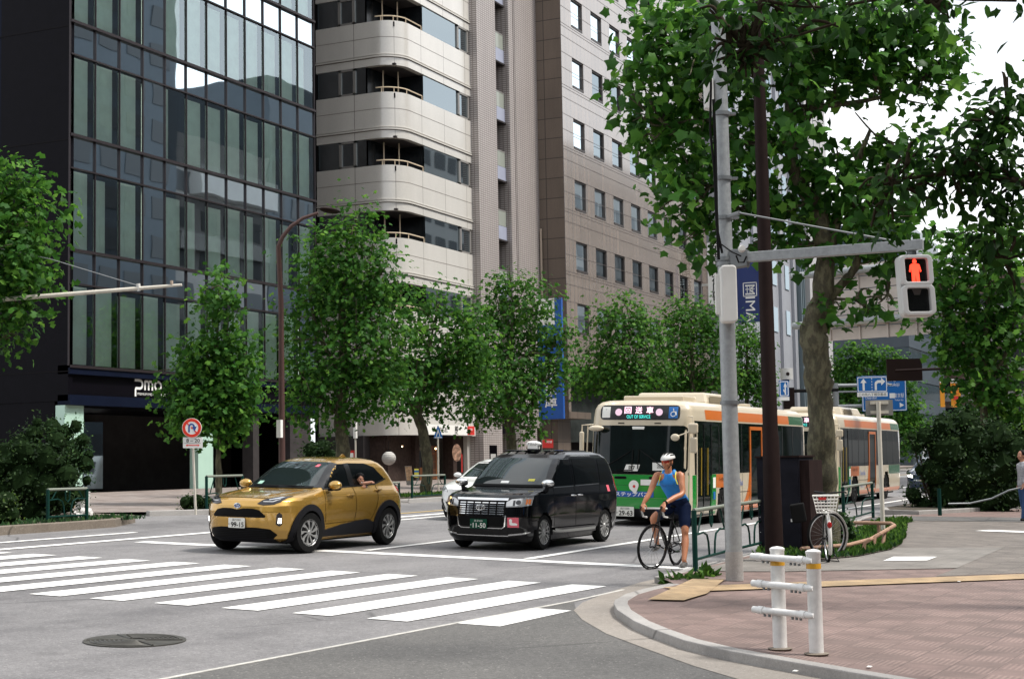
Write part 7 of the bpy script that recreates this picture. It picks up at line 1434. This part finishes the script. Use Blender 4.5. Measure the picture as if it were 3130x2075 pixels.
for x, y in ((.75, -.74), (.75, .74), (3.3, -.74), (3.3, .74)): wheel(t, x, y, .31, .18, 8)
# ================================================================ bicycles and people
mat('bike_black', (.008, .008, .009), .3, 0, coat=.5); mat('bar_tape', (.55, .54, .52), .6); mat('bottle_white', (.75, .74, .72), .4); mat('bottle_red', (.6, .02, .02), .4); mat('spoke', (.4, .4, .4), .35, .8)
mat('jersey_blue', (.01, .21, .62), .6, 0, .1, 6); mat('jersey_dark', (.01, .07, .26), .6); mat('jersey_yellow', (.75, .72, .08), .6); mat('shorts', (.008, .014, .04), .7, 0, .2, 6); mat('helmet_white', (.62, .62, .6), .35); mat('lens_red', (.3, .02, .01), .05, .4); mat('shoe', (.09, .085, .08), .6, 0, .3, 20); mat('arm_skin', (.42, .17, .085), .45, 0, .08, 10, .1, 60)
def loftE(mb, pts, rad, side=(0, 1, 0), n=14):
    pts = [Vector(p) for p in pts]; rad = [(r, r) if isinstance(r, (int, float)) else r for r in rad]
    P, Rr_ = [], []
    m_ = len(pts)
    for i in range(m_ - 1):
        p0, p1, p2, p3 = pts[max(i - 1, 0)], pts[i], pts[i + 1], pts[min(i + 2, m_ - 1)]
        for j in range(4):
            t = j / 4; P.append(.5 * ((2 * p1) + (p2 - p0) * t + (2 * p0 - 5 * p1 + 4 * p2 - p3) * t * t + (3 * p1 - p0 - 3 * p2 + p3) * t ** 3)); u = t * t * (3 - 2 * t)
            Rr_.append((rad[i][0] * (1 - u) + rad[i + 1][0] * u, rad[i][1] * (1 - u) + rad[i + 1][1] * u))
    P.append(pts[-1]); Rr_.append(rad[-1])
    # rounded ends
    t0 = (P[1] - P[0]).normalized(); t1 = (P[-1] - P[-2]).normalized()
    P = [P[0] - t0 * Rr_[0][1] * .8, P[0] - t0 * Rr_[0][1] * .5] + P + [P[-1] + t1 * Rr_[-1][1] * .5, P[-1] + t1 * Rr_[-1][1] * .8]
    sc = lambda r, k: (r[0] * k, r[1] * k); Rr_ = [sc(Rr_[0], .3), sc(Rr_[0], .8)] + Rr_ + [sc(Rr_[-1], .8), sc(Rr_[-1], .3)]
    k = len(mb.v); s0 = Vector(side)
    for i, p in enumerate(P):
        t = (P[min(i + 1, len(P) - 1)] - P[max(i - 1, 0)]).normalized(); s = (s0 - t * s0.dot(t)); s = s.normalized() if s.length > 1e-4 else t.orthogonal().normalized(); f = t.cross(s)
        for j in range(n):
            a = 2 * math.pi * j / n; mb.v.append(tuple(p + s * math.cos(a) * Rr_[i][0] + f * math.sin(a) * Rr_[i][1]))
    q = len(P)
    for i in range(q - 1):
        for j in range(n): mb.f.append((k + i * n + j, k + i * n + (j + 1) % n, k + (i + 1) * n + (j + 1) % n, k + (i + 1) * n + j))
    mb.f.append(tuple(k + j for j in range(n))[::-1]); mb.f.append(tuple(k + (q - 1) * n + j for j in range(n)))
    return mb
def fleshy(mb, name, m, par, vox=.007, sm=3, off=0):
    ob = mb.build(name, m, par, smooth='all'); r = ob.modifiers.new('r', 'REMESH'); r.mode = 'VOXEL'; r.voxel_size = vox; r.use_smooth_shade = True
    s = ob.modifiers.new('s', 'SMOOTH'); s.iterations = sm; s.factor = .5; return ob
def hand(mb, wrist, d, nrm, thumb_side, curl=1., s=1.):
    """palm from wrist along d, fingers curl towards nrm"""
    d = Vector(d).normalized(); nrm = Vector(nrm); nrm = (nrm - d * nrm.dot(d)).normalized(); sd = d.cross(nrm) * thumb_side; w = Vector(wrist)
    loftE(mb, [w, w + d * .045 * s, w + d * .085 * s], [(.026 * s, .018 * s), (.038 * s, .015 * s), (.036 * s, .013 * s)], sd)
    for i, (o, L_) in enumerate(((.028, .07), (.010, .078), (-.009, .072), (-.027, .058))):
        b = w + d * (.083 - abs(o) * .15) * s + sd * o * s; a = .5 * curl; p = [b]; ang = a
        for seg in (.42, .32, .26):
            p.append(p[-1] + (d * math.cos(ang) + nrm * math.sin(ang)) * L_ * seg * s); ang += .75 * curl
        loftE(mb, p, [.0095 * s, .009 * s, .0083 * s, .0075 * s], sd, 8)
    b = w + d * .025 * s + sd * .03 * s; loftE(mb, [b, b + (d * .6 + sd * .6 + nrm * .3).normalized() * .035 * s, b + (d * .9 + sd * .35 + nrm * .7).normalized() * .068 * s], [.013 * s, .0105 * s, .009 * s], sd, 8)
def head(mb, c, f, s=1., up=Vector((0, 0, 1))):
    """c = centre of the skull; f = facing direction"""
    f = Vector(f).normalized(); up = (up - f * up.dot(f)).normalized(); l = up.cross(f); M = Matrix.Identity(4)
    for i in range(3): M[i][0] = l[i]; M[i][1] = f[i]; M[i][2] = up[i]; M[i][3] = c[i]
    P = lambda x, y, z: M @ Vector((x * s, y * s, z * s))
    mb.lathe([(max(math.sin(math.pi * i / 14), .01) * .1, -math.cos(math.pi * i / 14) * .1) for i in range(15)], M @ Matrix.Translation((0, -.01 * s, .025 * s)) @ Matrix.Diagonal((.76 * s, .95 * s, .98 * s, 1)), 20)
    loftE(mb, [P(0, .02, .03), P(0, .035, -.03), P(0, .05, -.085)], [(.066 * s, .068 * s), (.058 * s, .058 * s), (.032 * s, .03 * s)], l)
    loftE(mb, [P(0, .083, .02), P(0, .098, -.012), P(0, .106, -.028)], [(.009 * s, .012 * s), (.011 * s, .012 * s), (.016 * s, .012 * s)], l, 10)
    mb.ball(P(0, .088, -.062), .018 * s, 6, (1.2, .7, .6))
    for k in (-1, 1): mb.ball(P(k * .076, -.012, -.012), .022 * s, 6, (.5, .8, 1.3)); mb.ball(P(k * .04, .062, -.02), .026 * s, 6)
    return M
# road bicycle
bo = G(1504, 1314); bo = Vector((bo.x, bo.y, gz(bo.y)))
rbk = thing('road_bicycle', 'black racing bicycle with drop bars held by the standing rider', 'bicycle', bo, -.06, None, 0)
LEAN = Matrix.Rotation(math.radians(5), 4, 'X')
def bwheel(par, c, r, turn, n=20, tyre_r=.014, rim='bike_black', lean=LEAN, name='wheel'):
    M = lean @ Matrix.Translation(c) @ Matrix.Rotation(turn, 4, 'Z') @ Matrix.Rotation(math.pi / 2, 4, 'X')
    C = [M @ Vector((math.cos(a) * r, math.sin(a) * r, 0)) for a in [2 * math.pi * i / 40 for i in range(41)]]
    w = MB().tube(C, tyre_r, 8, False).build(name, 'tyre', par, smooth=True); k = .96
    C2 = [M @ Vector((math.cos(a) * (r - .028), math.sin(a) * (r - .028), 0)) for a in [2 * math.pi * i / 40 for i in range(41)]]; MB().tube(C2, .011, 6, False).build('rim', rim, w, smooth=True)
    mb = MB()
    for i in range(n):
        a = 2 * math.pi * i / n; b = a + (.5 if i % 2 else -.5); z = .025 if i % 4 < 2 else -.025; mb.tube([M @ Vector((math.cos(b) * .022, math.sin(b) * .022, z)), M @ Vector((math.cos(a) * (r - .03), math.sin(a) * (r - .03), 0))], .0018, 4, False)
    mb.build('spokes', 'spoke', w); MB().cyl(M @ Vector((0, 0, -.045)), M @ Vector((0, 0, .045)), .018, 10).build('hub', 'bike_black', w, smooth=True); return w
LV = lambda x, y, z: LEAN @ Vector((x, y, z))
RW = .335; st_ = -.30
bwheel(rbk, (0, 0, RW), RW, st_); bwheel(rbk, (.99, 0, RW), RW, 0)
hT, hB = LV(.215, 0, .86), LV(.165, 0, .70); bbk = LV(.58, 0, .28); seatT = LV(.76, 0, .80); seatc = LV(.72, 0, .70); rax = LV(.99, 0, RW)
mb = MB(); mb.tube([hT, hB], .022, 10); mb.tube([hT + Vector((0, 0, -.02)), LV(.715, 0, .74)], .017, 10); mb.tube([hB, bbk], .022, 10); mb.tube([bbk, LV(.735, 0, .78)], .018, 10)
for s in (-1, 1): mb.tube([bbk + Vector((.02, s * .02, 0)), rax + Vector((0, s * .055, 0))], .011, 8); mb.tube([LV(.718, s * .012, .72), rax + Vector((0, s * .055, 0))], .009, 8)
mb.build('frame', 'bike_black', rbk, smooth=True)
fr_ = MB(); ct, sn = math.cos(st_), math.sin(st_); side_ = Vector((-sn, ct, 0))
for s in (-1, 1): fr_.tube([hB + side_ * s * .03, hB + side_ * s * .05 + Vector((-.03, 0, -.08)), LV(0, 0, RW) + side_ * s * .055], .011, 8)
fr_.build('fork', 'bike_black', rbk, smooth=True)
MB().tube([LV(.735, 0, .76), LV(.765, 0, .90)], .014, 8).build('seat_post', 'bike_black', rbk, smooth=True)
MB().ball(LV(.79, 0, .925), .13, 8, (1, .42, .22)).build('saddle', 'bike_black', rbk, smooth=True)
stem_ = hT + Vector((-.08 * ct, -.08 * sn, .05)); MB().tube([hT, hT + Vector((0, 0, .04)), stem_], .016, 8).build('stem', 'bike_black', rbk, smooth=True)
barL = stem_ + side_ * -.205; barR = stem_ + side_ * .205; fwd = Vector((-ct, -sn, 0))
hb3 = MB(); hb3.tube([barL, barR], .014, 8)
for q in (barL, barR): hb3.tube([q, q + fwd * .07, q + fwd * .10 + Vector((0, 0, -.04)), q + fwd * .07 + Vector((0, 0, -.12)), q + fwd * -.01 + Vector((0, 0, -.135))], .016, 8)
hbo = hb3.build('handlebar', 'bar_tape', rbk, smooth=True)
for q in (barL, barR): MB().tube([q + fwd * .08, q + fwd * .13 + Vector((0, 0, .03)), q + fwd * .145 + Vector((0, 0, -.01)), q + fwd * .12 + Vector((0, 0, -.11))], [.017, .018, .012, .006], 8).build('brake_lever', 'bike_black', hbo, smooth=True)
M_ = LEAN @ Matrix.Translation((.58, -.05, .28)) @ Matrix.Rotation(math.pi / 2, 4, 'X'); ckm = MB().lathe([(.05, 0), (.09, .002), (.09, -.004), (.05, -.006)], M_, 24, True); cka = ckm.build('crankset', 'bike_black', rbk)
for s, a in ((-1, -20), (1, 160)):
    e = Vector((math.cos(math.radians(a)) * .17, s * .07, math.sin(math.radians(a)) * .17)); MB().tube([bbk + Vector((0, s * .06, 0)), bbk + e], .012, 6).build('crank', 'bike_black', cka); MB().box(bbk + e + Vector((-.04, s * .02 - .04, -.01)), bbk + e + Vector((.04, s * .02 + .04, .01))).build('pedal', 'bike_black', cka)
MB().tube([bbk + Vector((0, -.055, .085)), rax + Vector((0, -.05, .04))], .006, 5).tube([bbk + Vector((0, -.055, -.085)), rax + Vector((0, -.05, -.09)), rax + Vector((.01, -.05, -.03))], .006, 5).build('chain', 'bike_black', rbk)
MB().lathe([(.02, -.01), (.045, .0), (.03, .02)], LEAN @ Matrix.Translation((.99, -.05, RW)) @ Matrix.Rotation(math.pi / 2, 4, 'X'), 18).build('sprockets', 'spoke', rbk)
bA, bB = hB * .62 + bbk * .38 + Vector((.03, 0, .03)), hB * .25 + bbk * .75 + Vector((.04, 0, .03)); bt = MB().tube([bB, bA * .8 + bB * .2, bA], [.034, .034, .026], 12).build('bottle', 'bottle_white', rbk, smooth=True); MB().tube([bA, bA + (bA - bB).normalized() * .04], [.024, .014], 10).build('bottle_cap', 'bottle_red', bt, smooth=True)
# the rider
cy = thing('person', 'cyclist in blue vest, white helmet and red glasses standing astride a racing bicycle', 'person', bo, 0)
V = Vector; sideb = V((-.15, 1, 0)).normalized()
hip = V((.86, -.17, .94)); hL, hR = hip + V((.0, -.095, -.03)), hip + V((-.02, .10, -.02)); kL, kR = V((.72, -.31, .52)), V((.42, .09, .74)); aL, aR = V((.56, -.335, .10)), V((.56, .10, .36))
chest = V((.52, -.165, 1.30)); sL, sR = V((.49, -.345, 1.40)), V((.43, .02, 1.40)); eL, eR = V((.38, -.40, 1.13)), V((.25, .09, 1.13))
wrL = bo * 0 + barL + fwd * .06 + V((0, 0, .075)); wrL = Matrix.Rotation(-.06, 4, 'Z') @ wrL; wrR = Matrix.Rotation(-.06, 4, 'Z') @ (barR + fwd * .06 + V((0, 0, .075)))
hc = V((.40, -.165, 1.605)); fdir = V((-.93, .30, -.06))
b = MB()
loftE(b, [hip, hip * .6 + chest * .4 + V((.03, 0, 0)), chest, V((.46, -.165, 1.40))], [(.155, .11), (.135, .095), (.165, .105), (.15, .075)], sideb, 20)
loftE(b, [V((.46, -.165, 1.39)), V((.43, -.165, 1.47)), hc + V((.015, 0, -.05))], [(.075, .07), .055, .055], sideb)
for s_, e_, w_ in ((sL, eL, wrL), (sR, eR, wrR)):
    loftE(b, [chest * .35 + s_ * .65 + V((0, 0, .02)), s_, s_ * .5 + e_ * .5, e_, e_ * .55 + w_ * .45, w_], [.06, .058, .05, .04, .042, .026], sideb)
hand(b, wrL, V((-.6, .0, -.8)), V((.5, 0.0, -.85)), -1, .9); hand(b, wrR, V((-.6, .0, -.8)), V((.5, 0.0, -.85)), 1, .9)
loftE(b, [hL, hL * .5 + kL * .5, kL + V((0, 0, .04)), kL - V((0, 0, .05)), kL * .6 + aL * .4 + V((.025, 0, 0)), aL], [.095, .082, .06, .052, .058, .036], sideb)
loftE(b, [hR, hR * .5 + kR * .5, kR + V((.04, 0, .02)), kR + V((.01, 0, -.06)), kR * .6 + aR * .4 + V((.03, 0, 0)), aR], [.095, .082, .062, .052, .056, .036], sideb)
for a_, d_ in ((aL, V((-1, -.12, -.15))), (aR, V((-1, 0, -.25)))): d_.normalize(); loftE(b, [a_, a_ + V((.03, 0, -.06)), a_ + d_ * .1 + V((0, 0, -.06))], [.036, .038, .03], sideb)
HM = head(b, hc, fdir)
body = fleshy(b, 'body', 'arm_skin', cy)
j = MB(); loftE(j, [hip + V((0, 0, .05)), hip * .6 + chest * .4 + V((.03, 0, 0)), chest + V((0, 0, .0)), V((.46, -.165, 1.40))], [(.165, .122), (.148, .108), (.178, .118), (.105, .088)], sideb, 22)
for s in (-1, 1): loftE(j, [chest + V((-.05, s * .075, .04)), V((.44, -.165 + s * .085, 1.425)), V((.48, -.165 + s * .08, 1.465)), V((.55, -.165 + s * .08, 1.38))], [.035, .028, .028, .035], sideb)
fleshy(j, 'jersey', 'jersey_blue', cy, .008, 4)
yl_ = MB()
for s in (-1, 1): yl_.tube([V((.40, -.165 + s * .155, 1.26)), V((.385, -.165 + s * .13, 1.34)), V((.405, -.165 + s * .118, 1.40)), V((.455, -.165 + s * .115, 1.46))], .008, 6)
yl_.build('yellow_piping', 'jersey_yellow', cy, smooth=True)
j = MB(); loftE(j, [hip * .75 + chest * .25, hip + V((0, 0, .02)), hip + V((0, 0, -.06))], [(.155, .118), (.17, .125), (.16, .12)], sideb, 20)
loftE(j, [hL, hL * .5 + kL * .5, hL * .22 + kL * .78], [.108, .096, .08], sideb); loftE(j, [hR, hR * .5 + kR * .5, hR * .25 + kR * .75], [.108, .095, .08], sideb); fleshy(j, 'shorts', 'shorts', cy, .008, 4)
for a_, d_ in ((aL, V((-1, -.12, -.12))), (aR, V((-1, 0, -.22)))):
    d_.normalize(); q = MB(); loftE(q, [a_ + V((.045, 0, -.055)), a_ + d_ * .07 + V((0, 0, -.06)), a_ + d_ * .17 + V((0, 0, -.055))], [(.042, .042), (.047, .04), (.038, .028)], sideb); fleshy(q, 'shoe', 'shoe', cy, .008, 2)
MB().lathe([(.034, -.014), (.038, -.012), (.038, .012), (.034, .014)], Matrix.Translation(wrL * .93 + eL * .07) @ (eL - wrL).to_track_quat('Z', 'Y').to_matrix().to_4x4(), 14).build('watch', 'rubber', cy)
HP = lambda x, y, z: HM @ Vector((x, y, z))
hm = MB(); hm.lathe([(max(math.cos(math.pi / 2 * i / 9), .01) * .118, math.sin(math.pi / 2 * i / 9) * .118) for i in range(10)] , HM @ Matrix.Translation((0, -.02, .045)) @ Matrix.Rotation(-.12, 4, 'X') @ Matrix.Diagonal((.83, 1.18, .80, 1)), 24); h_ = hm.build('helmet', 'helmet_white', cy, smooth='all'); so_ = h_.modifiers.new('t', 'SOLIDIFY'); so_.thickness = .012
v_ = MB()
for x, y0, y1 in ((0, .085, -.11), (.042, .07, -.10), (-.042, .07, -.10), (.075, .03, -.08), (-.075, .03, -.08)):
    pp = []
    for i in range(5):
        y = y0 + (y1 - y0) * i / 4; k = 1 - (x / .098) ** 2 - ((y + .02) / .139) ** 2; pp.append(HP(x, y, .047 + .095 * math.sqrt(max(k, .02)) - .12 * (y + .02) * 0 + .0))
    v_.tube(pp, [.004, .011, .012, .011, .004], 6)
v_.build('helmet_vents', 'rubber', h_, smooth=True)
MB().tube([HP(.075, .0, .03), HP(.07, .01, -.05), HP(.02, .035, -.10), HP(-.02, .035, -.10), HP(-.07, .01, -.05), HP(-.075, .0, .03)], .005, 5).build('chin_strap', 'rubber', h_)
g = MB(); A = [(-.07, .052), (-.055, .08), (-.03, .094), (0, .1), (.03, .094), (.055, .08), (.07, .052)]
g.add([HP(x, y, .03) for x, y in A] + [HP(x * .97, y, -.014 + (.012 if abs(x) < .01 else 0)) for x, y in A], [(i, i + 1, 7 + i + 1, 7 + i) for i in range(6)]); g_ = g.build('sunglasses', 'lens_red', cy, smooth='all'); MB().tube([HP(x, y + .002, .032) for x, y in A], .004, 5).tube([HP(-.07, .05, .02), HP(-.08, -.01, .015)], .003, 5).tube([HP(.07, .05, .02), HP(.08, -.01, .015)], .003, 5).build('glasses_frame', 'rubber', g_)
mo = MB().ball(HP(0, .09, -.062), .02, 6, (.9, .5, .4)); mo.build('mouth', 'skin_lip', cy, smooth=True)
MB().ball(HP(0, -.045, .0), .082, 8, (.9, .75, .95)).build('hair', 'hair_black', cy, smooth=True)
mk = MB()
text('jersey_mark', 'TRIATHLON', 'jersey_dark', cy, frame(V((.40, -.17, 1.245)) + V((-.035, .0, 0)), V((.12, -1, 0)), V((-.35, 0, 1))), w=.19, h=.035)
# child at the rear window of the gold car
ch = thing('person', 'smiling small child leaning on the rear window edge of the gold car', 'person', (0, 0, 0)); Ms_ = Matrix.Translation(suv.location) @ suv.rotation_euler.to_matrix().to_4x4(); q = -SB.W(2.7, 1.12)
ch.location = Ms_ @ Vector((2.62, q, 1.1)); ch.rotation_euler = suv.rotation_euler
b = MB(); cH = head(b, V((.0, -.01, .10)), V((-.55, -.83, -.1)), .82); loftE(b, [V((.03, .05, -.05)), V((.02, .03, .03))], [.035, .035]); loftE(b, [V((.06, .03, .02)), V((.17, -.05, .035)), V((.3, -.075, .045))], [.03, .027, .024]); hand(b, V((.3, -.075, .045)), V((-.6, -.5, .1)), V((0, 0, -1)), 1, .7, .65); loftE(b, [V((.14, .0, -.04)), V((.05, .04, -.05))], [.05, .06])
fleshy(b, 'body', 'skin', ch, .006, 2); CP_ = lambda x, y, z: cH @ Vector((x * .82, y * .82, z * .82))
MB().ball(CP_(0, -.022, .05), .085, 8, (.86, 1, .9)).build('hair', 'hair_black', ch, smooth=True); MB().ball(CP_(.03, .083, .012), .009, 5).ball(CP_(-.03, .083, .012), .009, 5).build('eyes', 'hair_black', ch); MB().ball(CP_(0, .092, -.06), .02, 6, (1.2, .5, .4)).build('mouth', 'helmet_white', ch)
loft_ = MB(); loftE(loft_, [V((.20, .02, -.05)), V((.04, .05, -.06))], [.06, .075]); fleshy(loft_, 'shirt', 'child_top', ch, .008, 2)
# pedestrian cut by the right edge
pp0 = G(2368, 1203, HS); pp0 = Vector((pp0.x, pp0.y, gz(pp0.y) + HS)); pd = thing('person', 'pedestrian in a grey plaid shirt and jeans cut off by the right edge', 'person', pp0); l_ = R0; f_ = -F0 * .3 - R0; f_.normalize(); sd_ = Vector((-f_.y, f_.x, 0))
Q = lambda f, s, z: f_ * f + sd_ * s + Vector((0, 0, z))
b = MB(); loftE(b, [Q(0, 0, .92), Q(0, 0, 1.1), Q(0, 0, 1.3), Q(0, 0, 1.38)], [(.15, .1), (.14, .1), (.17, .11), (.13, .08)], sd_, 18); loftE(b, [Q(0, 0, 1.38), Q(.02, 0, 1.52)], [.055, .05], sd_); head(b, Q(.03, 0, 1.60), f_)
for s in (-1, 1):
    loftE(b, [Q(0, s * .16, 1.36), Q(-.02 + .05 * s, s * .2, 1.1), Q(.08 + .06 * s, s * .19, .9)], [.055, .043, .028], sd_); hand(b, Q(.08 + .06 * s, s * .19, .9), V((f_.x * .3, f_.y * .3, -1)), f_, s, .6)
    loftE(b, [Q(0, s * .09, .9), Q(.03 * s, s * .09, .5), Q(-.02 + .1 * s, s * .09, .08)], [.09, .06, .04], sd_)
fleshy(b, 'body', 'skin', pd, .01, 2)
mat('plaid', (.3, .3, .32), .8, 0, .4, 25); mat('jeans', (.02, .06, .16), .8, 0, .2, 10); b = MB(); loftE(b, [Q(0, 0, .88), Q(0, 0, 1.1), Q(0, 0, 1.3), Q(0, 0, 1.39)], [(.18, .13), (.16, .12), (.19, .125), (.14, .09)], sd_, 18)
for s in (-1, 1): loftE(b, [Q(0, s * .16, 1.36), Q(-.02 + .05 * s, s * .2, 1.1), Q(.06 + .06 * s, s * .19, .95)], [.065, .055, .048], sd_)
fleshy(b, 'shirt', 'plaid', pd, .01, 3); b = MB(); 
for s in (-1, 1): loftE(b, [Q(0, s * .08, .92), Q(.03 * s, s * .09, .5), Q(-.02 + .1 * s, s * .09, .07)], [.11, .085, .085], sd_)
fleshy(b, 'jeans', 'jeans', pd, .012, 3); b = MB()
for s in (-1, 1): b.ball(Q(.04 + .1 * s, s * .09, .04), .11, 6, (1, .5, .4))
b.build('shoes', 'rubber', pd, smooth=True); MB().ball(Q(-.0, 0, 1.64), .1, 8, (.9, .95, 1)).build('hair', 'hair_black', pd, smooth=True)
# parked city bicycle seen from behind
kb = gp(1912, 1297, HS); ang = math.atan2(kb.y, kb.x) - math.pi; tb = thing('city_bicycle', 'parked city bicycle with a white wire basket and double leg stand beside the cabinet', 'bicycle', kb, math.atan2(kb.y, kb.x))
# local x points away from the viewer: rear wheel at the origin
I4 = Matrix.Identity(4); Rw = .36
bwheel(tb, (.0, 0, Rw), Rw, .12, 24, .02, 'spoke', I4); bwheel(tb, (1.05, .0, Rw), Rw, -.95, 24, .02, 'spoke', I4)
fd = MB()
A = [(math.cos(math.radians(a)) * (Rw + .035), math.sin(math.radians(a)) * (Rw + .035)) for a in range(70, 215, 12)]
fd.tube([(x, x * math.tan(.12), Rw + z) for x, z in A], [.03] * len(A), 6); fnd = fd.build('mudguard', 'box_white', tb, smooth=True); fnd.scale = (1, 1, 1)
MB().ball((-.38, -.045, Rw + .22), .035, 6, (.4, 1, 1.5)).build('red_reflector', 'tail_red', fnd, smooth=True)
A2 = [(math.cos(math.radians(a)) * (Rw + .03), math.sin(math.radians(a)) * (Rw + .03)) for a in range(-40, 105, 14)]; c_, s_ = math.cos(-.95), math.sin(-.95); MB().tube([(1.05 + x * c_, x * s_, Rw + z) for x, z in A2], .024, 6).build('mudguard', 'silver_frame', tb, smooth=True)
MB().tube([(.42, 0, .3), (.3, 0, .62), (.27, 0, .86)], .018, 8).tube([(.42, 0, .3), (.7, 0, .42), (.95, 0, .85)], .022, 8).tube([(.42, .05, .3), (0, .06, Rw)], .012, 6).tube([(.42, -.05, .3), (0, -.06, Rw)], .012, 6).tube([(.3, .03, .64), (0, .06, Rw)], .01, 6).tube([(.3, -.03, .64), (0, -.06, Rw)], .01, 6).tube([(.95, 0, .85), (1.05, 0, Rw + .3)], .02, 8).build('frame', 'bike_black', tb, smooth=True)
MB().tube([(1.05 + .05 * c_, .05, Rw + .35), (1.03, .06, Rw)], .012, 6).tube([(1.07, -.05, Rw + .35), (1.07, -.06, Rw)], .012, 6).build('fork', 'silver_frame', tb)
MB().tube([(.93, 0, .85), (.9, 0, 1.0)], .014, 8).tube([(.68, .0, 1.04), (.78, .17, 1.06), (.86, .1, 1.04), (.9, 0, 1.0), (.95, -.12, 1.04), (.82, -.3, 1.05), (.7, -.32, 1.04)], .013, 8).build('handlebar', 'bike_black', tb, smooth=True)
MB().ball((.27, 0, .9), .12, 8, (1.1, .75, .4)).build('saddle', 'bike_black', tb, smooth=True)
bk_ = MB(); x0, x1, z0_, z1_ = -.28, .12, .76, 1.02
for z, g_2 in ((z0_, 0), (.81, .01), (.86, .02), (.91, .03), (.96, .04), (z1_, .055)):
    w2 = .14 + g_2; bk_.tube([(x0 - g_2, -w2, z), (x0 - g_2, w2, z), (x1 + g_2, w2, z), (x1 + g_2, -w2, z), (x0 - g_2, -w2, z)], .006 if z < z1_ else .009, 5, False)
for k in range(8):
    f = -1 + 2 * k / 7
    for xx, gg in ((x0, -1), (x1, 1)): bk_.tube([(xx, f * .14, z0_), (xx + gg * .055, f * .195, z1_)], .005, 4, False)
for k in range(5):
    xx = x0 + (x1 - x0) * k / 4
    for s in (-1, 1): bk_.tube([(xx, s * .14, z0_), (xx + (k - 2) * .027, s * .195, z1_)], .005, 4, False)
for k in range(6): bk_.tube([(x0, -.14 + .28 * k / 5, z0_), (x1, -.14 + .28 * k / 5, z0_)], .005, 4, False)
bko = bk_.build('basket', 'sign_cream', tb); MB().box((x0 - .06, -.01, .96), (x0 - .045, .11, 1.0)).build('basket_tag', 'sign_red', bko)
MB().tube([(-.2, 0, .74), (.28, 0, .74)], .012, 6).tube([(-.15, .05, .74), (0, .06, Rw)], .008, 6).tube([(-.15, -.05, .74), (0, -.06, Rw)], .008, 6).build('carrier', 'bike_black', tb)
MB().tube([(.0, -.06, Rw), (-.04, -.1, .12), (-.08, -.17, .012), (-.1, 0, .03), (-.08, .17, .012), (-.04, .1, .12), (0, .06, Rw)], .012, 6).build('stand', 'bike_black', tb)
MB().box((.0, .2, .66), (.34, .42, .95), Matrix.Rotation(-.15, 4, 'X')).build('side_bag', 'rubber', tb, bevel=.02)
